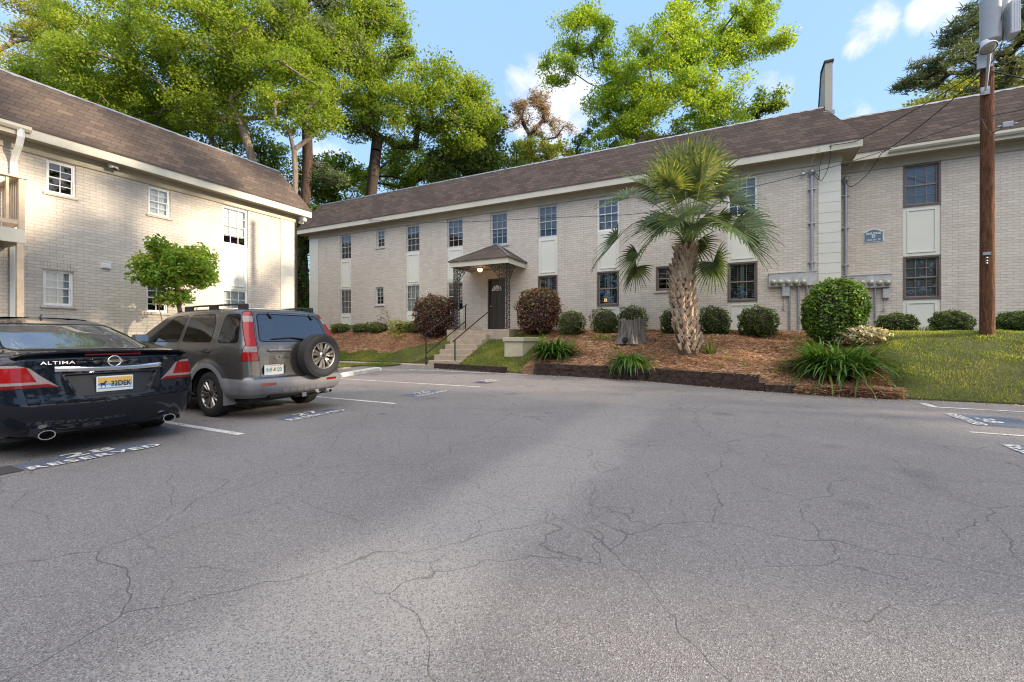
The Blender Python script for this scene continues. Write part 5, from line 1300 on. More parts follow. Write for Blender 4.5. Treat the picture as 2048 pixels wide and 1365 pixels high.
# ---- stump
sc = onY(1262, 690, 13.9); zs = float(H(sc.x, 13.9)) - .05
mb = MB(); m, k = 128, 9; V = []
for i in range(k):
    f = i / (k - 1)
    for j in range(m):
        th = 2 * PI * j / m
        flare = .46 - .11 * (1 - (1 - f) ** 2.4) + .10 * (1 - f) ** 2 * max(0, math.sin(th * 5 + 1.0)); rr = flare * (1 + .055 * math.sin(th * 9 + 2 * math.sin(f * 3)) + .045 * math.sin(th * 19 + 1) + .03 * math.sin(th * 29 + f))
        z = zs + f * (.74 + .07 * math.sin(th * 2 + 2.6) + .03 * math.sin(th * 17))
        V.append((sc.x + rr * math.cos(th), 13.9 + rr * math.sin(th), z))
mb.add(V, [(i * m + j, i * m + (j + 1) % m, (i + 1) * m + (j + 1) % m, (i + 1) * m + j) for i in range(k - 1) for j in range(m)], 0, True)
V2 = [(sc.x + (v[0] - sc.x) * .55, 13.9 + (v[1] - 13.9) * .55, zs + .62) for v in V[-m:]]
mb.add(V[-m:] + V2, [(j, (j + 1) % m, m + (j + 1) % m, m + j) for j in range(m)]); mb.add(V2, [tuple(range(m))])
so = mb.build('tree_stump', M_STUMP, loc=(sc.x, 13.9, zs)); tag(so, 'broad weathered grey tree stump in the pine straw', 'stump')
mb = MB(); th = -1.75
mb.lathe([(.0, .045), (.07, .03), (.10, 0), (.0, -.01)], (sc.x + .46 * math.cos(th), 13.9 + .46 * math.sin(th), zs + .13), (math.cos(th), math.sin(th), .3), 12); hol = mb.build('painted_hollow', M_ROOM, so);  # raised near-black knob; its colour stands in for the shade of a hole

# ---- palm
PY = 12.7; pb = onY(1380, 715, PY); px_ = pb.x; zp = float(H(px_, PY)) - .04
palm = thing('palm_tree', (px_, PY, zp), 'cabbage palm with a crisscross booted trunk and fan fronds in the pine straw', 'palm')
def pk(px, py, w=None): q = onY(px, py, PY); return q
tr = [Vector((px_ + .02, PY, zp)), pk(1374, 680), pk(1368, 640), pk(1364, 600), pk(1364, 560), pk(1372, 520), pk(1380, 485)]
tr[0] = pk(1381, 722)
def along(f):
    x = f * (len(tr) - 1); i = min(int(x), len(tr) - 2); return tr[i].lerp(tr[i + 1], x - i)
mb = MB(); mb.tube(tr, [.30, .28, .27, .27, .27, .22, .12], 16); rp = random.Random(5)
nb = 0
for ring in range(24):
    f = .02 + ring * .037
    for j in range(9):
        an = 2 * PI * (j + .5 * (ring % 2)) / 9 + rp.uniform(-.12, .12); c = along(min(f, .96)); Rr = .265 if f < .72 else .265 - (f - .72) * .35
        o = Vector((math.cos(an), math.sin(an), 0)); s = Vector((-math.sin(an), math.cos(an), 0)) * (1 if ring % 2 else -1)
        L = rp.uniform(.26, .40); lean = .42
        p0 = c + o * Rr * .88 - s * .05; p1 = p0 + Vector((0, 0, L * .55)) + s * L * lean * .55 + o * .045; p2 = p0 + Vector((0, 0, L)) + s * L * lean + o * rp.uniform(.07, .15)
        wd = [.085, .062, .036]; th = [.018, .022, .02]
        tng = ((p2 - p0).normalized()); sd = tng.cross(o).normalized()
        V = []
        for p, w_, t_ in zip((p0, p1, p2), wd, th): V += [p - sd * w_ - o * t_, p - sd * w_ * .6 + o * t_, p + sd * w_ * .6 + o * t_, p + sd * w_ - o * t_]
        mb.add(V, [(q * 4 + i, q * 4 + (i + 1) % 4, (q + 1) * 4 + (i + 1) % 4, (q + 1) * 4 + i) for q in range(2) for i in range(4)] + [(3, 2, 1, 0), (8, 9, 10, 11)], 1)
mb.build('trunk', [M_PALMCORE, M_PALMBOOT], palm, recalc=True)
def frond(tipx, tipy, dY, Rf, seed, roll=0.0, tone=.5, hub=None, fold=.35, arch=.35, spread=2.05):
    """petiole from the crown to a fan centred where the photo shows it; dY pushes it towards (-) or away from the viewer"""
    r = np.random.default_rng(seed); hub = hub or along(.97) + Vector((0, 0, .02)); c = pk(tipx, tipy) + Vector((0, dY, 0))
    mid = hub.lerp(c, .55) + Vector((0, 0, arch * (c - hub).length * .9))
    def B(t): return hub * (1 - t) ** 2 + mid * 2 * t * (1 - t) + c * t * t
    pts = [B(t) for t in np.linspace(0, 1, 9)]; ax = (pts[-1] - pts[-2]).normalized()
    fr = bpy.data.objects
    mb = MB(); mb.tube(pts, [.040, .034, .029, .026, .024, .022, .020, .018, .016], 5, 0, flat=.6)
    upv = Vector((0, 0, 1)) if abs(ax.z) < .85 else Vector((hub.x - c.x, -1, 0)).normalized()
    sd = ax.cross(upv).normalized(); nr = sd.cross(ax).normalized()
    q = Quaternion(ax, roll); sd = q @ sd; nr = q @ nr
    V = []; Fc = []; n = 30; S = 7; var = []
    for k in range(n):
        a = -spread + 2 * spread * k / (n - 1); l = Rf * (1.0 - .20 * abs(a) / spread) * r.uniform(.9, 1.08)
        d0 = ax * math.cos(a) + sd * math.sin(a) + nr * (fold * abs(math.sin(a)) * .8)
        d0.normalize(); wv = (ax * -math.sin(a) + sd * math.cos(a)).normalized(); p = Vector(c); prev = None; dr = r.uniform(.55, 1.25)
        pl = (.034 if k % 2 else -.034)
        for i in range(S + 1):
            f = i / S; w_ = Rf * (.032 + .036 * min(1, f * 2.6)) * (1 - max(0, f - .36) / .64) ** .75 + .0015
            row = (p - wv * w_ * .5 + nr * pl * Rf * f * .12, p + wv * w_ * .5 - nr * pl * Rf * f * .12)
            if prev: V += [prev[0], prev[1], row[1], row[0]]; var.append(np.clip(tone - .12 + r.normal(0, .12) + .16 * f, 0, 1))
            prev = row; g_ = max(0, f - .38)
            d = (d0 + Vector((0, 0, -1)) * (dr * (0.60 + .85 * arch) * g_ ** 1.3)).normalized(); p = p + d * (l / S)
    stalk = mb.build('frond_stalk', M_PETIOLE, None); 
    return stalk, np.array([tuple(v) for v in V]), var
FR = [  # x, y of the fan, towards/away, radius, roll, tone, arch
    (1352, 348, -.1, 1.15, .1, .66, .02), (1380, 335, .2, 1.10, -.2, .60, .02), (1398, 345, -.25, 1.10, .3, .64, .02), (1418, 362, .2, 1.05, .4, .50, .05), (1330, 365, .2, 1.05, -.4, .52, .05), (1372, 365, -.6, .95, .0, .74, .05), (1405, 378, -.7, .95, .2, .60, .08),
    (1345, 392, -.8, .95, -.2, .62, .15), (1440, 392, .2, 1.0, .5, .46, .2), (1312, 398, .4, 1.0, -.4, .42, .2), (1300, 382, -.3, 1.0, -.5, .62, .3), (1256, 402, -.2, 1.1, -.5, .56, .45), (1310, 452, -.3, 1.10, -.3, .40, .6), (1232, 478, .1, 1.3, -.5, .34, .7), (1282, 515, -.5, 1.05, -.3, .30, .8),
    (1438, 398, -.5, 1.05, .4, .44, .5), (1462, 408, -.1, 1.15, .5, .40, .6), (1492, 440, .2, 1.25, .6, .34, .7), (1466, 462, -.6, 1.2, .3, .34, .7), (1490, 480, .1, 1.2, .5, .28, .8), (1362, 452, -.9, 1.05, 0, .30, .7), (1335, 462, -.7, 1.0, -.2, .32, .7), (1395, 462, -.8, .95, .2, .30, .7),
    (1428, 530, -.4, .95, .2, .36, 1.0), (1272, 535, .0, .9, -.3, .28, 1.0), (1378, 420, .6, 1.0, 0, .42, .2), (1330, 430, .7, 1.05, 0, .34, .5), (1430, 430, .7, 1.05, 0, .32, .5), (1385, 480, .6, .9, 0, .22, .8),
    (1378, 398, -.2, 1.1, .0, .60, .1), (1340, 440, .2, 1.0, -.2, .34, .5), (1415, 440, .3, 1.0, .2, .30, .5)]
for k, (x, y, dY, rf, ro, tn, ar) in enumerate(FR):
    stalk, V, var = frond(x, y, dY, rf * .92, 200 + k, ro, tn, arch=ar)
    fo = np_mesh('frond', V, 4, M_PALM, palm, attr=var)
    stalk.data.transform(Matrix.Translation(-ORG[palm.name])); stalk.parent = fo; stalk.name = 'stalk'
# ------------------------------------------------------------------ utility pole and cables
PYp = 14.0; pq = onY(1974.5, 678, PYp); pz = float(H(pq.x, PYp)) - .1
pole = thing('utility_pole', (pq.x, PYp, pz), 'reddish brown wooden utility pole standing in the side lawn', 'utility pole')
ztop_ = onY(1974, -160, PYp).z
mb = MB(); mb.tube([(pq.x, PYp, pz), (pq.x, PYp, pz + 3), (pq.x - .01, PYp, ztop_)], [.130, .122, .105], 20); mb.build('pole', M_POLE, pole)
def onP(px, py, dY=-.14): return onY(px, py, PYp + dY)
mb = MB(); a, b = onP(1966, 505), onP(1982, 510); mb.box((a.x, PYp - .150, b.z), (b.x, PYp - .12, a.z)); 
for yy in (516, 522, 527): c = onP(1973, yy); mb.lathe([(0, .02), (.022, .015), (.022, 0)], c, (0, -1, 0), 8)
mb.build('pole_tag', M_FLASH, pole)
mb = MB(); a, b = onP(1961, 176), onP(1980, 188); mb.box((a.x, PYp - .150, b.z), (b.x, PYp - .11, a.z)); mb.build('bracket_plate', M_FLASH, pole)
# street lamp on an arm at the pole
lamp = thing('pole_lamp', tuple(onP(1972, 182)), 'tilted round street lamp on a short arm below the transformers', 'street lamp')
mb = MB(); mb.tube([onP(1971, 182, -.2), onP(1974, 160, -.35), onP(1977, 118, -.8), onP(1978, 108, -.85)], [.022, .022, .035, .035], 8); mb.build('arm', M_TRANS, lamp)
lc = onP(1977, 96, -.95)
mb = MB(); axl = Vector((.12, -.52, -.85)).normalized()
mb.lathe([(0.04, -.25), (.07, -.22), (.09, -.13), (.138, -.04), (.15, 0), (.142, .02)], lc, axl, 28); mb.build('housing', M_TRANS, lamp)
mb = MB(); mb.lathe([(.138, .0), (.115, .025), (.06, .042), (0, .046)], lc, axl, 28); mb.build('lens', simple('cloudy_lamp_lens', (.34, .32, .27), .25, var=.3, scale=30, coat=1.0), lamp)
# transformers
def transformer(px, y0, y1, wpx, dY, label, ribs):
    a, b = onP(px, y0, dY), onP(px, y1, dY); rr = wpx / 2 * ((PYp + dY) / (CT + ST * (px - 1024) / F)) / F * .70
    t = thing('transformer', tuple(b), label, 'transformer', 'transformers on the utility pole')
    mb = MB(); mb.lathe([(0, 0), (rr * .92, 0), (rr, .03), (rr, a.z - b.z - .08), (rr * 1.06, a.z - b.z - .06), (rr * 1.06, a.z - b.z), (rr * .8, a.z - b.z + .06), (0, a.z - b.z + .08)], b, n=32); mb.build('tank', M_TRANS, t)
    mb = MB()
    for k in range(ribs):
        an = -1.2 + k * .32; o = Vector((math.cos(an), math.sin(an), 0)); s = Vector((-o.y, o.x, 0)); c = b + o * rr
        V = [c - s * .012, c + s * .012, c + s * .012 + o * .10, c - s * .012 + o * .10]; mb.prism([v + Vector((0, 0, .06)) for v in V], (0, 0, a.z - b.z - .2))
    if ribs: mb.build('cooling_fins', M_TRANS, t, recalc=True)
    mb = MB(); mb.lathe([(.05, 0), (.06, .06), (.035, .1), (.05, .14), (.03, .2), (.02, .3), (0, .3)], b + Vector((rr * .3, 0, a.z - b.z + .06)), n=12); mb.lathe([(.05, 0), (.06, .06), (.035, .1), (.05, .14), (.03, .2), (.02, .3), (0, .3)], b + Vector((-rr * .4, -.05, a.z - b.z + .06)), n=12); mb.build('bushing', M_BROWNWIN, t)
    mb = MB(); mb.box(b + Vector((-.06, rr * .9, .2)), b + Vector((.06, max(.0, -dY) - .14 if -dY - .14 > rr * .9 + .02 else rr * .9 + .05, .32))); mb.build('hanger', M_TRANS, t)
transformer(1981, -2, 84, 44, -.55, 'grey round transformer tank directly above the street lamp', 0)
transformer(2004, 4, 76, 30, -.30, 'grey transformer with cooling fins on the right of the pole', 7)
a, b = onP(2015, 8, -.62), onP(2036, 70, -.62)
mb = MB(); mb.bbox((a.x, PYp - .75, b.z), (b.x, PYp - .45, a.z), .03); tc = mb.build('capacitor_box', M_TRANS, loc=(a.x, PYp - .6, b.z))
mb = MB()
for k in range(4): x = a.x + (b.x - a.x) * (k + .5) / 4; mb.box((x - .006, PYp - .758, b.z + .06), (x + .006, PYp - .7505, a.z - .06))
mb.build('cooling_fin', M_TRANS, tc); tag(tc, 'pale grey ribbed transformer box at the top right of the pole', 'transformer', 'transformers on the utility pole')
mb = MB(); a, b = onP(1957, 105, -.2), onP(1988, 130, -.2); mb.box((a.x, PYp - .16, b.z), (b.x, PYp - .116, a.z)); mb.build('mounting_plate', M_TRANS, pole)

def cable(pts, r, label, mat=M_CABLE, sag=0.0, n=14, group='overhead cables', name='cable'):
    out = []
    for (a, b) in zip(pts, pts[1:]):
        a, b = Vector(a), Vector(b); L = (b - a).length
        for k in range(n):
            f = k / n; out.append(a.lerp(b, f) - Vector((0, 0, sag * L * 4 * f * (1 - f))))
    out.append(Vector(pts[-1])); mb = MB(); mb.tube(out, r, 5, caps=False)
    o = mb.build(name, mat, loc=out[0]); return tag(o, label, 'cable', group)
def spline(pts, n=8):
    pts = [Vector(p) for p in pts]; out = []
    for i in range(len(pts) - 1):
        p0, p1, p2, p3 = pts[max(i - 1, 0)], pts[i], pts[i + 1], pts[min(i + 2, len(pts) - 1)]
        for k in range(n):
            t = k / n; out.append(.5 * ((2 * p1) + (p2 - p0) * t + (2 * p0 - 5 * p1 + 4 * p2 - p3) * t * t + (3 * p1 - p0 - 3 * p2 + p3) * t ** 3))
    return out + [pts[-1]]
P1 = onP(1966, 138, -.15); P2 = onP(1968, 143, -.17); Pl = onP(1962, 236, -.2)
E1 = onY(1712, 283, 15.62); E1b = onY(1668, 290, 15.60)
cable([P1, E1, E1b], .012, 'upper black service cable from the pole to the corner of the main roof', sag=.02)
cable(spline([E1b, onY(1650, 300, 15.7), onY(1640, 330, 15.8), onY(1637, 360, 15.9), HEAD1]), .009, 'black cable loop hanging from the main eave to its conduit head', n=1)
cable(spline([onY(1662, 288, 15.6), onY(1658, 330, 15.8), onY(1643, 362, 15.9), onY(1636, 352, 15.95), HEAD1]), .009, 'second longer black cable loop at the main eave corner', n=1)
cable(spline([onY(1640, 296, 15.6), onY(1626, 318, 15.75), onY(1621, 340, 15.95), HEAD1]), .006, 'pale ground wire from the main eave to its conduit head', M_CABLEL, n=1)
E2 = onY(1762, 308, 16.8)
cable([P2, E2], .012, 'lower black service cable from the pole to the wing', sag=.03)
cable(spline([E2, onY(1738, 345, 17.0), onY(1708, 372, 17.1), onY(1695, 370, 17.15), HEAD2]), .010, 'black cable sweeping from the wing eave to its conduit head', n=1)
cable(spline([onY(1745, 300, 16.85), onY(1722, 345, 17.05), onY(1712, 362, 17.1), onY(1702, 362, 17.15), HEAD2]), .006, 'pale ground wire dropping beside the wing conduit', M_CABLEL, n=1)
E3 = onY(748, 441, 15.55)
cable(spline([Pl, onY(1690, 327, 14.2), onY(1515, 372, 14.4), onY(1440, 391, 14.5), onY(1280, 427, 14.8), onY(1100, 436, 15.1), onY(900, 445, 15.4), E3, onY(745, 438, 15.6)], 10), .009, 'long thin cable sagging along the whole front of the main block', n=1)
cable([Pl, onY(2300, 165, 12.0)], .008, 'thin cable leaving the pole to the right edge', sag=.01)
cable([onP(1968, 140, -.1), onY(2300, 195, 14.0)], .014, 'thick black cable leaving the pole to the right, upper one', sag=.02)
cable(spline([Pl, onP(1975, 262, -.3), onP(1985, 266, -.25), onP(2003, 258, -.35), onP(2030, 245, -.45), onY(2200, 190, 12.2)]), .008, 'thin cable with a loop and splice box beside the pole', n=1)
sb = onP(2014, 250, -.4)
mb = MB(); mb.bbox(sb - Vector((.09, .05, .07)), sb + Vector((.09, .05, .06)), .02); mb.tube([sb - Vector((.16, 0, .02)), sb + Vector((.16, 0, .0))], .025, 8)
tag(mb.build('splice_box', M_FLASH, loc=sb), 'small grey splice box hanging on the cable right of the pole', 'splice box')
cable(spline([onP(1998, 10, -.5), onP(2006, 50, -.75), onP(2003, 90, -.6), onP(1988, 118, -.35), onP(1975, 135, -.2)]), .012, 'black drop wire looping down from the transformers', n=1)
# ------------------------------------------------------------------ cars (local axes: x forward from the rear bumper, y left, z up)
def smooth1(a, k):
    if k < 1: return a
    pad = np.pad(a, k, mode='edge'); w = np.hanning(2 * k + 3)[1:-1]; w /= w.sum(); return np.convolve(pad, w, 'valid')
class Car:
    def __init__(s, root, rows, bow=(.05, .10), sm=7, nrow=92, ncol=(16, 10, 84, 8, 10), taper=.03, bulge=None):
        s.root = root; A = np.array(rows, float)   # z, xr, xf, hw, rcr
        seg = np.sqrt(np.diff(A[:, 0]) ** 2 + np.maximum(np.abs(np.diff(A[:, 1])) * .8, np.abs(np.diff(A[:, 3]))) ** 2); cum = np.concatenate([[0], np.cumsum(seg)])
        t = np.linspace(0, cum[-1], 420); D = np.stack([smooth1(np.interp(t, cum, A[:, c]), sm) for c in range(5)], 1)
        D = D[np.linspace(0, 419, nrow).astype(int)]
        n1, n2, n3, n4, n5 = ncol; V = []
        for z, xr, xf, hw, rc in D:
            rc = min(rc, hw * .7, (xf - xr) * .4); he = hw * (1 - taper); b0, b1 = bow; half = []
            for i in range(n1): y = (he - rc) * i / n1; half.append((xr + b0 * (y / (he - rc)) ** 2, y))
            for i in range(n2): a = PI / 2 * i / n2; half.append((xr + b0 + rc * (1 - math.cos(a)), he - rc + rc * math.sin(a)))
            xa, xb = xr + b0 + rc, xf - b1 - rc
            for i in range(n3): f = i / n3; half.append((xa + (xb - xa) * f, hw * (1 - taper * (2 * f - 1) ** 4)))
            for i in range(n4): a = PI / 2 * i / n4; half.append((xf - b1 - rc * (1 - math.sin(a)), he - rc + rc * math.cos(a)))
            for i in range(n5 + 1): y = (he - rc) * (1 - i / n5); half.append((xf - b1 * (y / (he - rc)) ** 2, y))
            if bulge: half = [(x, y + bulge(x, z) * (1 if y > he - rc * .6 else 0)) for x, y in half]
            ring = [(x, y, z) for x, y in half] + [(x, -y, z) for x, y in half[-2:0:-1]]
            V.append(ring)
        m = len(V[0]); s.m = m; flat = [p for r in V for p in r]
        bm = bmesh.new(); vs = [bm.verts.new(p) for p in flat]
        for i in range(nrow - 1):
            for j in range(m): bm.faces.new((vs[i * m + j], vs[i * m + (j + 1) % m], vs[(i + 1) * m + (j + 1) % m], vs[(i + 1) * m + j]))
        bm.faces.new([vs[(nrow - 1) * m + j] for j in range(m)])
        bmesh.ops.recalc_face_normals(bm, faces=list(bm.faces)); bm.normal_update()
        if bm.faces[len(bm.faces) // 3].normal.dot(Vector(bm.faces[len(bm.faces) // 3].calc_center_median() - Vector((2, 0, .8)))) < 0: bmesh.ops.reverse_faces(bm, faces=list(bm.faces))
        s.bm = bm; s.rid = bm.faces.layers.int.new('rid'); s.names = ['body']; s.flatids = set()
        s.ref = bm.copy(); s.ref.normal_update(); s.ref.faces.ensure_lookup_table(); s.tree = BVHTree.FromBMesh(s.ref)
    def dom(s, f, ax, sg):
        c = f.calc_center_median()
        return c.y * sg > 0.02 if ax == 'side' else (c.x < 2.4 and f.normal.x < .35 if sg > 0 else c.x > 2.4 and f.normal.x > -.35)
    @staticmethod
    def p2(co, ax): return (co.x, co.z) if ax == 'side' else (co.y, co.z)
    def region(s, name, polys, only=None):
        """polys = [(axis, sign, points)]; the faces inside all of them get this name"""
        bm = s.bm; sel = None
        for ax, sg, P in polys:
            bb = (min(p[0] for p in P), max(p[0] for p in P), min(p[1] for p in P), max(p[1] for p in P))
            def over(f, b, e=1e-4):
                q = [s.p2(v.co, ax) for v in f.verts]
                return not (max(u[0] for u in q) < b[0] - e or min(u[0] for u in q) > b[1] + e or max(u[1] for u in q) < b[2] - e or min(u[1] for u in q) > b[3] + e)
            cand = [f for f in bm.faces if s.dom(f, ax, sg) and over(f, bb)]
            for a, b in zip(P, P[1:] + P[:1]):
                d = (b[0] - a[0], b[1] - a[1]); L = math.hypot(*d)
                if L < 1e-6: continue
                n2 = (-d[1] / L, d[0] / L); eb = (min(a[0], b[0]), max(a[0], b[0]), min(a[1], b[1]), max(a[1], b[1]))
                cand = [f for f in cand if f.is_valid]; fl = [over(f, eb) for f in cand]; loc = [f for f, q in zip(cand, fl) if q]; rest = [f for f, q in zip(cand, fl) if not q]
                if not loc: continue
                geom = list(loc) + list({e for f in loc for e in f.edges}) + list({v for f in loc for v in f.verts})
                co = Vector((a[0], 0, a[1])) if ax == 'side' else Vector((0, a[0], a[1])); no = Vector((n2[0], 0, n2[1])) if ax == 'side' else Vector((0, n2[0], n2[1]))
                r = bmesh.ops.bisect_plane(bm, geom=geom, dist=1e-5, plane_co=co, plane_no=no)
                cand = rest + [g_ for g_ in r['geom'] if isinstance(g_, bmesh.types.BMFace)]
            bm.normal_update()
        def inside(pt, P):
            x, y = pt; c = False; j = len(P) - 1
            for i in range(len(P)):
                if (P[i][1] > y) != (P[j][1] > y) and x < (P[j][0] - P[i][0]) * (y - P[i][1]) / (P[j][1] - P[i][1]) + P[i][0]: c = not c
                j = i
            return c
        if name not in s.names: s.names.append(name)
        k = s.names.index(name); fs = []
        for f in bm.faces:
            if only is not None and s.names[f[s.rid]] not in only: continue
            ok = True
            for ax, sg, P in polys:
                if not s.dom(f, ax, sg) or not inside(s.p2(f.calc_center_median(), ax), P): ok = False; break
            if ok: f[s.rid] = k; fs.append(f)
        return fs
    def panel(s, name, ax, sg, P, gap=.006, only=None):
        s.region('seam', [(ax, sg, P)], only); return s.region(name, [(ax, sg, inset(P, gap))], None if only is None else list(only) + ['seam'])
    def push(s, fs, vec):
        for v in {v for f in fs for v in f.verts}: v.co += Vector(vec)
    def finish(s, spec):
        """spec: region -> (object name, material, parent region or None); every connected patch becomes an object of its own"""
        objs = {}; s.bm.faces.ensure_lookup_table()
        for rid, nm in enumerate(s.names):
            fs = [f for f in s.bm.faces if f[s.rid] == rid]
            if nm == 'body': fs += [f for f in s.bm.faces if s.names[f[s.rid]] == 'seam']
            if not fs or spec.get(nm) is None: continue
            oname, mt, par = spec[nm]; comps = []
            if nm == 'body': comps = [fs]
            else:
                left = set(fs)
                while left:
                    st = [left.pop()]; comp = []
                    while st:
                        f = st.pop(); comp.append(f)
                        for e in f.edges:
                            for h in e.link_faces:
                                if h in left: left.discard(h); st.append(h)
                    comps.append(comp)
                big = [c for c in comps if sum(f.calc_area() for f in c) > 4e-4]; comps = big or comps
            for comp in comps:
                vi = {}; vs = []; fc = []; mi = []
                for f in comp:
                    q = []
                    for v in f.verts:
                        if v not in vi: vi[v] = len(vs); vs.append(v.co.copy())
                        q.append(vi[v])
                    fc.append(q); mi.append(1 if nm == 'body' and f[s.rid] != rid else 0)
                sgn = 1 if sum(v.y for v in vs) >= 0 else -1
                me = bpy.data.meshes.new(oname); me.from_pydata([tuple(v) for v in vs], [], fc); me.materials.append(mt)
                if nm == 'body': me.materials.append(M_SEAM)
                me.polygons.foreach_set('material_index', mi)
                me.polygons.foreach_set('use_smooth', [nm not in s.flatids] * len(fc)); me.update()
                if nm not in s.flatids:
                    N = []
                    for v in vs:
                        _, no, fi, _ = s.tree.find_nearest(v); rf = s.ref.faces[fi]; acc = Vector((0, 0, 0))
                        if len(rf.verts) > 6: acc = Vector((0, 0, 1))
                        else:
                            for w in rf.verts: acc += w.normal / ((w.co - v).length + 1e-4) ** 1.5
                        N.append(acc.normalized())
                    me.normals_split_custom_set_from_vertices(N)
                po = objs.get((par, sgn), objs.get(par)) if par else None
                o = link_mesh(oname, me, po or s.root); objs[(nm, sgn)] = o; objs.setdefault(nm, o)
        s.bm.free(); return objs
def inset(P, d):
    n = len(P); A = sum(P[i][0] * P[(i + 1) % n][1] - P[(i + 1) % n][0] * P[i][1] for i in range(n)); sg = 1 if A > 0 else -1; out = []
    for i in range(n):
        a, b, c = Vector(P[i - 1]), Vector(P[i]), Vector(P[(i + 1) % n]); e1 = (b - a).normalized(); e2 = (c - b).normalized()
        n1 = Vector((-e1.y, e1.x)) * sg; n2 = Vector((-e2.y, e2.x)) * sg; m = (n1 + n2); m = m / max(.3, m.length ** 2 / 2) if m.length > 1e-6 else n1
        out.append((b.x + m.x * d, b.y + m.y * d))
    return out
def rounded(P, r, n=5):
    out = []; k = len(P)
    for i in range(k):
        a, b, c = Vector(P[i - 1]), Vector(P[i]), Vector(P[(i + 1) % k]); ra = r[i] if isinstance(r, (list, tuple)) else r
        u, v = (a - b), (c - b); ra = min(ra, u.length * .45, v.length * .45); p, q = b + u.normalized() * ra, b + v.normalized() * ra
        for j in range(n + 1): t = j / n; out.append(tuple(p * (1 - t) ** 2 + b * 2 * t * (1 - t) + q * t * t))
    return out
def circ(cx, cz, r, a0=0, a1=2 * PI, n=40): return [(cx + r * math.cos(a0 + (a1 - a0) * i / n), cz + r * math.sin(a0 + (a1 - a0) * i / n)) for i in range(n if abs(a1 - a0 - 2 * PI) < 1e-6 else n + 1)]
mirror = lambda P: [(-a, b) for a, b in P]

def wheel(root, name, c, axis, Rt, wd, Rr, spokes=7, twin=True, tyre_mat=None):
    """tyre mesh with its alloy rim as a child; axis points outwards"""
    ax = Vector(axis).normalized(); c = Vector(c); h = wd / 2
    mb = MB(); pr = [(Rr * .98, -h * .92), (Rr + .012, -h * .98), (Rr + .05, -h * 1.04), (Rt - .045, -h * 1.03), (Rt - .014, -h * .90), (Rt, -h * .72)]
    gro = []
    for k in range(4):
        a = -h * .62 + k * h * .40; gro += [(Rt, a), (Rt - .010, a + .004), (Rt - .010, a + .014), (Rt, a + .018)]
    pr = pr + gro + [(Rt, h * .74), (Rt - .014, h * .90), (Rt - .045, h * 1.03), (Rr + .05, h * 1.04), (Rr + .012, h * .98), (Rr * .98, h * .92)]
    mb.lathe(pr, c, ax, 48); ty = mb.build(name, M_TYRE, root, local=True)
    mb = MB(); mb.lathe([(Rr * 1.0, h * .95), (Rr * .97, h * .97), (Rr * .93, h * .90), (Rr * .88, h * .5), (Rr * .86, -h * .8)], c, ax, 40, 0)
    mb.lathe([(Rr * .87, h * .22), (0, h * .22)], c, ax, 24, 1); mb.lathe([(.03, h * .80), (.055, h * .78), (.075, h * .70), (.08, h * .3)], c, ax, 20, 0); mb.lathe([(0, h * .80), (.03, h * .80)], c, ax, 14, 1)
    a = ax.orthogonal().normalized(); b = ax.cross(a)
    for k in range(spokes):
        for dl in ((-.17, .17) if twin else (0,)):
            th = 2 * PI * k / spokes; t2 = th + dl; u = a * math.cos(th + dl * .55) + b * math.sin(th + dl * .55); v = a * math.cos(t2) + b * math.sin(t2); si = ax.cross(u).normalized(); so = ax.cross(v).normalized()
            p0, p1 = c + u * .06 + ax * h * .74, c + v * Rr * .95 + ax * h * .86; w0, w1 = (.020, .026) if twin else (.035, .04); q = []
            for p, sd, w in ((p0, si, w0), (c + v * Rr * .55 + ax * h * .84, so, (w0 + w1) / 2 * .9), (p1, so, w1)): q += [p - sd * w - ax * .012, p - sd * w * .55 + ax * .004, p + sd * w * .55 + ax * .004, p + sd * w - ax * .012, p - ax * .035]
            mb.add(q, [(r * 5 + i, r * 5 + (i + 1) % 5, (r + 1) * 5 + (i + 1) % 5, (r + 1) * 5 + i) for r in range(2) for i in range(5)], 0)
    for k in range(5):
        an = 2 * PI * k / 5; p = c + (a * math.cos(an) + b * math.sin(an)) * .057 + ax * h * .79; mb.lathe([(0, .006), (.010, .004), (.010, 0)], p, ax, 6, 1)
    mb.build('rim', [M_RIM, M_DARKRIM], ty, local=True)
    return ty
def well(mb, c, r, y0, y1):
    n = 20; V = []
    for y in (y0, y1):
        for i in range(n + 1): a = PI * i / n; V.append((c[0] + r * math.cos(a), y, c[1] + r * math.sin(a)))
    mb.add(V, [(i, i + 1, n + 2 + i, n + 1 + i) for i in range(n)]); mb.add(V[n + 1:], [tuple(range(n + 1))])
def plate(root, c, tiltx, build):
    pass

# ================================================================== grey suv
CG = 'cars parked nose in at the left building'
suv = thing('parked_car', (-6.04, 4.70, 0), 'warm grey suv with a spare wheel on its tailgate and roof rails', 'car', CG, PI)
RX, FX, WZ = 1.0, 3.62, .343
def bulge_suv(x, z):
    o = 0
    for cx in (RX, FX):
        d = math.hypot(x - cx, z - WZ); o += .026 * max(0, min(1, (.53 - d) / .05))
    return o
rowsS = [(.30, .16, 4.25, .80, .16), (.36, .05, 4.40, .86, .17), (.45, .0, 4.48, .885, .18), (.53, .0, 4.5, .89, .18), (.57, .02, 4.5, .89, .17), (.605, .075, 4.5, .888, .15), (.80, .09, 4.45, .89, .14), (.95, .10, 4.38, .885, .13),
         (1.03, .11, 4.15, .875, .12), (1.08, .12, 3.75, .865, .12), (1.12, .135, 3.45, .855, .12), (1.16, .15, 3.35, .845, .11), (1.35, .235, 3.0, .79, .10), (1.52, .32, 2.68, .735, .10), (1.585, .355, 2.52, .70, .11), (1.625, .40, 2.40, .65, .14), (1.655, .52, 2.2, .56, .2), (1.668, .8, 1.95, .40, .2), (1.67, 1.2, 1.6, .15, .1)]
C = Car(suv, rowsS, bulge=bulge_suv)
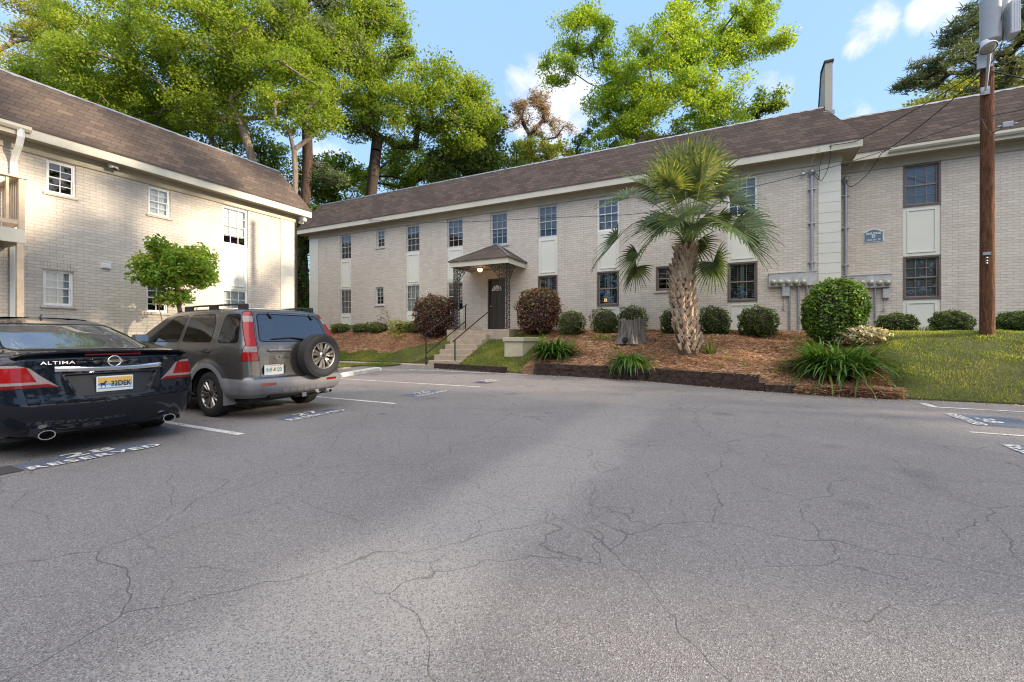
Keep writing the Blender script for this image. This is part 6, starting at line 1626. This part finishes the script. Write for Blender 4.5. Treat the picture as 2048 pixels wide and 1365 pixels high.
belt = 1.125
for sg in (1, -1):
    C.panel('rear_door', 'side', sg, [(1.78, .46), (1.80, 1.10), (1.74, 1.585), (1.02, 1.60), (.86, 1.45), (.88, 1.02), (1.14, .86), (1.40, .70), (1.46, .46)])
    C.panel('front_door', 'side', sg, [(1.81, .46), (1.83, 1.10), (1.77, 1.585), (2.18, 1.57), (2.92, 1.10), (2.98, .80), (2.95, .46)])
for sg in (1, -1):
    for nm, P, r in (('quarter_window', [(.335, belt), (.79, belt), (.79, 1.535), (.47, 1.535)], .06), ('rear_door_window', [(.97, belt + .01), (1.735, belt + .01), (1.69, 1.545), (1.08, 1.545), (.99, 1.42)], .05), ('front_door_window', [(1.855, belt + .01), (2.83, belt + .005), (2.70, 1.20), (2.17, 1.53), (1.81, 1.545)], .04)):
        P = rounded(P, r); C.region('seam', [('side', sg, inset(P, -.014))]); C.region(nm, [('side', sg, P)])
lampP = [(.655, .86), (.665, 1.00), (.660, 1.20), (.585, 1.58), (.84, 1.58), (.95, 1.2), (.95, .86)]
lampS = [(-.1, .86), (.225, .86), (.215, 1.00), (.205, 1.10), (.310, 1.30), (.470, 1.58), (-.1, 1.58)]
for sg in (1, -1):
    pr = lampP if sg > 0 else mirror(lampP)
    C.region('seam', [('rear', 1, inset(pr, -.008)), ('side', sg, inset(lampS, -.008))]); C.region('lamp_red', [('rear', 1, pr), ('side', sg, lampS)])
    for za, zb in ((.985, 1.065), (1.43, 1.52)):
        hh = [(-1, za), (1, za), (1, zb), (-1, zb)]; C.region('lamp_clear', [('rear', 1, hh), ('side', sg, [(-.1, za), (.6, za), (.6, zb), (-.1, zb)])], ['lamp_red'])
C.panel('tailgate', 'rear', 1, [(-.635, .60), (.635, .60), (.648, 1.15), (.565, 1.585), (-.565, 1.585), (-.648, 1.15)], only=['body'])
gl_ = rounded([(-.60, 1.145), (.60, 1.145), (.525, 1.545), (-.525, 1.545)], .05); C.region('seam', [('rear', 1, inset(gl_, -.016))], ['tailgate', 'seam']); C.region('rear_window', [('rear', 1, gl_)])
rec = [(.20, .56 + .06), (.67 - .05, .62), (.62, .80), (.20, .80)]
rec = rounded([(.24, .625), (.615, .625), (.615, .80), (.24, .80)], .03); C.region('recess_edge', [('rear', 1, rec)], ['tailgate']); fs = C.region('recess', [('rear', 1, inset(rec, .022))], ['recess_edge']); C.push(fs, (.03, 0, 0)); C.flatids |= {'recess', 'recess_edge'}
C.region('bumper', [('rear', 1, [(-1, .2), (1, .2), (1, .583), (-1, .583)])], ['body'])
for sg in (1, -1):
    C.region('bumper', [('side', sg, [(-.1, .2), (.62, .2), (.62, .60), (-.1, .583)])], ['body', 'bumper'])
    C.region('bumper', [('side', sg, [(3.9, .2), (4.7, .2), (4.7, .62), (3.9, .62)])], ['body'])
    C.region('side_cladding', [('side', sg, [(1.4, .2), (3.2, .2), (3.2, .56), (1.4, .56)])], ['body'])
    for cx in (RX, FX):
        C.region('arch_flare', [('side', sg, circ(cx, WZ, .475, n=44))], ['body', 'bumper', 'rear_door', 'front_door', 'seam', 'side_cladding']); C.region('hole', [('side', sg, circ(cx, WZ, .40, n=44))])
ws = rounded([(-.62, 1.16), (.62, 1.16), (.52, 1.53), (-.52, 1.53)], .05); C.region('windshield', [('rear', -1, ws)])
O = C.finish(dict(body=('body', M_GREYCAR, None), seam=('seal', M_SEAM, None), rear_door=('door', M_GREYCAR, None), front_door=('door', M_GREYCAR, None), quarter_window=('quarter_window', M_GLASSCAR, None), rear_door_window=('door_window', M_GLASSCAR, 'rear_door'), front_door_window=('door_window', M_GLASSCAR, 'front_door'),
    lamp_red=('tail_lamp', M_RED, None), lamp_clear=('clear_lens', M_CLEAR, 'lamp_red'), tailgate=('tailgate', M_GREYCAR, None), rear_window=('rear_window', M_GLASSREAR, 'tailgate'), recess_edge=('plate_recess', M_GREYCAR, 'tailgate'), recess=('plate_recess', M_BLACKPL, 'tailgate'),
    bumper=('bumper', M_GREYPL, None), side_cladding=('cladding', M_GREYPL, None), arch_flare=('arch_flare', M_GREYPL, None), windshield=('windshield', M_GLASSCAR, None)))
def side_y(x, z, sg=1):
    h = C.tree.ray_cast(Vector((x, 3 * sg, z)), Vector((0, -sg, 0)));  return h[0].y if h[0] else .85 * sg
def rear_x(y, z):
    h = C.tree.ray_cast(Vector((-3, y, z)), Vector((1, 0, 0))); return h[0].x if h[0] else .1
LB = dict(local=True)
for sg in (1, -1):
    for k, cx in enumerate((RX, FX)): wheel(suv, 'wheel', (cx, .755 * sg, WZ), (0, sg, 0), .343, .215, .222)
mb = MB()
for sg in (1, -1):
    for cx in (RX, FX): well(mb, (cx, WZ), .402, .87 * sg, .55 * sg)
mb.box((.25, -.72, .24), (4.2, .72, .34)); mb.box((.10, -.5, .30), (.30, .5, .42)); mb.tube([(.62, -.62, WZ), (.62 + .38, .62, WZ)], .04, 8); mb.build('underbody', M_UNDER, suv, local=True, recalc=False)
mb = MB()
mb.box((.3, -.74, .44), (3.3, .74, .50)); mb.bbox((.95, -.66, .5), (1.45, .66, .86), .06); 
for y in (-.42, 0, .42): mb.bbox((.86, y - .19, .80), (.98, y + .19, 1.24), .05)
for y in (-.37, .37): mb.bbox((1.75, y - .25, .5), (2.3, y + .25, .84), .06); mb.bbox((1.66, y - .24, .8), (1.80, y + .24, 1.26), .05); mb.bbox((1.68, y - .12, 1.27), (1.77, y + .12, 1.44), .04)
mb.bbox((2.75, -.7, .8), (3.3, .7, 1.08), .05); mb.ring((2.55, .37, 1.02), .18, .017, (-.85, 0, .5), 20, 6)
mb.build('interior', M_SEAT, suv, local=True)
# spare wheel
sp = Vector((-.075, -.23, .905)); wheel(suv, 'spare_wheel', sp + Vector((.0, 0, 0)), (-1, 0, .02), .347, .215, .215)
mb = MB(); mb.tube([sp + Vector((.05, 0, 0)), (.13, -.23, .9)], .12, 12); mb.build('spare_mount', M_BLACKPL, suv, local=True)
# roof rails
for sg in (1, -1):
    mb = MB(); xs = [.55, .75, 1.1, 1.5, 1.9, 2.15]; y = .575 * sg
    mb.tube([(x, y, 1.708 + (0 if .6 < x < 2.1 else -.035)) for x in xs], .015, 8)
    for x in (.62, 1.38, 2.08): mb.bbox((x - .10, y - .026, 1.62), (x + .10, y + .026, 1.712), .015)
    mb.build('roof_rail', M_BLACKPL, suv, local=True)
# handles, mirrors, badges
for sg in (1, -1):
    for x, par in ((1.06, 'rear_door'), (2.02, 'front_door')):
        yv = side_y(x, .985, sg); mb = MB(); mb.tube([(x - .10, yv + .004 * sg, .985), (x - .08, yv + .035 * sg, .987), (x + .06, yv + .035 * sg, .987), (x + .09, yv + .004 * sg, .985)], .015, 8, flat=.8); mb.bbox((x - .05, yv - .01, .965), (x + .05, yv + .003, 1.02), .01); mb.build('door_handle', M_BLACKPL, O[(par, sg)], local=True)
    yv = side_y(2.72, 1.14, sg); mb = MB(); mb.bbox((2.66, yv + (.04 if sg > 0 else -.24), 1.10), (2.79, yv + (.24 if sg > 0 else -.04), 1.245), .035); mb.box((2.70, yv - .02, 1.12), (2.76, yv + .05 * sg, 1.16)); mi_ = mb.build('side_mirror', M_GREYCAR, suv, local=True)
    mb = MB(); yy = sorted((yv + .055 * sg, yv + .225 * sg)); mb.quad((2.657, yy[0], 1.115), (2.657, yy[1], 1.115), (2.657, yy[1], 1.23), (2.657, yy[0], 1.23)); mb.build('mirror_glass', M_CHROME, mi_, local=True)
    yv = side_y(.56, .42, sg); mb = MB(); mb.box((.585, (yv - .19 * sg), .20), (.60, yv - .005 * sg, .40)); mb.build('mud_flap', M_GREYPL, suv, local=True)
# tailgate furniture
xh = rear_x(.32, 1.0); mb = MB(); mb.tube([(xh - .005, .50, 1.0), (xh - .04, .47, 1.005), (xh - .04, .18, 1.005), (xh - .005, .15, 1.0)], .017, 8); mb.lathe([(.05, .0), (.045, .005), (0, .006)], (xh - .001, .32, 1.01), (-1, 0, 0), 16, 0); mb.build('tailgate_handle', M_GREYPL, O['tailgate'], local=True)
xh = rear_x(.30, .895); mb = MB(); put_text(mb, 'CR-V', .085, (xh - .006, .30, .895), (0, -1, 0), (.06, 0, 1), .004, .001, sx=1.25); mb.build('badge', M_CHROME, O['tailgate'], local=True)
for y in (.33, -.40):
    xh = rear_x(y, 1.50); mb = MB(); mb.tube([(rear_x(y, 1.572) - .012, y + .03, 1.572), (xh - .018, y - .005, 1.50)], .020, 6, flat=.6); mb.build('glass_hinge', M_BLACKPL, O['tailgate'], local=True)
mb = MB(); mb.tube([(rear_x(-.1, 1.165) - .03, -.16, 1.165), (rear_x(.15, 1.2) - .02, .12, 1.20), (rear_x(.4, 1.18) - .015, .40, 1.18)], .012, 6); mb.tube([(rear_x(.05, 1.185) - .012, -.05, 1.19), (rear_x(.42, 1.175) - .012, .44, 1.175)], .008, 5); mb.lathe([(.035, 0), (.03, .03), (0, .035)], (rear_x(-.16, 1.16), -.16, 1.16), (-1, 0, 0), 12); mb.build('wiper', M_BLACKPL, O['tailgate'], local=True)
xp = .115; mb = MB(); mb.bbox((xp - .012, .275, .638), (xp - .002, .58, .79), .004)
lp = mb.build('licence_plate', M_PLATEW, suv, local=True)
mb = MB()
put_text(mb, 'IHF', .085, (xp - .0135, .507, .712), (0, -1, 0), (0, 0, 1), .001, .0012, 0, sx=.78); put_text(mb, 'I20', .085, (xp - .0135, .350, .712), (0, -1, 0), (0, 0, 1), .001, .0012, 0, sx=.78)
mb.lathe([(.022, 0), (.022, .0012), (0, .0012)], (xp - .0125, .428, .712), (-1, 0, 0), 14, 1); mb.lathe([(.012, .001), (.012, .0022), (0, .0022)], (xp - .0125, .420, .735), (-1, 0, 0), 10, 0); mb.box((xp - .0135, .30, .772), (xp - .0125, .55, .780), 1)
mb.build('plate_lettering', [M_GREENINK, M_ORANGE], lp, local=True)
for sg in (1, -1):
    mb = MB(); n = 8; V = []
    for k in range(n + 1):
        y = (.45 + .22 * k / n) * sg; V += [(rear_x(y, .505) - .004, y, .492), (rear_x(y, .53) - .004, y, .530)]
    mb.add(V, [(2 * k, 2 * k + 2, 2 * k + 3, 2 * k + 1) for k in range(n)]); mb.build('reflector', M_DKRED, O['bumper'], local=True, recalc=True)
mb = MB()
for k in range(6):
    y = .30 - k * .12; x = rear_x(y, .41); mb.prism([(x - .016, y - .045, .435), (x - .016, y + .045, .435), (x - .010 + .02, y + .03, .375), (x - .010 + .02, y - .03, .375)], (.05, 0, 0))
mb.build('step_tread', M_GREYPL, O['bumper'], local=True, recalc=True)
mb = MB(); mb.lathe([(.028, 0), (.035, 0), (.035, -.4), (.028, -.38)], (.05, -.55, .30), (-1, 0, 0), 16); mb.build('exhaust_pipe', M_CONDUIT, suv, local=True)
mb = MB(); mb.tube([(.10, -.36, .335), (.55, -.30, .335)], .075, 12, flat=.7); mb.build('muffler', M_CONDUIT, suv, local=True)
mb = MB(); mb.box((.04, -.055, .27), (.30, .0, .32)); mb.box((.025, -.065, .262), (.045, .01, .328)); mb.build('tow_hitch', M_CHROME, suv, local=True)
yv = side_y(.62, .90); mb = MB(); pts = rounded([(.50, .80), (.76, .80), (.76, .97), (.50, .97)], .05); pts2 = inset(pts, .006); n = len(pts)
V = [(x, side_y(x, z) + .001, z) for x, z in pts + pts2]; mb.add(V, [(i, (i + 1) % n, n + (i + 1) % n, n + i) for i in range(n)]); mb.build('fuel_door_seam', M_SEAM, suv, local=True)

# ================================================================== dark sedan
sed = thing('parked_car', (-5.90, 2.30, 0), 'dark navy sedan with a boot lip spoiler and twin exhausts at the left edge', 'car', CG, PI)
RX, FX, WZ = 1.10, 3.875, .33
rowsA = [(.20, .26, 4.60, .76, .22), (.235, .13, 4.70, .83, .26), (.32, .055, 4.78, .88, .28), (.45, .012, 4.83, .905, .30), (.545, .0, 4.84, .914, .30), (.60, .022, 4.82, .917, .29), (.75, .052, 4.76, .913, .26), (.88, .075, 4.62, .897, .24), (.95, .080, 4.35, .878, .24), (1.0, .078, 3.98, .855, .24),
         (1.022, .10, 3.80, .84, .24), (1.036, .22, 3.70, .825, .25), (1.052, .50, 3.63, .80, .26), (1.068, .70, 3.57, .782, .28), (1.12, .85, 3.44, .755, .30), (1.25, 1.20, 3.12, .695, .30), (1.355, 1.54, 2.84, .635, .28), (1.405, 1.78, 2.62, .58, .25), (1.44, 2.0, 2.45, .47, .2), (1.452, 2.15, 2.32, .30, .1), (1.454, 2.2, 2.28, .1, .04)]
def bulge_sed(x, z):
    o = 0
    for cx in (RX, FX):
        d = math.hypot(x - cx, z - WZ); o += .012 * max(0, min(1, (.46 - d) / .08))
    return o
C = Car(sed, rowsA, bow=(.075, .16), taper=.035, bulge=bulge_sed)
for sg in (1, -1):
    C.panel('rear_door', 'side', sg, [(2.02, .30), (2.05, .95), (1.98, 1.37), (1.60, 1.36), (1.20, 1.10), (1.40, .80), (1.50, .50), (1.56, .30)])
    C.panel('front_door', 'side', sg, [(2.055, .30), (2.085, .95), (2.02, 1.37), (2.62, 1.36), (3.30, 1.02), (3.35, .7), (3.3, .30)])
    for nm, P, r in (('rear_door_window', [(1.30, 1.085), (2.0, 1.06), (1.95, 1.325), (1.68, 1.325)], .05), ('front_door_window', [(2.09, 1.06), (3.15, 1.03), (2.62, 1.325), (2.02, 1.335)], .05)):
        P = rounded(P, r); C.region('seam', [('side', sg, inset(P, -.014))]); C.region(nm, [('side', sg, P)])
lid = rounded([(-.46, .535), (.46, .535), (.60, .70), (.64, .86), (.70, 1.03), (-.70, 1.03), (-.64, .86), (-.60, .70)], .04, 4)
C.panel('boot_lid', 'rear', 1, lid, .007, only=['body'])
lamp = [(.43, .705), (.56, .715), (.97, .70), (.97, .93), (.70, .93), (.615, .895), (.55, .82)]; lS = [(-.1, .70), (.33, .70), (.52, .80), (.60, .90), (.50, .93), (-.1, .93)]
for sg in (1, -1):
    P = lamp if sg > 0 else mirror(lamp); C.region('seam', [('rear', 1, inset(P, -.008)), ('side', sg, inset(lS, -.008))]); C.region('lamp_clear', [('rear', 1, P), ('side', sg, lS)])
    u = [(.575, .765), (.97, .765), (.97, .905), (.640, .905)]; u = u if sg > 0 else mirror(u); C.region('lamp_red', [('rear', 1, u), ('side', sg, lS)], ['lamp_clear'])
    u = [(.40, .69), (1, .69), (1, .735), (.50, .742)]; u = u if sg > 0 else mirror(u); C.region('lamp_dark', [('rear', 1, u), ('side', sg, lS)], ['lamp_clear', 'lamp_red'])
rg = rounded([(-.565, 1.075), (.565, 1.075), (.455, 1.345), (-.455, 1.345)], [.09, .09, .06, .06], 6)
rg = rounded([(-.61, 1.072), (.61, 1.072), (.50, 1.352), (-.50, 1.352)], .06, 6)
C.region('seam', [('rear', 1, inset(rg, -.016))]); C.region('rear_window', [('rear', 1, rg)])
rec = rounded([(-.30, .575), (.30, .575), (.415, .832), (-.415, .832)], .03, 3); C.region('recess_edge', [('rear', 1, rec)], ['boot_lid']); fs = C.region('recess', [('rear', 1, inset(rec, .026))], ['recess_edge']); C.push(fs, (.035, 0, 0)); C.flatids |= {'recess', 'recess_edge'}
C.region('valance', [('rear', 1, [(-1, .1), (1, .1), (1, .30), (.62, .33), (.3, .27), (-.3, .27), (-.62, .33), (-1, .30)])], ['body'])
for sg in (1, -1):
    for cx in (RX, FX): C.region('hole', [('side', sg, circ(cx, WZ, .375, n=44))])
ws = rounded([(-.64, 1.09), (.64, 1.09), (.53, 1.34), (-.53, 1.34)], .06); C.region('windshield', [('rear', -1, ws)])
M_RECESS = simple('dark_recess', (0.020, 0.021, 0.025), 0.45, var=.1)
def wet_glass():
    m, g, b = newmat('wet_rear_glass'); nt = g.nt; x, y, z = g.xyz(g.pos())
    v = g.comb(g.math('MULTIPLY', y, 7.0), g.math('MULTIPLY', z, 1.6), 0.0); n = g.noise(v, 2.2, 4.0, .6, 1.4)
    st = g.mr(g.math('ABSOLUTE', g.math('SUBTRACT', n, .56)), 0.0, .012, .55, 0.0); gate = g.mr(g.noise(g.comb(y, z, 0.0), 2.0), .42, .55)
    fr = g.n('ShaderNodeFresnel', IOR=1.5); gl = g.n('ShaderNodeBsdfGlossy', Color=(1, 1, 1), Roughness=.03); tr = g.n('ShaderNodeBsdfTransparent', Color=(.15, .18, .19)); df = g.n('ShaderNodeBsdfDiffuse', Color=(.42, .46, .44))
    nt.nodes.remove(b); a = g.n('ShaderNodeMixShader', i0=g.math('ADD', g.math('MULTIPLY', fr, .84), .16), i1=tr, i2=gl)
    k = g.math('ADD', g.math('MULTIPLY', st, gate), g.math('MULTIPLY', g.noise(g.pos(), 5.0, 3.0), .22))
    link(g, g.n('ShaderNodeMixShader', i0=k, i1=a, i2=df), nt.nodes['Material Output'].inputs[0]); return m
O = C.finish(dict(body=('body', M_NAVY, None), seam=('seal', M_SEAM, None), rear_door=('door', M_NAVY, None), front_door=('door', M_NAVY, None), rear_door_window=('door_window', M_GLASSCAR, 'rear_door'), front_door_window=('door_window', M_GLASSCAR, 'front_door'), boot_lid=('boot_lid', M_NAVY, None),
    lamp_clear=('tail_lamp', M_CLEAR, None), lamp_red=('red_lens', M_RED, 'lamp_clear'), lamp_dark=('lower_lens', M_DKRED, 'lamp_clear'), rear_window=('rear_window', wet_glass(), None), recess_edge=('plate_recess', M_RECESS, 'boot_lid'), recess=('plate_recess', M_RECESS, 'boot_lid'), valance=('rear_valance', M_NAVY, None), windshield=('windshield', M_GLASSCAR, None)))
for sg in (1, -1):
    for cx in (RX, FX): wheel(sed, 'wheel', (cx, .775 * sg, WZ), (0, sg, 0), .33, .215, .222, 5, True)
mb = MB()
for sg in (1, -1):
    for cx in (RX, FX): well(mb, (cx, WZ), .377, .885 * sg, .56 * sg)
mb.box((.30, -.74, .19), (4.5, .74, .27)); mb.box((.14, -.62, .24), (.5, .62, .45)); mb.build('underbody', M_UNDER, sed, local=True)
mb = MB(); mb.box((.75, -.70, .98), (1.35, .70, 1.045)); mb.bbox((1.30, -.64, .55), (1.46, .64, 1.10), .06); mb.bbox((1.40, -.62, .4), (1.9, .62, .62), .05)
for y in (-.40, .40): mb.bbox((1.30, y - .13, 1.08), (1.38, y + .13, 1.22), .04); mb.bbox((2.12, y - .24, .5), (2.28, y + .24, 1.14), .06); mb.bbox((2.16, y - .12, 1.15), (2.25, y + .12, 1.30), .04); mb.bbox((2.2, y - .25, .4), (2.75, y + .25, .6), .05)
mb.bbox((3.0, -.7, .8), (3.45, .7, 1.0), .05); mb.build('interior', M_SEAT, sed, local=True)
# spoiler
mb = MB(); pr = [(0.0, .0), (-.004, .014), (.05, .026), (.16, .022), (.30, -.012), (.10, -.035)]; n = 26; V = []
for k in range(n + 1):
    f = -1 + 2 * k / n; y = .735 * f; e = 1 - max(0, (abs(f) - .86) / .14) ** 2; x0 = .030 + .10 * f * f; z0 = 1.046 - .030 * f ** 4 - .012 * (1 - e)
    for dx_, dz_ in pr: V.append((x0 + dx_ * (.55 + .45 * e), y, z0 + dz_ * (.25 + .75 * e)))
mb.add(V, [(k * 6 + i, k * 6 + (i + 1) % 6, (k + 1) * 6 + (i + 1) % 6, (k + 1) * 6 + i) for k in range(n) for i in range(6)] + [tuple(range(6)), tuple(range(n * 6, n * 6 + 6))[::-1]], 0, False)
so_ = mb.build('spoiler', M_NAVY, O['boot_lid'], local=True, recalc=True)
mb = MB(); V = []
for k in range(9): y = -.24 + .48 * k / 8; x = rear_x(y, .985) - .006; V += [(x - .01, y, 1.010), (x - .012, y, 1.028)]
mb.add(V, [(2 * k, 2 * k + 2, 2 * k + 3, 2 * k + 1) for k in range(8)]); mb.build('brake_light', M_DKRED, O['boot_lid'], local=True, recalc=True)
mb = MB(); V = []; n = 20
for k in range(n + 1):
    y = .455 - .91 * k / n; e = 1 - (abs(y) / .455) ** 6; x = rear_x(y, .868)
    for dx_, z_ in ((-.002, .842), (-.022 * e - .003, .848), (-.026 * e - .003, .880), (-.012 * e - .002, .896)): V.append((x + dx_, y, z_ + .012 * (abs(y) / .455) ** 2))
mb.add(V, [(k * 4 + i, k * 4 + i + 1, (k + 1) * 4 + i + 1, (k + 1) * 4 + i) for k in range(n) for i in range(3)], 0, False); mb.build('chrome_strip', M_CHROME, O['boot_lid'], local=True, recalc=True)
xe = rear_x(0, .945); up_ = (.05, 0, 1)
mb = MB(); mb.ring((xe - .012, 0, .945), .055, .0085, (-1, 0, .03), 30, 8); mb.box((xe - .026, -.068, .933), (xe - .006, .068, .957)); mb.lathe([(.047, .002), (0, .004)], (xe - .003, 0, .945), (-1, 0, 0), 24, 1); put_text(mb, 'NISSAN', .020, (xe - .0275, 0, .945), (0, -1, 0), (0, 0, 1), .0006, .0003, 1, sx=1.1); mb.build('emblem', [M_CHROME, M_BLACKPL], O['boot_lid'], local=True)
xt = rear_x(.43, .950); ang = (rear_x(.30, .93) - rear_x(.50, .93)) / -.2
mb = MB(); put_text(mb, 'ALTIMA', .044, (xt - .006, .43, .944), (-(rear_x(.5, .93) - rear_x(.3, .93)) , -.2, 0), up_, .002, .0002, 0, sx=1.5, spacing=1.1); mb.build('badge', M_CHROME, O['boot_lid'], local=True)
xt = rear_x(-.50, .955); mb = MB(); put_text(mb, 'SL', .042, (xt - .006, -.50, .955), (-(rear_x(-.4, .95) - rear_x(-.6, .95)), -.2, 0), up_, .003, .001, 0, sx=1.3); mb.build('badge', M_CHROME, O['boot_lid'], local=True)
xp = rear_x(0, .70) + .035; mb = MB(); mb.bbox((xp - .030, -.157, .626), (xp - .018, .157, .787), .008); lp = mb.build('licence_plate', M_PLATEW, sed, local=True); q = xp - .0315
mb = MB(); mb.box((q, -.146, .710), (q + .002, .146, .774), 0); mb.box((q - .0004, -.146, .690), (q + .002, .146, .7098), 1); mb.box((q - .0004, -.146, .655), (q + .002, .146, .665), 1); mb.build('plate_print', [M_PLATEY, M_PLATEB], lp, local=True)
mb = MB(); put_text(mb, '32DEK', .076, (q - .0015, -.048, .703), (0, -1, 0), (0, 0, 1), .0008, .0016, 0, sx=.80); mb.build('plate_lettering', M_INK, lp, local=True)
hp = [(0, 0), (.004, .022), (.003, .034), (-.004, .040), (-.010, .030), (-.012, .036), (.0, .050), (.018, .050), (.030, .054), (.036, .066), (.040, .074), (.044, .070), (.054, .062), (.050, .056), (.045, .058), (.042, .046), (.038, .034), (.042, .018), (.040, 0), (.036, 0), (.035, .018), (.030, .028), (.014, .026), (.009, .016), (.006, 0)]
mb = MB(); mb.prism([(q - .0008, .125 - a_ * 1.0, .668 + b_) for a_, b_ in hp], (-.0008, 0, 0)); mb.build('plate_picture', M_INK, lp, local=True, recalc=True)
for sg in (1, -1):
    mb = MB(); c_ = Vector((.075, .52 * sg, .245)); n = 26
    for (ra, rb, xa, xb, mi) in ((.056, .056, 0, .16, 0), (.048, .048, .0, .16, 1), (.056, .048, 0, 0, 0)):
        V = [(c_.x + xx, c_.y + rr * 1.15 * math.cos(2 * PI * i / n), c_.z + rr * .82 * math.sin(2 * PI * i / n)) for rr, xx in ((ra, xa), (rb, xb)) for i in range(n)]
        mb.add(V, [(i, (i + 1) % n, n + (i + 1) % n, n + i) for i in range(n)], mi, ra == rb)
    mb.add([(c_.x + .1, c_.y + .05 * 1.15 * math.cos(2 * PI * i / n), c_.z + .05 * .82 * math.sin(2 * PI * i / n)) for i in range(n)], [tuple(range(n))], 1)
    mb.build('exhaust_tip', [M_CHROME, M_UNDER], sed, local=True, recalc=True)
mb = MB(); x0 = 2.02; pr = [(-.09, 0, .022), (-.05, .018, .020), (.0, .045, .016), (.03, .055, .008), (.05, .0, .01)]
V = []
for a_, b_, w_ in pr: V += [(x0 - a_, -w_, 1.435), (x0 - a_, 0, 1.445 + b_), (x0 - a_, w_, 1.435)]
mb.add(V, [(k * 3 + i, k * 3 + i + 1, k * 3 + 4 + i, k * 3 + 3 + i) for k in range(4) for i in range(2)], 0, True); mb.build('roof_antenna', M_NAVY, sed, local=True, recalc=True)
for sg in (1, -1):
    for x, par in ((1.52, 'rear_door'), (2.28, 'front_door')):
        yv = side_y(x, .93, sg); mb = MB(); mb.tube([(x - .10, yv + .004 * sg, .93), (x - .07, yv + .03 * sg, .932), (x + .07, yv + .03 * sg, .932), (x + .10, yv + .004 * sg, .93)], .014, 8); mb.build('door_handle', M_NAVY, O[(par, sg)], local=True)
    yv = side_y(3.05, 1.05, sg); mb = MB(); mb.bbox((2.98, yv + (.03 if sg > 0 else -.23), 1.02), (3.12, yv + (.23 if sg > 0 else -.03), 1.14), .03); mb.box((3.03, yv - .02, 1.03), (3.08, yv + .04 * sg, 1.07)); mb.build('side_mirror', M_NAVY, sed, local=True)
